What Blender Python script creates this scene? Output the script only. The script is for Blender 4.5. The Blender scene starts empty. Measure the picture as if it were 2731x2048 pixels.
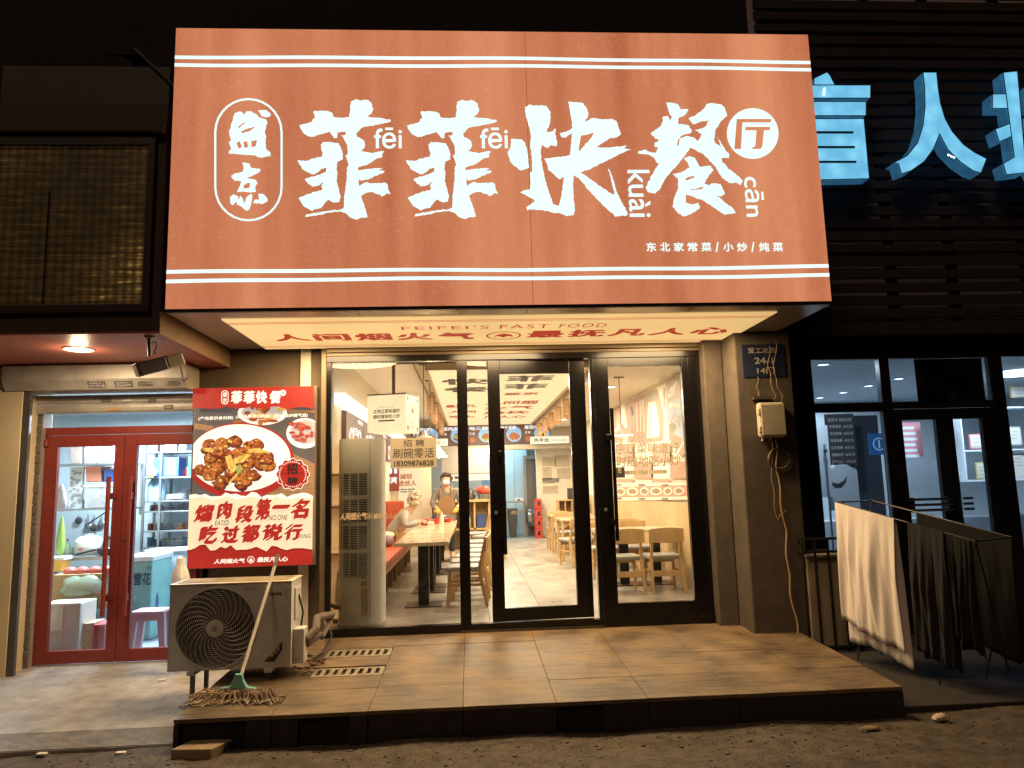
import bpy, bmesh, math, random
from math import sin, cos, pi, radians
from mathutils import Vector, Matrix
random.seed(7)
S = bpy.context.scene
COL = S.collection

# ---------------------------------------------------------------- camera
YAW, PIT, ROL, FOC = .0609, .1363, .02715, 1929.2          # from the vanishing points of the photograph (2731 px wide)
CAM = Vector((0, -7.4, 1.42))
_f = Vector((sin(YAW)*cos(PIT), cos(YAW)*cos(PIT), sin(PIT)))
_r = Vector((cos(YAW), -sin(YAW), 0)); _d = -_r.cross(_f)
CR = cos(ROL)*_r + sin(ROL)*_d; CD = -sin(ROL)*_r + cos(ROL)*_d; CF = _f
cd = bpy.data.cameras.new('camera'); cam = bpy.data.objects.new('camera', cd); COL.objects.link(cam)
cd.sensor_fit = 'HORIZONTAL'; cd.sensor_width = 36; cd.lens = 36*FOC/2731; cd.clip_start = .05; cd.clip_end = 300
cam.matrix_world = Matrix(((CR.x, -CD.x, -CF.x, CAM.x), (CR.y, -CD.y, -CF.y, CAM.y), (CR.z, -CD.z, -CF.z, CAM.z), (0, 0, 0, 1)))
S.camera = cam

# ---------------------------------------------------------------- night sky, street light as a weak sun lamp
w = bpy.data.worlds.new('World'); S.world = w; w.use_nodes = True
nt = w.node_tree; sk = nt.nodes.new('ShaderNodeTexSky'); sk.sky_type = 'NISHITA'; sk.sun_disc = False
sk.sun_elevation = radians(50); sk.sun_rotation = radians(212)
bg = nt.nodes['Background']; nt.links.new(sk.outputs[0], bg.inputs[0]); bg.inputs[1].default_value = .00028
sd = bpy.data.lights.new('street_glow', 'SUN'); sd.energy = .42; sd.angle = radians(14); sd.color = (1, .65, .39)     # lamp lit street: soft warm light from the front left
so = bpy.data.objects.new('street_glow', sd); COL.objects.link(so); so.rotation_euler = Vector((.34, .545, -.766)).to_track_quat('-Z', 'Y').to_euler()
vs = S.view_settings; vs.view_transform = 'Standard'; vs.look = 'None'; vs.exposure = 0; vs.gamma = 1; vs.use_curve_mapping = False
S.cycles.use_denoising = True; S.cycles.max_bounces = 8; S.cycles.diffuse_bounces = 4; S.cycles.glossy_bounces = 4
S.cycles.transparent_max_bounces = 16; S.cycles.sample_clamp_indirect = 4; S.cycles.caustics_reflective = False; S.cycles.caustics_refractive = False

# ---------------------------------------------------------------- helpers
def P(u, v, ax, val):
    """point of the real plane ax = val that the photograph shows at pixel (u, v)"""
    d = CR*(u-1365.5) + CD*(v-1024) + CF*FOC
    k = 'XYZ'.index(ax); t = (val-CAM[k])/d[k]
    return CAM + d*t

MATS = {}
def M(name, col, rough=.6, metal=0, var=0, scale=6, bump=0, bscale=80, spec=.5, col2=None, stretch=(1, 1, 1)):
    if name in MATS: return MATS[name]
    m = bpy.data.materials.new(name); m.use_nodes = True; n = m.node_tree.nodes; l = m.node_tree.links
    b = n['Principled BSDF']; b.inputs['Base Color'].default_value = (*col, 1); b.inputs['Roughness'].default_value = rough
    b.inputs['Metallic'].default_value = metal; b.inputs['Specular IOR Level'].default_value = spec
    if var or bump:
        tc = n.new('ShaderNodeTexCoord'); mp = n.new('ShaderNodeMapping'); mp.inputs['Scale'].default_value = stretch
        l.new(tc.outputs['Object'], mp.inputs[0])
    if var:
        nz = n.new('ShaderNodeTexNoise'); nz.inputs['Scale'].default_value = scale; nz.inputs['Detail'].default_value = 8; nz.inputs['Roughness'].default_value = .65
        l.new(mp.outputs[0], nz.inputs['Vector'])
        cr = n.new('ShaderNodeValToRGB'); l.new(nz.outputs['Fac'], cr.inputs[0])
        c2 = col2 or tuple(min(1, c*(1+var)) for c in col); c1 = tuple(c*(1-var) for c in col)
        cr.color_ramp.elements[0].position = .3; cr.color_ramp.elements[1].position = .7
        cr.color_ramp.elements[0].color = (*c1, 1); cr.color_ramp.elements[1].color = (*c2, 1)
        l.new(cr.outputs[0], b.inputs['Base Color'])
        mr = n.new('ShaderNodeMapRange'); mr.inputs[3].default_value = max(.02, rough-.15*min(1, var*2)); mr.inputs[4].default_value = min(1, rough+.15*min(1, var*2))
        l.new(nz.outputs['Fac'], mr.inputs[0]); l.new(mr.outputs[0], b.inputs['Roughness'])
    if bump:
        nb = n.new('ShaderNodeTexNoise'); nb.inputs['Scale'].default_value = bscale; nb.inputs['Detail'].default_value = 6
        l.new(mp.outputs[0], nb.inputs['Vector'])
        bp = n.new('ShaderNodeBump'); bp.inputs['Strength'].default_value = min(1, bump); bp.inputs['Distance'].default_value = .01
        l.new(nb.outputs['Fac'], bp.inputs['Height']); l.new(bp.outputs[0], b.inputs['Normal'])
    MATS[name] = m; return m

def EM(name, col, st=1, var=0, scale=3, stretch=(1, 1, 1), col2=None, base=None):
    """backlit print, lamp or screen"""
    if name in MATS: return MATS[name]
    m = bpy.data.materials.new(name); m.use_nodes = True; n = m.node_tree.nodes; l = m.node_tree.links
    b = n['Principled BSDF']; b.inputs['Base Color'].default_value = (*(base or tuple(c*.3 for c in col)), 1); b.inputs['Roughness'].default_value = .5
    b.inputs['Emission Color'].default_value = (*col, 1); b.inputs['Emission Strength'].default_value = st
    if var:
        tc = n.new('ShaderNodeTexCoord'); mp = n.new('ShaderNodeMapping'); mp.inputs['Scale'].default_value = stretch
        l.new(tc.outputs['Object'], mp.inputs[0]); nz = n.new('ShaderNodeTexNoise'); nz.inputs['Scale'].default_value = scale; nz.inputs['Detail'].default_value = 6
        l.new(mp.outputs[0], nz.inputs['Vector']); cr = n.new('ShaderNodeValToRGB'); l.new(nz.outputs['Fac'], cr.inputs[0])
        cr.color_ramp.elements[0].position = .3; cr.color_ramp.elements[1].position = .7
        cr.color_ramp.elements[0].color = (*tuple(c*(1-var) for c in col), 1); cr.color_ramp.elements[1].color = (*(col2 or tuple(c*(1+var) for c in col)), 1)
        l.new(cr.outputs[0], b.inputs['Emission Color'])
    MATS[name] = m; return m

def GLASS(name, tint=(.96, .97, .96), refl=1.0, rough=0.0):
    if name in MATS: return MATS[name]
    m = bpy.data.materials.new(name); m.use_nodes = True; n = m.node_tree.nodes; l = m.node_tree.links
    for x in list(n):
        if x.type != 'OUTPUT_MATERIAL': n.remove(x)
    tr = n.new('ShaderNodeBsdfTransparent'); tr.inputs[0].default_value = (*tint, 1)
    gl = n.new('ShaderNodeBsdfGlossy'); gl.inputs['Roughness'].default_value = rough
    lw = n.new('ShaderNodeFresnel'); lw.inputs[0].default_value = 1.45
    mu = n.new('ShaderNodeMath'); mu.operation = 'MULTIPLY'; mu.inputs[1].default_value = refl; l.new(lw.outputs[0], mu.inputs[0])
    mx = n.new('ShaderNodeMixShader'); l.new(mu.outputs[0], mx.inputs[0]); l.new(tr.outputs[0], mx.inputs[1]); l.new(gl.outputs[0], mx.inputs[2])
    tc = n.new('ShaderNodeTexCoord'); nz = n.new('ShaderNodeTexNoise'); nz.inputs['Scale'].default_value = 3.5; nz.inputs['Detail'].default_value = 9; nz.inputs['Roughness'].default_value = .75; l.new(tc.outputs['Object'], nz.inputs[0])
    mr = n.new('ShaderNodeMapRange'); mr.inputs[1].default_value = .48; mr.inputs[2].default_value = .8; mr.inputs[4].default_value = .07; l.new(nz.outputs[0], mr.inputs[0])     # dust and smears
    df = n.new('ShaderNodeBsdfDiffuse'); df.inputs[0].default_value = (.7, .68, .62, 1); m2 = n.new('ShaderNodeMixShader'); l.new(mr.outputs[0], m2.inputs[0]); l.new(mx.outputs[0], m2.inputs[1]); l.new(df.outputs[0], m2.inputs[2])
    l.new(m2.outputs[0], n['Material Output'].inputs[0]); MATS[name] = m; return m

def FILM(name, col, alpha=.5):
    """thin see-through plastic"""
    if name in MATS: return MATS[name]
    m = M(name, col, .25, bump=.8, bscale=22); m.node_tree.nodes['Principled BSDF'].inputs['Alpha'].default_value = alpha; return m

WM = {}
def link(o, parent=None):
    COL.objects.link(o)
    if parent is not None:
        o.parent = parent; o.matrix_parent_inverse = WM.get(parent, Matrix()).inverted()
    WM[o] = Matrix(); return o

def tag(o, label=None, cat=None, group=None, kind=None):
    if label: o['label'] = label
    if cat: o['category'] = cat
    if group: o['group'] = group
    if kind: o['kind'] = kind
    return o

def thing(name, label, cat, loc=(0, 0, 0), group=None):
    o = bpy.data.objects.new(name, None); COL.objects.link(o); o.empty_display_size = .1
    o.location = loc; WM[o] = Matrix.Translation(loc)
    return tag(o, label, cat, group)

class MB:
    def __init__(s): s.v = []; s.f = []
    def add(s, vs, fs):
        k = len(s.v); s.v += [tuple(x) for x in vs]; s.f += [tuple(i+k for i in f) for f in fs]; return s
    def box(s, x0, x1, y0, y1, z0, z1):
        return s.add([(x0, y0, z0), (x1, y0, z0), (x1, y1, z0), (x0, y1, z0), (x0, y0, z1), (x1, y0, z1), (x1, y1, z1), (x0, y1, z1)],
                     [(0, 3, 2, 1), (4, 5, 6, 7), (0, 1, 5, 4), (1, 2, 6, 5), (2, 3, 7, 6), (3, 0, 4, 7)])
    def hexa(s, b4, t4):
        return s.add(list(b4)+list(t4), [(0, 3, 2, 1), (4, 5, 6, 7), (0, 1, 5, 4), (1, 2, 6, 5), (2, 3, 7, 6), (3, 0, 4, 7)])
    def bar(s, a, b, wx, wy, up=(0, 0, 1)):
        """rectangular bar from a to b"""
        a = Vector(a); b = Vector(b); d = (b-a).normalized(); u = Vector(up)
        if abs(d.dot(u)) > .95: u = Vector((0, 1, 0))
        x = d.cross(u).normalized(); y = x.cross(d).normalized()
        q = [(-1, -1), (1, -1), (1, 1), (-1, 1)]
        return s.hexa([a+x*i*wx/2+y*j*wy/2 for i, j in q], [b+x*i*wx/2+y*j*wy/2 for i, j in q])
    def tube(s, pts, r, n=8, r2=None, cap=True):
        pts = [Vector(p) for p in pts]; m = len(pts); rings = []; px = None
        for i, p in enumerate(pts):
            d = (pts[min(i+1, m-1)]-pts[max(i-1, 0)]).normalized()
            if px is None:
                u = Vector((0, 0, 1)) if abs(d.z) < .9 else Vector((1, 0, 0)); px = d.cross(u).normalized()
            px = (px-d*px.dot(d)).normalized(); py = d.cross(px)
            rr = r if r2 is None else r+(r2-r)*i/(m-1)
            rings.append([p+(px*cos(2*pi*k/n)+py*sin(2*pi*k/n))*rr for k in range(n)])
        vs = [q for R in rings for q in R]; fs = []
        for i in range(m-1):
            for k in range(n): fs.append((i*n+k, i*n+(k+1) % n, (i+1)*n+(k+1) % n, (i+1)*n+k))
        if cap: fs += [tuple(range(n-1, -1, -1)), tuple((m-1)*n+k for k in range(n))]
        return s.add(vs, fs)
    def lathe(s, prof, c, n=20, axis='Z', cap=True):
        c = Vector(c); vs = []; fs = []; m = len(prof)
        for r, h in prof:
            for k in range(n):
                a = 2*pi*k/n; p = (r*cos(a), r*sin(a), h)
                if axis == 'Y': p = (p[0], p[2], p[1])
                if axis == 'X': p = (p[2], p[0], p[1])
                vs.append(c+Vector(p))
        for i in range(m-1):
            for k in range(n): fs.append((i*n+k, i*n+(k+1) % n, (i+1)*n+(k+1) % n, (i+1)*n+k))
        if cap: fs += [tuple(range(n-1, -1, -1)), tuple((m-1)*n+k for k in range(n))]
        return s.add(vs, fs)
    def ell(s, c, r, n=10, m=7, jit=0, rnd=None):
        c = Vector(c); vs = [c+Vector((0, 0, -r[2]))]; fs = []
        for i in range(1, m):
            t = pi*i/m-pi/2
            for k in range(n):
                a = 2*pi*k/n; j = 1+(rnd.uniform(-jit, jit) if jit else 0)
                vs.append(c+Vector((r[0]*cos(t)*cos(a)*j, r[1]*cos(t)*sin(a)*j, r[2]*sin(t)*j)))
        vs.append(c+Vector((0, 0, r[2]))); L = len(vs)-1
        for k in range(n): fs.append((0, 1+(k+1) % n, 1+k))
        for i in range(m-2):
            for k in range(n): fs.append((1+i*n+k, 1+i*n+(k+1) % n, 1+(i+1)*n+(k+1) % n, 1+(i+1)*n+k))
        for k in range(n): fs.append((L, 1+(m-2)*n+k, 1+(m-2)*n+(k+1) % n))
        return s.add(vs, fs)
    def poly(s, pts, off):
        """closed prism: polygon pts swept by off"""
        off = Vector(off); n = len(pts); pts = [Vector(p) for p in pts]
        return s.add(pts+[p+off for p in pts], [tuple(range(n-1, -1, -1)), tuple(range(n, 2*n))]+[(i, (i+1) % n, n+(i+1) % n, n+i) for i in range(n)])
    def build(s, name, mat, parent=None, smooth=False, bevel=0, tri=False):
        me = bpy.data.meshes.new(name); me.from_pydata(s.v, [], s.f)
        bm = bmesh.new(); bm.from_mesh(me); bmesh.ops.recalc_face_normals(bm, faces=bm.faces)
        if tri: bmesh.ops.triangulate(bm, faces=[f for f in bm.faces if len(f.verts) > 4])
        bm.to_mesh(me); bm.free()
        if mat: me.materials.append(mat)
        if smooth:
            me.polygons.foreach_set('use_smooth', [True]*len(me.polygons))
            try: me.set_sharp_from_angle(angle=radians(40))
            except Exception: pass
        o = bpy.data.objects.new(name, me); link(o, parent)
        if bevel:
            b = o.modifiers.new('bevel', 'BEVEL'); b.width = bevel; b.segments = 2; b.limit_method = 'ANGLE'
        return o

def box(name, mat, parent, x0, x1, y0, y1, z0, z1, bevel=0):
    return MB().box(min(x0, x1), max(x0, x1), min(y0, y1), max(y0, y1), min(z0, z1), max(z0, z1)).build(name, mat, parent, bevel=bevel)

def curve_mesh(cu):
    o = bpy.data.objects.new('tmp', cu); me = bpy.data.meshes.new_from_object(o)
    bpy.data.objects.remove(o); bpy.data.curves.remove(cu); return me

XZ = (Vector((1, 0, 0)), Vector((0, 0, 1)))       # faces the street
def text(name, body, parent, mat, o, w, h=None, ax=XZ, bold=0, shear=0, depth=0, space=1, keep=False, brush=0):
    """print 'body' in the rectangle o + w*ax[0] + h*ax[1]"""
    cu = bpy.data.curves.new('t', 'FONT'); cu.body = body; cu.shear = shear; cu.space_character = space; cu.resolution_u = 3
    cu.extrude = 0
    me = curve_mesh(cu)
    xs = [v.co.x for v in me.vertices]; ys = [v.co.y for v in me.vertices]
    if not xs: return None
    x0, x1, y0, y1 = min(xs), max(xs), min(ys), max(ys); sx = w/(x1-x0); sy = (h/(y1-y0)) if h else sx
    if keep: sx = sy = min(sx, sy)
    o = Vector(o); ex, ey = ax; n = ex.cross(ey)
    if bold > 0:                                   # heavier strokes: the glyph stamped round a small circle
        co = [(v.co.x, v.co.y) for v in me.vertices]; fa = [tuple(p.vertices) for p in me.polygons]; vs = []; fs = []; b = bold*1.15
        for k in range(9):
            dx, dy = (b*cos(k*pi/4), b*sin(k*pi/4)) if k else (0, 0); q = len(vs)
            if brush: t_ = (k-4)/4*b*1.35; dx, dy = t_*.8-.12*b*(k % 2), t_*.55+.12*b*(k % 2)      # slanted nib
            vs += [((x-x0+b+dx)/(x1-x0+2*b)*w, (y-y0+b+dy)/(y1-y0+2*b)*(h or w*(y1-y0)/(x1-x0)), k*.00005) for x, y in co]; fs += [tuple(i+q for i in f) for f in fa]
        me = bpy.data.meshes.new(name); me.from_pydata([o+ex*a+ey*c+n*d for a, c, d in vs], [], fs)
    else:
        for v in me.vertices: v.co = o+ex*((v.co.x-x0)*sx)+ey*((v.co.y-y0)*sy)
    if depth:
        bm = bmesh.new(); bm.from_mesh(me); r = bmesh.ops.extrude_face_region(bm, geom=bm.faces[:])
        bmesh.ops.translate(bm, vec=n*depth, verts=[g for g in r['geom'] if isinstance(g, bmesh.types.BMVert)])
        bmesh.ops.recalc_face_normals(bm, faces=bm.faces); bm.to_mesh(me); bm.free()
    me.materials.clear(); me.materials.append(mat)
    return link(bpy.data.objects.new(name, me), parent)

def shape(name, parent, mat, polys, o=(0, 0, 0), ax=XZ, depth=0):
    """flat print: outlines (even-odd filled) in the plane o, ax"""
    cu = bpy.data.curves.new('c', 'CURVE'); cu.dimensions = '2D'; cu.fill_mode = 'BOTH'
    for pl in polys:
        sp = cu.splines.new('POLY'); sp.points.add(len(pl)-1)
        for q, p in zip(sp.points, pl): q.co = (p[0], p[1], 0, 1)
        sp.use_cyclic_u = True
    me = curve_mesh(cu); o = Vector(o); n = ax[0].cross(ax[1])
    for v in me.vertices: v.co = o+ax[0]*v.co.x+ax[1]*v.co.y
    if depth:
        bm = bmesh.new(); bm.from_mesh(me); r = bmesh.ops.extrude_face_region(bm, geom=bm.faces[:])
        bmesh.ops.translate(bm, vec=n*depth, verts=[g for g in r['geom'] if isinstance(g, bmesh.types.BMVert)])
        bmesh.ops.recalc_face_normals(bm, faces=bm.faces); bm.to_mesh(me); bm.free()
    me.materials.clear(); me.materials.append(mat)
    return link(bpy.data.objects.new(name, me), parent)

def kids(o): return [c for c in o.children]
def copy_tree(o, parent=None):
    c = o.copy(); COL.objects.link(c); c.parent = parent
    for ch in list(o.children): copy_tree(ch, c)
    return c

def lamp(kind, loc, energy, col, parent=None, size=.1, rot=(0, 0, 0), spot=None, name='bulb'):
    d = bpy.data.lights.new(name, kind); d.energy = energy; d.color = col
    if kind == 'AREA': d.shape = 'DISK'; d.size = size
    elif kind in ('POINT', 'SPOT'): d.shadow_soft_size = size
    if spot: d.spot_size = spot; d.spot_blend = .6
    o = bpy.data.objects.new(name, d); COL.objects.link(o); o.location = loc; o.rotation_euler = rot
    if parent: o.parent = parent; o.matrix_parent_inverse = WM.get(parent, Matrix()).inverted()
    return o

def ring(cx, cy, rx, ry, n=40, a0=0, a1=2*pi): return [(cx+rx*cos(a0+(a1-a0)*i/n), cy+ry*sin(a0+(a1-a0)*i/n)) for i in range(n)]
def wob(cx, cy, rx, ry, n, j, rnd): return [(cx+rx*(1+rnd.uniform(-j, j))*cos(2*pi*i/n), cy+ry*(1+rnd.uniform(-j, j))*sin(2*pi*i/n)) for i in range(n)]
WARM = (1, .72, .4); COOL = (.62, .84, 1)
# ================================================================ ground, pavement, platform
m_dirt = M('dirt', (.075, .058, .043), .95, var=.6, scale=9, bump=1, bscale=26)
g = MB()
NX, NY = 280, 56                                   # uneven trodden dirt near the step, flat to the horizon
rr = random.Random(3)
g.add([(-60, -60, -.33), (60, -60, -.33), (60, 30, -.33), (-60, 30, -.33)], [(0, 1, 2, 3)])
xs = [-7+14*i/NX for i in range(NX+1)]; ys = [-3.6+1.9*j/NY for j in range(NY+1)]
def hgt(x, y): return -.305+.008*sin(x*3.1+y*2)+.006*sin(x*7.3-y*5.1)+.004*sin(y*17+x*3)
g.add([(x, y, hgt(x, y)+rr.gauss(0, .002)+(.005 if rr.random() < .03 else 0)-(.03 if i in (0, NX) or j in (0, NY) else 0)) for j, y in enumerate(ys) for i, x in enumerate(xs)],
      [(j*(NX+1)+i, j*(NX+1)+i+1, (j+1)*(NX+1)+i+1, (j+1)*(NX+1)+i) for j in range(NY) for i in range(NX)])
tag(g.build('ground', m_dirt, smooth=True), kind='structure')
# crumbs of grit
gr = MB()
for _ in range(4200):
    x, y = rr.uniform(-4.2, 4.2), rr.uniform(-3.3, -2.14); r = rr.uniform(.002, .006) if rr.random() < .9 else rr.uniform(.006, .013)
    gr.ell((x, y, hgt(x, y)+r*.2), (r*rr.uniform(.8, 1.8), r*rr.uniform(.7, 1.3), r*.7), 5, 3, .25, rr)
for _ in range(420):
    x, y = rr.uniform(-4.6, -2.1), rr.uniform(-1.8, -.1); r = rr.uniform(.002, .006)
    gr.ell((x, y, -.215-.03*(-y)), (r*rr.uniform(.8, 1.8), r, r*.7), 5, 3, .25, rr)
tag(gr.build('gravel', M('grit', (.13, .1, .075), .9, var=.5, scale=90)), 'loose grit scattered over the dirt in front of the step', 'gravel', kind='stuff')

def wood_tile(name, c1, c2, rough):
    if name in MATS: return MATS[name]
    m = bpy.data.materials.new(name); m.use_nodes = True; n = m.node_tree.nodes; l = m.node_tree.links; b = n['Principled BSDF']
    tc = n.new('ShaderNodeTexCoord'); oi = n.new('ShaderNodeObjectInfo'); ad = n.new('ShaderNodeVectorMath'); ad.operation = 'ADD'
    geo = n.new('ShaderNodeNewGeometry')
    mp = n.new('ShaderNodeMapping'); mp.inputs['Scale'].default_value = (1.6, 12, 12); l.new(geo.outputs['Position'], mp.inputs[0])
    l.new(mp.outputs[0], ad.inputs[0]); sc = n.new('ShaderNodeMath'); sc.operation = 'MULTIPLY'; sc.inputs[1].default_value = 37; l.new(oi.outputs['Random'], sc.inputs[0]); l.new(sc.outputs[0], ad.inputs[1])
    nz = n.new('ShaderNodeTexNoise'); nz.inputs['Scale'].default_value = 2.2; nz.inputs['Detail'].default_value = 9; nz.inputs['Roughness'].default_value = .7; l.new(ad.outputs[0], nz.inputs['Vector'])
    n2 = n.new('ShaderNodeTexNoise'); n2.inputs['Scale'].default_value = 2.4; n2.inputs['Detail'].default_value = 7; l.new(geo.outputs['Position'], n2.inputs['Vector'])
    mu = n.new('ShaderNodeMath'); mu.operation = 'ADD'; l.new(nz.outputs[0], mu.inputs[0]); l.new(n2.outputs[0], mu.inputs[1])
    cr = n.new('ShaderNodeValToRGB'); cr.color_ramp.elements[0].position = .8; cr.color_ramp.elements[1].position = 1.2
    mh = n.new('ShaderNodeMath'); mh.operation = 'MULTIPLY'; mh.inputs[1].default_value = 1; l.new(mu.outputs[0], mh.inputs[0])
    mr = n.new('ShaderNodeMapRange'); mr.inputs[1].default_value = .82; mr.inputs[2].default_value = 1.2; l.new(mh.outputs[0], mr.inputs[0])
    cr.color_ramp.elements[0].position = 0; cr.color_ramp.elements[1].position = 1
    cr.color_ramp.elements[0].color = (*c1, 1); cr.color_ramp.elements[1].color = (*c2, 1); l.new(mr.outputs[0], cr.inputs[0]); l.new(cr.outputs[0], b.inputs['Base Color'])
    r2 = n.new('ShaderNodeMapRange'); r2.inputs[3].default_value = rough-.12; r2.inputs[4].default_value = rough+.2; l.new(n2.outputs[0], r2.inputs[0]); l.new(r2.outputs[0], b.inputs['Roughness'])
    bp = n.new('ShaderNodeBump'); bp.inputs['Strength'].default_value = .5; bp.inputs['Distance'].default_value = .004; l.new(nz.outputs[0], bp.inputs['Height']); l.new(bp.outputs[0], b.inputs['Normal'])
    MATS[name] = m; return m
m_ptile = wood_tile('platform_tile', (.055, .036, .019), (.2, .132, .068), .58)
m_pbase = M('platform_concrete', (.065, .047, .03), .95, var=.4, scale=9, bump=.4)

def pz(y): return -.02+.038*y                     # platform falls towards the street
PX0, PX1, PYF = -2.03, 3.07, -2.13
plat = MB()
plat.add([(PX0, PYF+.03, -.4), (PX1, PYF+.03, -.4), (PX1, .14, -.4), (PX0, .14, -.4), (PX0, PYF+.03, pz(PYF)-.03), (PX1, PYF+.03, pz(PYF)-.03), (PX1, .14, pz(.14)-.03), (PX0, .14, pz(.14)-.03)],
         [(0, 3, 2, 1), (4, 5, 6, 7), (0, 1, 5, 4), (1, 2, 6, 5), (2, 3, 7, 6), (3, 0, 4, 7)])
platform = tag(plat.build('platform', m_pbase), kind='structure')
PXS = [-2.03, -1.38, -.73, -.08, .57, 1.22, 1.87, 2.52, 3.07]; PYS = [.12, -.42, -1.02, -1.62, -2.13]
def slab(name, x0, x1, y0, y1, zf, t, mat, parent, gap=.0012):
    x0 += gap; x1 -= gap; y0 += gap; y1 -= gap
    return MB().hexa([(x0, y0, zf(y0)-t), (x1, y0, zf(y0)-t), (x1, y1, zf(y1)-t), (x0, y1, zf(y1)-t)], [(x0, y0, zf(y0)), (x1, y0, zf(y0)), (x1, y1, zf(y1)), (x0, y1, zf(y1))]).build(name, mat, parent, bevel=.0025)
for i in range(len(PXS)-1):
    for j in range(len(PYS)-1):
        x0, x1, y1, y0 = PXS[i], PXS[i+1], PYS[j], PYS[j+1]
        if i == 1 and j in (1, 2):                # cut round the drain covers
            ya, yb = (-.74, -.46) if j == 1 else (-1.3, -1.04)
            for a, b in ((y0, ya), (yb, y1)):
                if b-a > .03: slab('tile', x0, x1, a, b, pz, .028, m_ptile, platform)
            continue
        slab('tile', x0, x1, y0, y1, (lambda y, k=rr.uniform(-.002, .002): pz(y)+k), .028, m_ptile, platform)
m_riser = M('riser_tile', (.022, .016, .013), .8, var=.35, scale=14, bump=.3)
box('riser_gap_shade', M('gap_shade_black', (.006, .005, .005), .95), platform, PX0+.02, PX1-.02, PYF+.024, PYF+.029, -.34, pz(PYF)-.033)  # black sheet in the tile gaps, puts their shade into the colour
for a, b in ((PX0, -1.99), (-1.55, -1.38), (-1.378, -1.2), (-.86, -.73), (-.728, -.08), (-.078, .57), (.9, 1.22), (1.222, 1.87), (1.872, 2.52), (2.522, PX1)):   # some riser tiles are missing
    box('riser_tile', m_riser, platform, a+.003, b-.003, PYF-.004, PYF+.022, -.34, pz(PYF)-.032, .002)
# drain covers
m_grate = M('grate_steel', (.3, .25, .18), .5, .6, var=.35, scale=20, bump=.2)
m_black = M('void_black', (.008, .007, .006), .9)
for k, (ya, yb) in enumerate(((-.74, -.46), (-1.3, -1.04))):
    t = thing('drain_cover', ['slotted metal drain cover in the platform nearer the glass front', 'slotted metal drain cover in the platform nearer the mop'][k], 'drain cover', (-1.05, (ya+yb)/2, pz(ya)), 'drain covers in the platform')
    zc = pz((ya+yb)/2)
    MB().box(-1.376, -.734, ya+.004, yb-.004, zc-.06, zc-.04).build('pit', m_black, t)
    n = 8; x0, x1 = -1.29, -.75; st = (x1-x0)/n
    fr = MB(); y0, y1 = ya+.06, yb-.05
    def gb(a, b, c, d):
        fr.hexa([(a, c, pz(c)-.02), (b, c, pz(c)-.02), (b, d, pz(d)-.02), (a, d, pz(d)-.02)], [(a, c, pz(c)-.001), (b, c, pz(c)-.001), (b, d, pz(d)-.001), (a, d, pz(d)-.001)])
    gb(-1.31, -.737, ya+.02, y0); gb(-1.31, -.737, y1, yb-.012)
    for q in range(n+1): gb(x0+st*q-.02, x0+st*q+.014, y0, y1)
    fr.build('grating', m_grate, t, bevel=.002)
    MB().hexa([(-1.377, ya+.006, pz(ya)-.03), (-1.318, ya+.006, pz(ya)-.03), (-1.318, yb-.006, pz(yb)-.03), (-1.377, yb-.006, pz(yb)-.03)], [(-1.377, ya+.006, pz(ya)-.001), (-1.318, ya+.006, pz(ya)-.001), (-1.318, yb-.006, pz(yb)-.001), (-1.377, yb-.006, pz(yb)-.001)]).build('rim', m_ptile, t)
# lower concrete landing on the right
def rz(y): return -.2+.03*y
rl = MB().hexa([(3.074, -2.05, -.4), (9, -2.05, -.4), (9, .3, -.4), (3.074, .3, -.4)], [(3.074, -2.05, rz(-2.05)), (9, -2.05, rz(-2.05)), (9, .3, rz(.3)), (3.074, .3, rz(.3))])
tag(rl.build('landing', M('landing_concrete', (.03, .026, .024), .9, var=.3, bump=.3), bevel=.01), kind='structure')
# pavement before the left shop, ribbed kerb edge
def lz(y): return -.205+.034*y
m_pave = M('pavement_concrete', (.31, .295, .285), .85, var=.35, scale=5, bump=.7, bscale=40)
pv = MB().hexa([(-7, -1.72, -.42), (PX0-.004, -1.72, -.42), (PX0-.004, .2, -.42), (-7, .2, -.42)], [(-7, -1.72, lz(-1.72)), (PX0-.004, -1.72, lz(-1.72)), (PX0-.004, .2, lz(.2)), (-7, .2, lz(.2))])
pave = tag(pv.build('pavement', m_pave), kind='structure')
for k, (a, b) in enumerate(((-7, -4.9), (-4.89, -3.42), (-3.41, -2.04))):
    rb = MB(); n = 15
    for q in range(n):
        y0 = -2.05+.33*q/n
        rb.hexa([(a, y0, -.4), (b, y0, -.4), (b, y0+.02, -.4), (a, y0+.02, -.4)], [(a, y0+.002, lz(y0)), (b, y0+.002, lz(y0)), (b, y0+.013, lz(y0)), (a, y0+.013, lz(y0))])
    rb.box(a, b, -2.055, -1.721, -.42, lz(-2.05)-.008); rb.build('ribbed_slab', m_pave, pave)

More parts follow.
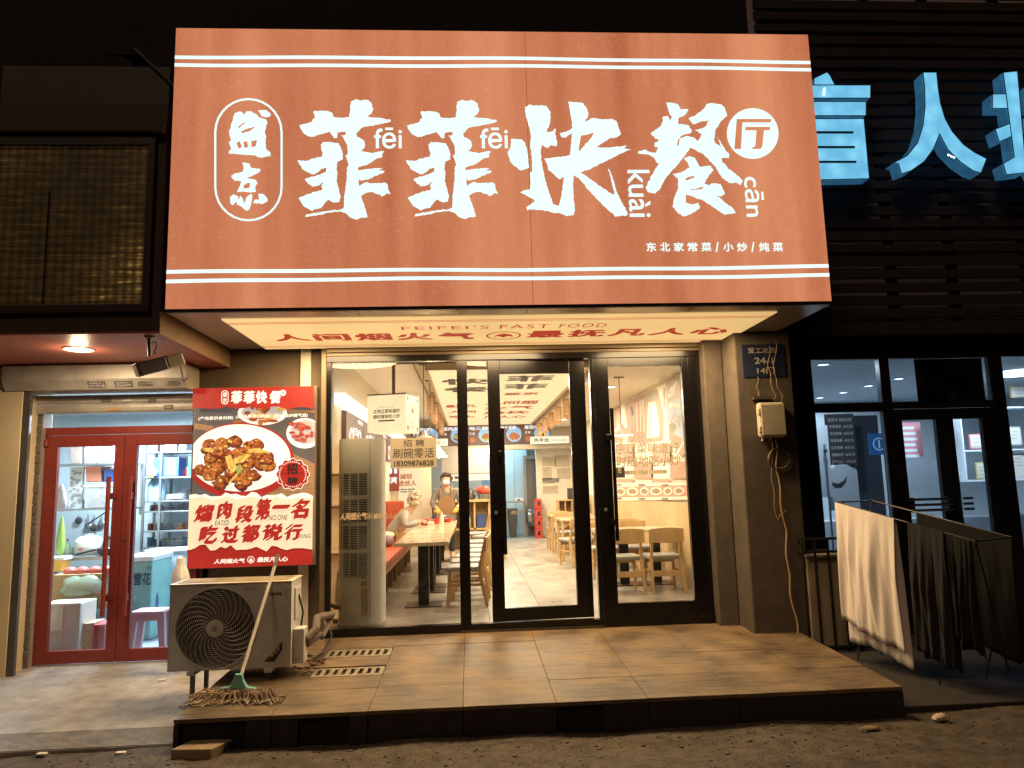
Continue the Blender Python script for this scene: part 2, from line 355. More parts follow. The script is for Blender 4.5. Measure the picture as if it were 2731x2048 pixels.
# ================================================================ restaurant building (walls round the glass front)
m_wallb = M('brown_wall_panel', (.12, .085, .053), .75, var=.15, scale=3, bump=.1)
m_cream = M('cream_metal', (.2, .148, .09), .4, .2, var=.12, scale=4)
m_night = M('dark_facade', (.016, .011, .010), .9, var=.3, scale=2, bump=.2)
m_plaster = M('pier_plaster', (.085, .066, .048), .9, var=.25, scale=7, bump=.5)
bld = thing('restaurant_building', 'dark two storey building front behind the big orange sign', 'building', (0, 0, 0))
MB().box(-14, 16, .22, .5, 2.86, 14).build('upper_wall', m_night, bld)
MB().box(-2.8, -1.5, .1, .22, -.3, 2.85).build('wall_panel', m_wallb, bld)
MB().box(-1.497, -1.444, .0, .22, -.05, 2.85).build('jamb', m_cream, bld, bevel=.004)
hd = MB(); hd.box(-1.44, 2.47, -.045, .2, 2.79, 2.846); hd.box(-1.44, 2.47, -.02, .2, 2.756, 2.787); hd.build('header', m_cream, bld, bevel=.004)
pr = MB(); pr.box(2.43, 2.63, -.15, .2, -.1, 2.85); pr.build('pier', m_plaster, bld, bevel=.012)
pr = MB(); pr.box(2.634, 3.2, -.5, .2, -.35, 2.85); pr.build('pier', m_plaster, bld, bevel=.015)
ub = MB().box(-1.4, -.2, .205, .218, 5.8, 6.9)
# vertical downpipe high on the wall at the right
MB().tube([(3.3, .1, 5.4), (3.3, .1, 9)], .05, 10).build('downpipe', m_night, bld)

# ================================================================ the big lit sign
SX0, SX1, SY, SZ0, SZ1 = -2.41, 3.08, -1.6, 2.875, 5.31
sign = thing('restaurant_sign', 'big glowing orange sign box with white brush characters over the entrance', 'sign', (.33, -1.2, 2.86))
def sign_face():
    m = bpy.data.materials.new('sign_vinyl'); m.use_nodes = True; n = m.node_tree.nodes; l = m.node_tree.links; b = n['Principled BSDF']
    tc = n.new('ShaderNodeTexCoord')
    def noise(sc, st, det=6, rough=.6):
        mp = n.new('ShaderNodeMapping'); mp.inputs['Scale'].default_value = st; l.new(tc.outputs['Object'], mp.inputs[0])
        z = n.new('ShaderNodeTexNoise'); z.inputs['Scale'].default_value = sc; z.inputs['Detail'].default_value = det; z.inputs['Roughness'].default_value = rough; l.new(mp.outputs[0], z.inputs['Vector']); return z
    def ramp(src, p0, c0, p1, c1):
        r = n.new('ShaderNodeValToRGB'); r.color_ramp.elements[0].position = p0; r.color_ramp.elements[1].position = p1
        r.color_ramp.elements[0].color = (*c0, 1); r.color_ramp.elements[1].color = (*c1, 1); l.new(src, r.inputs[0]); return r
    band = noise(1.5, (1.6, 1, .12), 3, .5)             # uneven tube backlight put into the emission colour as bands
    base = ramp(band.outputs[0], .3, (.46, .122, .052), .74, (.74, .28, .135))
    fib = noise(9, (1, 1, 1.6), 3, .5); fine = noise(38, (1, 1, 1), 8, .75)
    # thin pale scratches: narrow band around .5 of a warped noise
    s1 = n.new('ShaderNodeMath'); s1.operation = 'SUBTRACT'; s1.inputs[1].default_value = .5; l.new(fib.outputs[0], s1.inputs[0])
    s2 = n.new('ShaderNodeMath'); s2.operation = 'ABSOLUTE'; l.new(s1.outputs[0], s2.inputs[0])
    s3 = n.new('ShaderNodeMapRange'); s3.inputs[1].default_value = .0; s3.inputs[2].default_value = .006; s3.inputs[3].default_value = 1; s3.inputs[4].default_value = 0; l.new(s2.outputs[0], s3.inputs[0])
    pat = noise(3.2, (1, 1, 1), 4, .6); s4 = n.new('ShaderNodeMapRange'); s4.inputs[1].default_value = .52; s4.inputs[2].default_value = .68; l.new(pat.outputs[0], s4.inputs[0])
    s5 = n.new('ShaderNodeMath'); s5.operation = 'MULTIPLY'; l.new(s3.outputs[0], s5.inputs[0]); l.new(s4.outputs[0], s5.inputs[1])
    f1 = n.new('ShaderNodeMapRange'); f1.inputs[1].default_value = .45; f1.inputs[2].default_value = .9; f1.inputs[4].default_value = .25; l.new(fine.outputs[0], f1.inputs[0])
    s6 = n.new('ShaderNodeMath'); s6.operation = 'MULTIPLY_ADD'; s6.inputs[1].default_value = .7; l.new(s5.outputs[0], s6.inputs[0]); l.new(f1.outputs[0], s6.inputs[2])
    mx = n.new('ShaderNodeMix'); mx.data_type = 'RGBA'; l.new(s6.outputs[0], mx.inputs[0]); l.new(base.outputs[0], mx.inputs[6]); mx.inputs[7].default_value = (.86, .48, .3, 1)
    l.new(mx.outputs[2], b.inputs['Emission Color']); b.inputs['Emission Strength'].default_value = 1.0
    b.inputs['Base Color'].default_value = (.12, .04, .02, 1); b.inputs['Roughness'].default_value = .55
    return m
m_sign = sign_face()
m_swhite = EM('sign_white', (.78, 1, .96), 1.12, var=.06, scale=1.2)
m_sback = M('sign_sheet_metal', (.07, .05, .045), .6, .3)
MB().box(SX0, SX1, SY+.012, .2, SZ0, SZ1-.01).build('cabinet', m_sback, sign)
MB().box(SX0, SX1, SY, SY+.0115, SZ0, SZ1).build('face', m_sign, sign)
MB().box(SX0-.004, SX1+.004, SY-.004, SY+.03, SZ0-.03, SZ0-.002).build('edge_trim', M('sign_dark_trim', (.02, .015, .015), .4), sign)
MB().box(.545, .549, SY-.0012, SY, SZ0, SZ1).build('seam', EM('seam_brown', (.26, .06, .03), .8), sign)
ZT = SY-.0025
def sx(u, v, y=SY): p = P(u, v, 'Y', y); return (p.x, p.z)
# double white rules top and bottom
def wav(x, z): return z+.006*sin(x*1.1+z*9)+.003*sin(x*3.7+z*5)     # the print follows the slack vinyl
for za in (5.035, 4.965, 3.16, 3.085):
    N_ = 60; xs_ = [SX0+(SX1-SX0)*i/N_ for i in range(N_+1)]; vs_ = [(x, ZT, wav(x, za)) for x in xs_]+[(x, ZT, wav(x, za)+.031) for x in xs_]
    MB().add(vs_, [(i, i+1, N_+2+i, N_+1+i) for i in range(N_)]).build('rule', m_swhite, sign)
C2 = lambda x, y: sx(440+x/2.37, 60+y/2.37); C3 = lambda x, y: sx(1300+x/2.37, 60+y/2.37)
def rough(pl, seed):
    """dry brush edge"""
    r = random.Random(seed); out = []
    for i, a in enumerate(pl):
        b = pl[(i+1) % len(pl)]; L = math.hypot(b[0]-a[0], b[1]-a[1]); n = max(1, int(L/9)); out.append(a)
        for k in range(1, n): t = k/n; out.append((a[0]+(b[0]-a[0])*t+r.gauss(0, 1.7), a[1]+(b[1]-a[1])*t+r.gauss(0, 1.7)))
    return out
def glyph(name, groups, fn, dx=0, mat=m_swhite, o=(0, ZT, 0)):
    for i, gp in enumerate(groups):
        shape(name, sign, mat, [[(lambda p: (p[0]+dx, p[1]))(fn(*q)) for q in (rough(pl, len(gps_)*7+i) if 'character' in name else pl)] for pl in gp for gps_ in (gp,)], (o[0], o[1]-.0006*i, o[2]))
FEI = [[[(850,650),(925,630),(950,600),(938,568),(945,558),(1030,560),(1055,570),(1068,598),(1090,603),(1165,600),(1172,545),(1175,500),(1205,485),(1230,492),(1285,490),(1305,510),(1316,555),(1300,580),(1275,598),(1360,603),(1428,618),(1425,628),(1350,645),(1290,655),(1240,668),(1208,703),(1215,725),(1240,735),(1260,750),(1265,775),(1255,800),(1240,815),(1300,825),(1385,811),(1372,832),(1376,850),(1335,862),(1310,880),(1260,905),(1222,915),(1220,935),(1290,925),(1384,920),(1350,935),(1395,938),(1370,955),(1330,968),(1290,990),(1240,1000),(1222,990),(1224,1035),(1260,1015),(1275,1008),(1300,1018),(1395,1013),(1408,1025),(1410,1050),(1425,1086),(1400,1078),(1395,1090),(1370,1101),(1360,1088),(1325,1080),(1310,1070),(1280,1075),(1240,1095),(1260,1160),(1282,1230),(1245,1232),(1210,1246),(1175,1235),(1145,1208),(1110,1195),(1050,1200),(960,1220),(885,1230),(890,1218),(930,1208),(1040,1190),(1110,1182),(1130,1172),(1133,1100),(1150,980),(1152,910),(1163,905),(1142,840),(1155,835),(1155,790),(1148,765),(1130,735),(1112,715),(1140,712),(1145,690),(1090,695),(1088,730),(1070,732),(1055,710),(1040,690),(1010,700),(950,715),(945,724),(915,722),(880,705),(855,665)]],
       [[(985,770),(1000,755),(1060,758),(1100,765),(1112,790),(1125,830),(1125,865),(1090,880),(1085,920),(1090,950),(1085,1000),(1100,1060),(1112,1105),(1100,1135),(1070,1140),(1035,1120),(1010,1140),(990,1172),(950,1180),(930,1192),(880,1165),(845,1110),(930,1075),(995,1060),(988,1040),(1006,1008),(975,1030),(930,1037),(905,1020),(885,990),(925,975),(960,968),(1018,945),(1020,918),(985,930),(950,958),(925,960),(870,930),(838,872),(895,875),(940,860),(990,850),(998,825),(988,800)]]]
KUAI = [[[(150,735),(220,740),(240,765),(255,830),(262,920),(235,930),(205,935),(190,920),(165,905),(145,880),(128,830),(145,790),(148,750)]],
        [[(235,535),(265,518),(290,527),(340,523),(375,530),(395,560),(400,600),(390,650),(372,690),(405,690),(432,672),(428,700),(440,760),(438,782),(400,776),(388,792),(362,786),(345,772),(336,805),(342,880),(358,970),(388,1070),(415,1150),(470,1168),(470,1205),(430,1205),(340,1185),(270,1180),(250,1188),(245,1170),(275,1150),(300,1130),(275,1110),(240,1090),(205,1075),(230,1062),(270,1058),(272,1000),(268,950),(285,940),(280,850),(270,780),(275,720),(265,660),(245,600)]],
        [[(510,500),(570,505),(600,510),(625,540),(638,575),(632,605),(605,635),(660,605),(710,612),(790,612),(815,625),(830,670),(845,705),(820,725),(770,735),(720,765),(690,790),(760,792),(885,778),(860,795),(905,805),(850,825),(800,850),(720,890),(640,930),(590,945),(640,985),(720,1040),(795,1090),(805,1085),(790,1040),(762,922),(775,940),(800,1010),(820,1080),(850,1140),(886,1205),(880,1222),(845,1220),(810,1229),(780,1200),(720,1145),(640,1060),(580,985),(545,965),(540,1020),(545,1100),(552,1190),(545,1215),(500,1225),(455,1205),(452,1160),(470,1080),(480,1000),(485,975),(450,990),(420,960),(385,930),(375,890),(358,862),(420,855),(500,845),(522,838),(530,760),(535,700),(490,730),(470,725),(455,700),(500,690),(535,670),(530,610),(520,550)],
         [(590,715),(672,700),(652,735),(602,790),(578,820),(576,790),(585,750)]]]
CAN = [[[(1130,505),(1165,508),(1200,515),(1225,550),(1270,548),(1260,570),(1240,590),(1205,605),(1205,640),(1270,650),(1290,680),(1285,700),(1240,710),(1215,725),(1200,760),(1195,800),(1165,850),(1140,895),(1075,890),(1050,855),(1020,835),(950,828),(955,815),(990,805),(1030,820),(1060,825),(1080,790),(1055,785),(1055,760),(1090,745),(1060,735),(1030,700),(1060,680),(1095,655),(1110,625),(1105,600),(1135,590),(1155,620),(1165,600),(1145,560),(1135,530)]],
       [[(1215,730),(1260,718),(1300,725),(1330,750),(1355,705),(1310,680),(1350,672),(1375,660),(1400,620),(1350,625),(1300,645),(1270,605),(1310,590),(1370,545),(1385,515),(1410,510),(1480,520),(1500,540),(1515,590),(1480,620),(1440,680),(1430,740),(1450,770),(1480,790),(1450,722),(1475,760),(1500,800),(1527,835),(1525,860),(1500,855),(1475,862),(1490,890),(1530,930),(1580,970),(1614,1000),(1600,1028),(1575,1012),(1530,1015),(1480,980),(1430,900),(1360,830),(1285,790),(1255,830),(1200,900),(1130,980),(1090,1050),(1060,1082),(1020,1075),(1000,1050),(1010,1020),(1060,930),(1090,880),(1140,870),(1180,820),(1210,770)]],
       [[(1240,860),(1280,846),(1310,855),(1325,885),(1345,915),(1410,905),(1428,935),(1400,965),(1370,1020),(1395,1030),(1420,1018),(1470,1020),(1490,1060),(1500,1085),(1480,1100),(1440,1095),(1470,1110),(1510,1145),(1550,1175),(1572,1207),(1520,1210),(1500,1217),(1440,1175),(1370,1130),(1300,1100),(1255,1085),(1252,1140),(1290,1150),(1330,1140),(1342,1170),(1290,1210),(1240,1227),(1200,1200),(1170,1165),(1180,1110),(1205,1050),(1205,990),(1170,960),(1220,950),(1280,915),(1265,885)],
        [(1250,985),(1312,965),(1300,985),(1252,1002)], [(1268,1062),(1330,1046),(1370,1040),(1350,1056)]]]
SHENG = [[[(440,575),(470,562),(490,570),(500,585),(515,562),(545,562),(575,580),(600,602),(640,615),(648,640),(630,690),(640,720),(635,740),(640,800),(665,820),(665,845),(635,850),(590,853),(570,840),(480,835),(402,827),(405,815),(420,800),(403,760),(420,742),(410,720),(405,690),(420,640)],
          [(480,690),(530,668),(578,658),(530,690),(490,702)], [(452,762),(474,750),(486,790),(465,797)], [(497,755),(520,750),(526,790),(501,792)], [(545,750),(582,745),(575,780),(549,790)], [(462,660),(500,632),(512,628),(470,668)]],
         [[(590,552),(640,555),(668,575),(668,590),(640,600),(610,590),(600,570)]]]
JING = [[[(490,885),(530,890),(550,920),(600,925),(605,940),(560,965),(520,985),(575,995),(585,1015),(570,1040),(575,1070),(545,1075),(500,1070),(455,1072),(475,1030),(485,1005),(465,1000),(440,1000),(418,970),(440,955),(490,945),(500,920)], [(500,1025),(540,1010),(535,1045),(495,1050)]],
        [[(435,1085),(465,1100),(455,1130),(430,1155),(412,1140),(412,1105)]], [[(480,1095),(490,1110),(500,1150),(520,1100),(545,1085),(555,1095),(545,1150),(530,1185),(515,1191),(485,1165),(455,1150),(458,1125)]], [[(590,1083),(620,1085),(648,1110),(650,1130),(620,1147),(558,1142),(570,1120),(600,1120)]]]
for nm, gps, fn, dx in (('character', FEI, C2, 0), ('character', FEI, C2, C2(1530, 650)[0]-C2(850, 650)[0]), ('character', KUAI, C3, 0), ('character', CAN, C3, 0), ('small_character', SHENG, C2, 0), ('small_character', JING, C2, 0)):
    glyph(nm, gps, fn, dx)
# capsule outline
def capsule(x0, x1, y0, y1, n=14):
    r = (x1-x0)/2; c = (x0+x1)/2
    return [(c+r*cos(a), y0+r+r*sin(a)) for a in [pi+pi*i/n for i in range(n+1)]]+[(c+r*cos(a), y1-r+r*sin(a)) for a in [pi*i/n for i in range(n+1)]]
glyph('capsule_outline', [[capsule(312, 744, 478, 1257), capsule(325, 731, 491, 1244)]], C2)
glyph('roundel', [[ring(1676, 702, 163, 160, 48), [(1575,610),(1795,610),(1790,632),(1612,632),(1610,655),(1602,800),(1560,800)], [(1630,660),(1787,660),(1785,682),(1748,682),(1737,785),(1725,800),(1665,800),(1692,780),(1700,682),(1628,682)]]], C3)
def stext(body, u0, v0, u1, v1, **k):
    a = sx(u0, v1); b = sx(u1, v0); text('lettering', body, sign, m_swhite, (a[0], ZT, a[1]), b[0]-a[0], b[1]-a[1], **k)
stext('fēi', 440+1322/2.37, 60+665/2.37, 440+1497/2.37, 60+798/2.37, bold=.008)
stext('fēi', 440+1993/2.37, 60+665/2.37, 1300+127/2.37, 60+798/2.37, bold=.008)
DN = (Vector((0, 0, -1)), Vector((1, 0, 0)))
def vtext(body, u0, v0, u1, v1):
    a = sx(u0, v0); b = sx(u1, v1); text('lettering', body, sign, m_swhite, (a[0], ZT, a[1]), a[1]-b[1], b[0]-a[0], ax=DN, bold=.008)
vtext('kuài', 1300+882/2.37, 60+932/2.37, 1300+1040/2.37, 60+1230/2.37)
vtext('cān', 1300+1618/2.37, 60+975/2.37, 1300+1755/2.37, 60+1228/2.37)
xx = 1005
for ch, ww in (('东', 62), ('北', 62), ('家', 62), ('常', 62), ('菜', 62), ('/', 24), ('小', 62), ('炒', 62), ('/', 24), ('炖', 62), ('菜', 62)):
    if ch == '/': stext(ch, 1300+(xx+2)/2.37, 60+1388/2.37, 1300+(xx+20)/2.37, 60+1452/2.37, bold=.02); xx += 52
    else: stext(ch, 1300+xx/2.37, 60+1390/2.37, 1300+(xx+60)/2.37, 60+1448/2.37, bold=.022); xx += 87
# soffit under the sign
m_soff = M('soffit_sheet', (.5, .42, .33), .32, .35, var=.15, scale=2)
MB().box(SX0, SX1, SY+.002, .0, 2.848, 2.872).build('soffit', m_soff, sign)
for q in (-.9, .5, 1.9): MB().box(q, q+.006, SY+.003, -1.39, 2.8465, 2.8482).build('joint', m_sback, sign)
m_lit = EM('soffit_light_panel', (.86, .56, .22), .92, var=.14, scale=.9, base=(.5, .42, .3))
m_litred = EM('soffit_red_print', (.42, .035, .015), .9)
LX0, LX1, LY0, LY1, LZ = -2.05, 2.71, -1.36, -.02, 2.846
MB().add([(LX0, LY0, LZ), (LX1, LY0, LZ), (LX1, LY1, LZ), (LX0, LY1, LZ), (LX0, LY0, LZ-.008), (LX1, LY0, LZ-.008), (LX1, LY1, LZ-.008), (LX0, LY1, LZ-.008)],
         [(0, 1, 2, 3), (4, 7, 6, 5), (0, 4, 5, 1), (1, 5, 6, 2), (2, 6, 7, 3), (3, 7, 4, 0)]).build('light_panel', m_lit, sign)
for q in (-1.3, .33, 1.96): lamp('AREA', (q, -.7, LZ-.02), 76, (1, .7, .36), sign, 1.0, name='panel_light')
UP = (Vector((1, 0, 0)), Vector((0, -1, 0)))       # print on the underside: read from the street, x to the right, up towards the street
# seen from below, tops of the letters point towards the street
TZ = LZ-.0105
for ya in (LY0+.12, LY0+.17, LY1-.17, LY1-.11): MB().box(LX0, LX1, ya, ya+.012, TZ, TZ+.001).build('rule', m_litred, sign)
def ptxt(body, u0, v0, u1, v1, **k):
    a = P(u0, v1, 'Z', TZ); b = P(u1, v0, 'Z', TZ)
    c = P(u1, v1, 'Z', TZ); text('lettering', body, sign, m_litred, (a.x, a.y, TZ), c.x-a.x, a.y-b.y, ax=UP, **k)
for s_, u0, u1, v_ in (("FEIFEI'S", 1072, 1304, 868), ('FAST', 1332, 1462, 864.5), ('FOOD', 1490, 1612, 862)): ptxt(s_, u0, v_, u1, v_+12, space=1.2)
for s_, u0, u1, va, vb in (('人间烟火气', 738, 1276, 890, 886), ('最抚凡人心', 1402, 1938, 881, 872)):
    for k, c_ in enumerate(s_): st_ = (u1-u0)/5; ptxt(c_, u0+st_*k, va+(vb-va)*k/4, u0+st_*(k+.9), va+(vb-va)*k/4+20, bold=.04)
pc = P(1343, 895, 'Z', TZ)
shape('emblem', sign, m_litred, [ring(0, 0, .17, .19, 40), ring(0, 0, .15, .165, 40), [(-.1, -.06), (-.06, .05), (0, .1), (.07, .05), (.1, -.06), (.04, -.02), (0, -.09), (-.05, -.02)]], (pc.x, pc.y, TZ), UP)
# ================================================================ left shop: fascia box, soffit, shutter, red doors
m_fas = M('fascia_dark_brown', (.055, .033, .03), .7, var=.2, scale=3)
m_pink = M('soffit_red_paint', (.42, .13, .09), .45, var=.12, scale=2)
m_endb = M('fascia_end_tan', (.28, .17, .09), .6, var=.15, scale=4)
fas = thing('neighbour_fascia', 'dark brown fascia box with a glowing woven gold panel left of the orange sign', 'sign', (-4, -1.6, 2.68))
FB = -2.445
MB().box(-9, FB-.006, -1.6, .2, 2.7, 4.62).build('box', m_fas, fas)
MB().box(-9, FB-.006, -1.598, .2, 2.68, 2.6985).build('soffit', m_pink, fas)
MB().box(FB-.005, FB, -1.6, .1, 2.675, 2.86).build('end_panel', m_endb, fas)
def plaid():
    m = bpy.data.materials.new('gold_woven_panel'); m.use_nodes = True; n = m.node_tree.nodes; l = m.node_tree.links; b = n['Principled BSDF']
    tc = n.new('ShaderNodeTexCoord')
    def wave(axis, sc, d):
        w_ = n.new('ShaderNodeTexWave'); w_.bands_direction = axis; w_.inputs['Scale'].default_value = sc; w_.inputs['Distortion'].default_value = d; w_.inputs['Detail'].default_value = 3; w_.inputs['Detail Scale'].default_value = 1.5
        l.new(tc.outputs['Object'], w_.inputs[0]); return w_
    a = wave('X', 4.6, .35); c = wave('Z', 4.6, .5); c2 = wave('Z', 11, 1.2)
    nz = n.new('ShaderNodeTexNoise'); nz.inputs['Scale'].default_value = .8; nz.inputs['Detail'].default_value = 4; l.new(tc.outputs['Object'], nz.inputs[0])  # broad noise paints the uneven backlight behind the net into the glow
    mp = n.new('ShaderNodeMapping'); mp.inputs['Scale'].default_value = (2, 1, 14); l.new(tc.outputs['Object'], mp.inputs[0])
    n2 = n.new('ShaderNodeTexNoise'); n2.inputs['Scale'].default_value = 3; n2.inputs['Detail'].default_value = 7; l.new(mp.outputs[0], n2.inputs[0])
    def math(op, x, y):
        k = n.new('ShaderNodeMath'); k.operation = op
        for i, q in enumerate((x, y)):
            if isinstance(q, (int, float)): k.inputs[i].default_value = q
            else: l.new(q, k.inputs[i])
        return k.outputs[0]
    v = math('MULTIPLY', math('ADD', math('MULTIPLY', a.outputs[1], .55), .45), math('ADD', math('MULTIPLY', c.outputs[1], .5), .5))
    v = math('MULTIPLY', v, math('ADD', math('MULTIPLY', c2.outputs[1], .35), .65))
    v = math('MULTIPLY', v, math('POWER', math('ADD', n2.outputs[0], .45), 3.5))
    v = math('MULTIPLY', v, math('POWER', math('ADD', nz.outputs[0], .42), 6.5))
    cr = n.new('ShaderNodeValToRGB'); cr.color_ramp.elements[0].color = (.004, .002, .001, 1); cr.color_ramp.elements[1].color = (.6, .36, .12, 1)
    e = cr.color_ramp.elements.new(.5); e.color = (.16, .075, .018, 1); l.new(v, cr.inputs[0]); l.new(cr.outputs[0], b.inputs['Emission Color']); b.inputs['Emission Strength'].default_value = .36
    b.inputs['Base Color'].default_value = (.02, .03, .01, 1); return m
MB().box(-8.8, -2.585, -1.604, -1.6005, 2.915, 4.25).build('woven_panel', plaid(), fas)
fr = MB(); fr.box(-8.9, -2.53, -1.63, -1.602, 4.25, 4.33); fr.box(-8.9, -2.53, -1.63, -1.602, 2.85, 2.915); fr.box(-2.585, -2.53, -1.63, -1.602, 2.915, 4.25); fr.build('panel_frame', M('fascia_trim', (.03, .018, .016), .5), fas, bevel=.003)
MB().box(-3.36, -3.35, -1.612, -1.6045, 2.915, 3.86).build('panel_seam', M('fascia_seam', (.015, .01, .006), .8), fas)
MB().box(-9, FB-.01, -1.66, -1.56, 4.35, 4.44).build('cornice', m_fas, fas, bevel=.01)
# dark upper box and brace above the fascia
ub = thing('upper_duct_box', 'dark grey box in shadow above the woven gold panel', 'duct', (-3.2, -1.2, 4.63))
MB().box(-3.9, -2.5, -1.45, .15, 4.63, 5.05).build('casing', M('duct_grey', (.06, .055, .055), .6, .4, var=.2), ub, bevel=.01)
MB().add([(-3.05, -1.46, 5.16), (-2.72, -1.46, 5.15), (-2.65, -1.46, 5.06), (-2.82, -1.46, 5.06), (-2.88, -1.46, 5.13)], [(0, 1, 2, 3, 4)]).poly([(-3.05, -1.46, 5.16), (-2.72, -1.46, 5.15), (-2.65, -1.46, 5.06), (-2.82, -1.46, 5.06), (-2.88, -1.46, 5.13)], (0, .02, 0)).build('torn_flashing', M('flashing_blue', (.25, .3, .38), .5, .3), ub)
MB().bar((-2.8, -1.47, 5.2), (-2.45, -1.47, 4.85), .02, .02).build('brace', M('duct_grey', (.06, .055, .055)), ub)
# downlight
dl = thing('downlight', 'round glowing recessed downlight in the red soffit at the left', 'downlight', (-3.38, -1.0, 2.68))
MB().lathe([(.125, 0), (.125, -.008), (.1, -.012), (.1, 0)], (-3.38, -1, 2.68), 32, cap=False).build('rim', M('white_plastic', (.75, .74, .7), .4), dl, smooth=True)
MB().lathe([(.0995, 0), (.0995, -.006)], (-3.38, -1, 2.678), 32).build('diffuser', EM('downlight_glow', (1, .88, .62), 9), dl)
lamp('AREA', (-3.38, -1, 2.66), 36, (1, .78, .5), dl, .18); lamp('POINT', (-3.38, -1, 2.6), 7, (1, .74, .45), dl, .06)
# cream end wall and steel channel
lw = thing('neighbour_wall', 'cream painted wall at the far left edge', 'wall', (-5.2, -.22, -.3))
MB().box(-8, -4.285, -.22, .3, -.35, 2.66).build('wall', M('cream_wall', (.62, .49, .3), .5, var=.08, scale=2), lw, bevel=.006)
MB().box(-4.282, -4.215, -.215, -.175, -.35, 2.43).build('steel_channel', M('channel_grey', (.12, .11, .1), .5, .5, var=.2), lw, bevel=.004)
m_brick = M('painted_brick', (.13, .1, .085), .8, var=.2, scale=20, bump=.3)
bw = tag(MB().box(-4.36, -4.235, .05, .2, -.3, 2.25).build('brick_jamb', M('mortar', (.26, .22, .19), .9)), 'narrow strip of brown bricks beside the red doors', 'wall')
zb = -.22; me = None
while zb < 2.2:
    if me is None: b_ = MB().box(-4.358, -4.245, .035, .12, 0, .083).build('brick', m_brick, bw, bevel=.004); me = b_.data
    else: b_ = bpy.data.objects.new('brick', me); link(b_, bw); md = b_.modifiers.new('bevel', 'BEVEL'); md.width = .004; md.segments = 2
    b_.location = (rr.uniform(-.003, .003), rr.uniform(-.003, .003), zb); zb += .098
# roller shutter
sh = thing('roller_shutter', 'rolled up grey metal shutter with its housing above the red doors', 'shutter', (-3.5, -.2, 2.2))
m_sh = M('shutter_metal', (.42, .37, .31), .5, .25, var=.22, scale=5, bump=.15)
hp = [(-.3, 2.66), (-.3, 2.52), (-.24, 2.425), (.06, 2.425), (.06, 2.66)]
MB().poly([(-4.45, y, z) for y, z in hp], (1.72, 0, 0)).build('housing', m_sh, sh, bevel=.006)
for k in range(2):
    z0 = 2.225+.093*k; pf = [(.02, z0), (.005, z0+.02), (.0, z0+.05), (.006, z0+.078), (.02, z0+.09), (.035, z0+.09), (.035, z0)]
    MB().poly([(-4.3, y, z) for y, z in pf], (1.56, 0, 0)).build('slat', m_sh, sh)
m_ink = M('ink_dark', (.05, .04, .045), .8); m_pap = M('sticker_paper', (.62, .58, .52), .7)
def slant(x, z):  # on the sloping lip of the housing
    t = (2.52-z)/(2.52-2.425); return Vector((x, -.3+.06*t, z))
for x, w_, num, dark in ((-3.66, .165, '15551993188', 1), (-3.41, .17, '13966533977', 1), (-3.2, .16, '15556738055', 0), (-2.92, .14, '15131577', 0)):
    ex = Vector((1, 0, 0)); ey = Vector((0, -.06, .095)).normalized(); nn = ex.cross(ey)
    o = slant(x, 2.443)+nn*.003
    if dark: shape('sticker', sh, m_ink, [[(0, 0), (w_, 0), (w_, .066), (0, .066)]], o, (ex, ey))
    text('sticker_print', num, sh, m_pap if dark else m_ink, o+nn*.002+ex*.008+ey*.008, w_-.016, .026, ax=(ex, ey), bold=.01)
    text('sticker_print', '修理卷帘门', sh, m_pap if dark else m_ink, o+nn*.002+ex*.012+ey*.04, w_-.024, .018, ax=(ex, ey), bold=.01)
for x, z, w_, h_ in ((-3.66, 2.335, .09, .04), (-3.05, 2.25, .09, .04), (-3.2, 2.32, .07, .03)):
    shape('sticker', sh, m_ink, [[(0, 0), (w_, 0), (w_, h_), (0, h_)], [(.006, .006), (w_-.006, .006), (w_-.006, h_-.006), (.006, h_-.006)], ], (x, -.004, z))
    text('sticker_print', '1393 7705', sh, m_ink, (x+.01, -.005, z+.012), w_-.02, h_-.022)
shape('torn_sticker', sh, M('torn_label', (.5, .24, .08), .8), [[(0, 0), (.11, .002), (.112, .022), (.05, .02), (0, .024)]], (-3.6, -.004, 2.245))
shape('torn_sticker', sh, m_pap, [[(0, 0), (.1, .006), (.1, .03), (.03, .014)]], (-3.47, -.004, 2.333))
# red double doors
m_red = M('red_door_paint', (.23, .035, .026), .38, var=.14, scale=5)
m_gl = GLASS('door_glass', (.95, .97, .98), .8)
rd = thing('red_double_door', 'red framed glass double door of the small shop at the left', 'door', (-3.46, .1, -.2))
fr = MB(); fr.box(-4.305, -4.25, .1, .17, -.2, 2.3); fr.box(-4.248, -2.66, .1, .17, 2.02, 2.095); fr.box(-2.66, -2.6, .1, .17, -.2, 2.3); fr.build('door_frame', m_red, rd, bevel=.004)
box('transom_pane', m_gl, rd, -4.248, -2.662, .13, .134, 2.097, 2.3)
for x0, x1, g0, g1, hx in ((-4.246, -3.466, -4.11, -3.56, -3.565), (-3.46, -2.664, -3.34, -2.79, -3.36)):
    lf = MB(); lf.box(x0, g0, .105, .155, -.19, 2.015); lf.box(g1, x1, .105, .155, -.19, 2.015); lf.box(g0+.0005, g1-.0005, .106, .154, -.19, -.07); lf.box(g0+.0005, g1-.0005, .106, .154, 1.9, 2.015)
    L = lf.build('door_leaf', m_red, rd, bevel=.004)
    box('pane', m_gl, L, g0, g1, .128, .133, -.07, 1.9)
    h = MB(); h.tube([(hx, .03, .25), (hx, .03, 1.59)], .021, 12)
    for z in (.42, 1.4): h.box(hx-.012, hx+.012, .03, .106, z-.03, z+.03); h.box(hx-.045 if hx < -3.46 else hx-.03, hx+.06 if hx < -3.46 else hx+.03, .095, .107, z-.02, z+.02)
    h.build('handle', m_red, L, smooth=True)
MB().lathe([(.018, .105), (.018, .09), (.008, .088)], (-3.415, 0, .98), 14, axis='Y').build('lock_cylinder', M('brass_steel', (.6, .55, .45), .3, .9), rd, smooth=True)
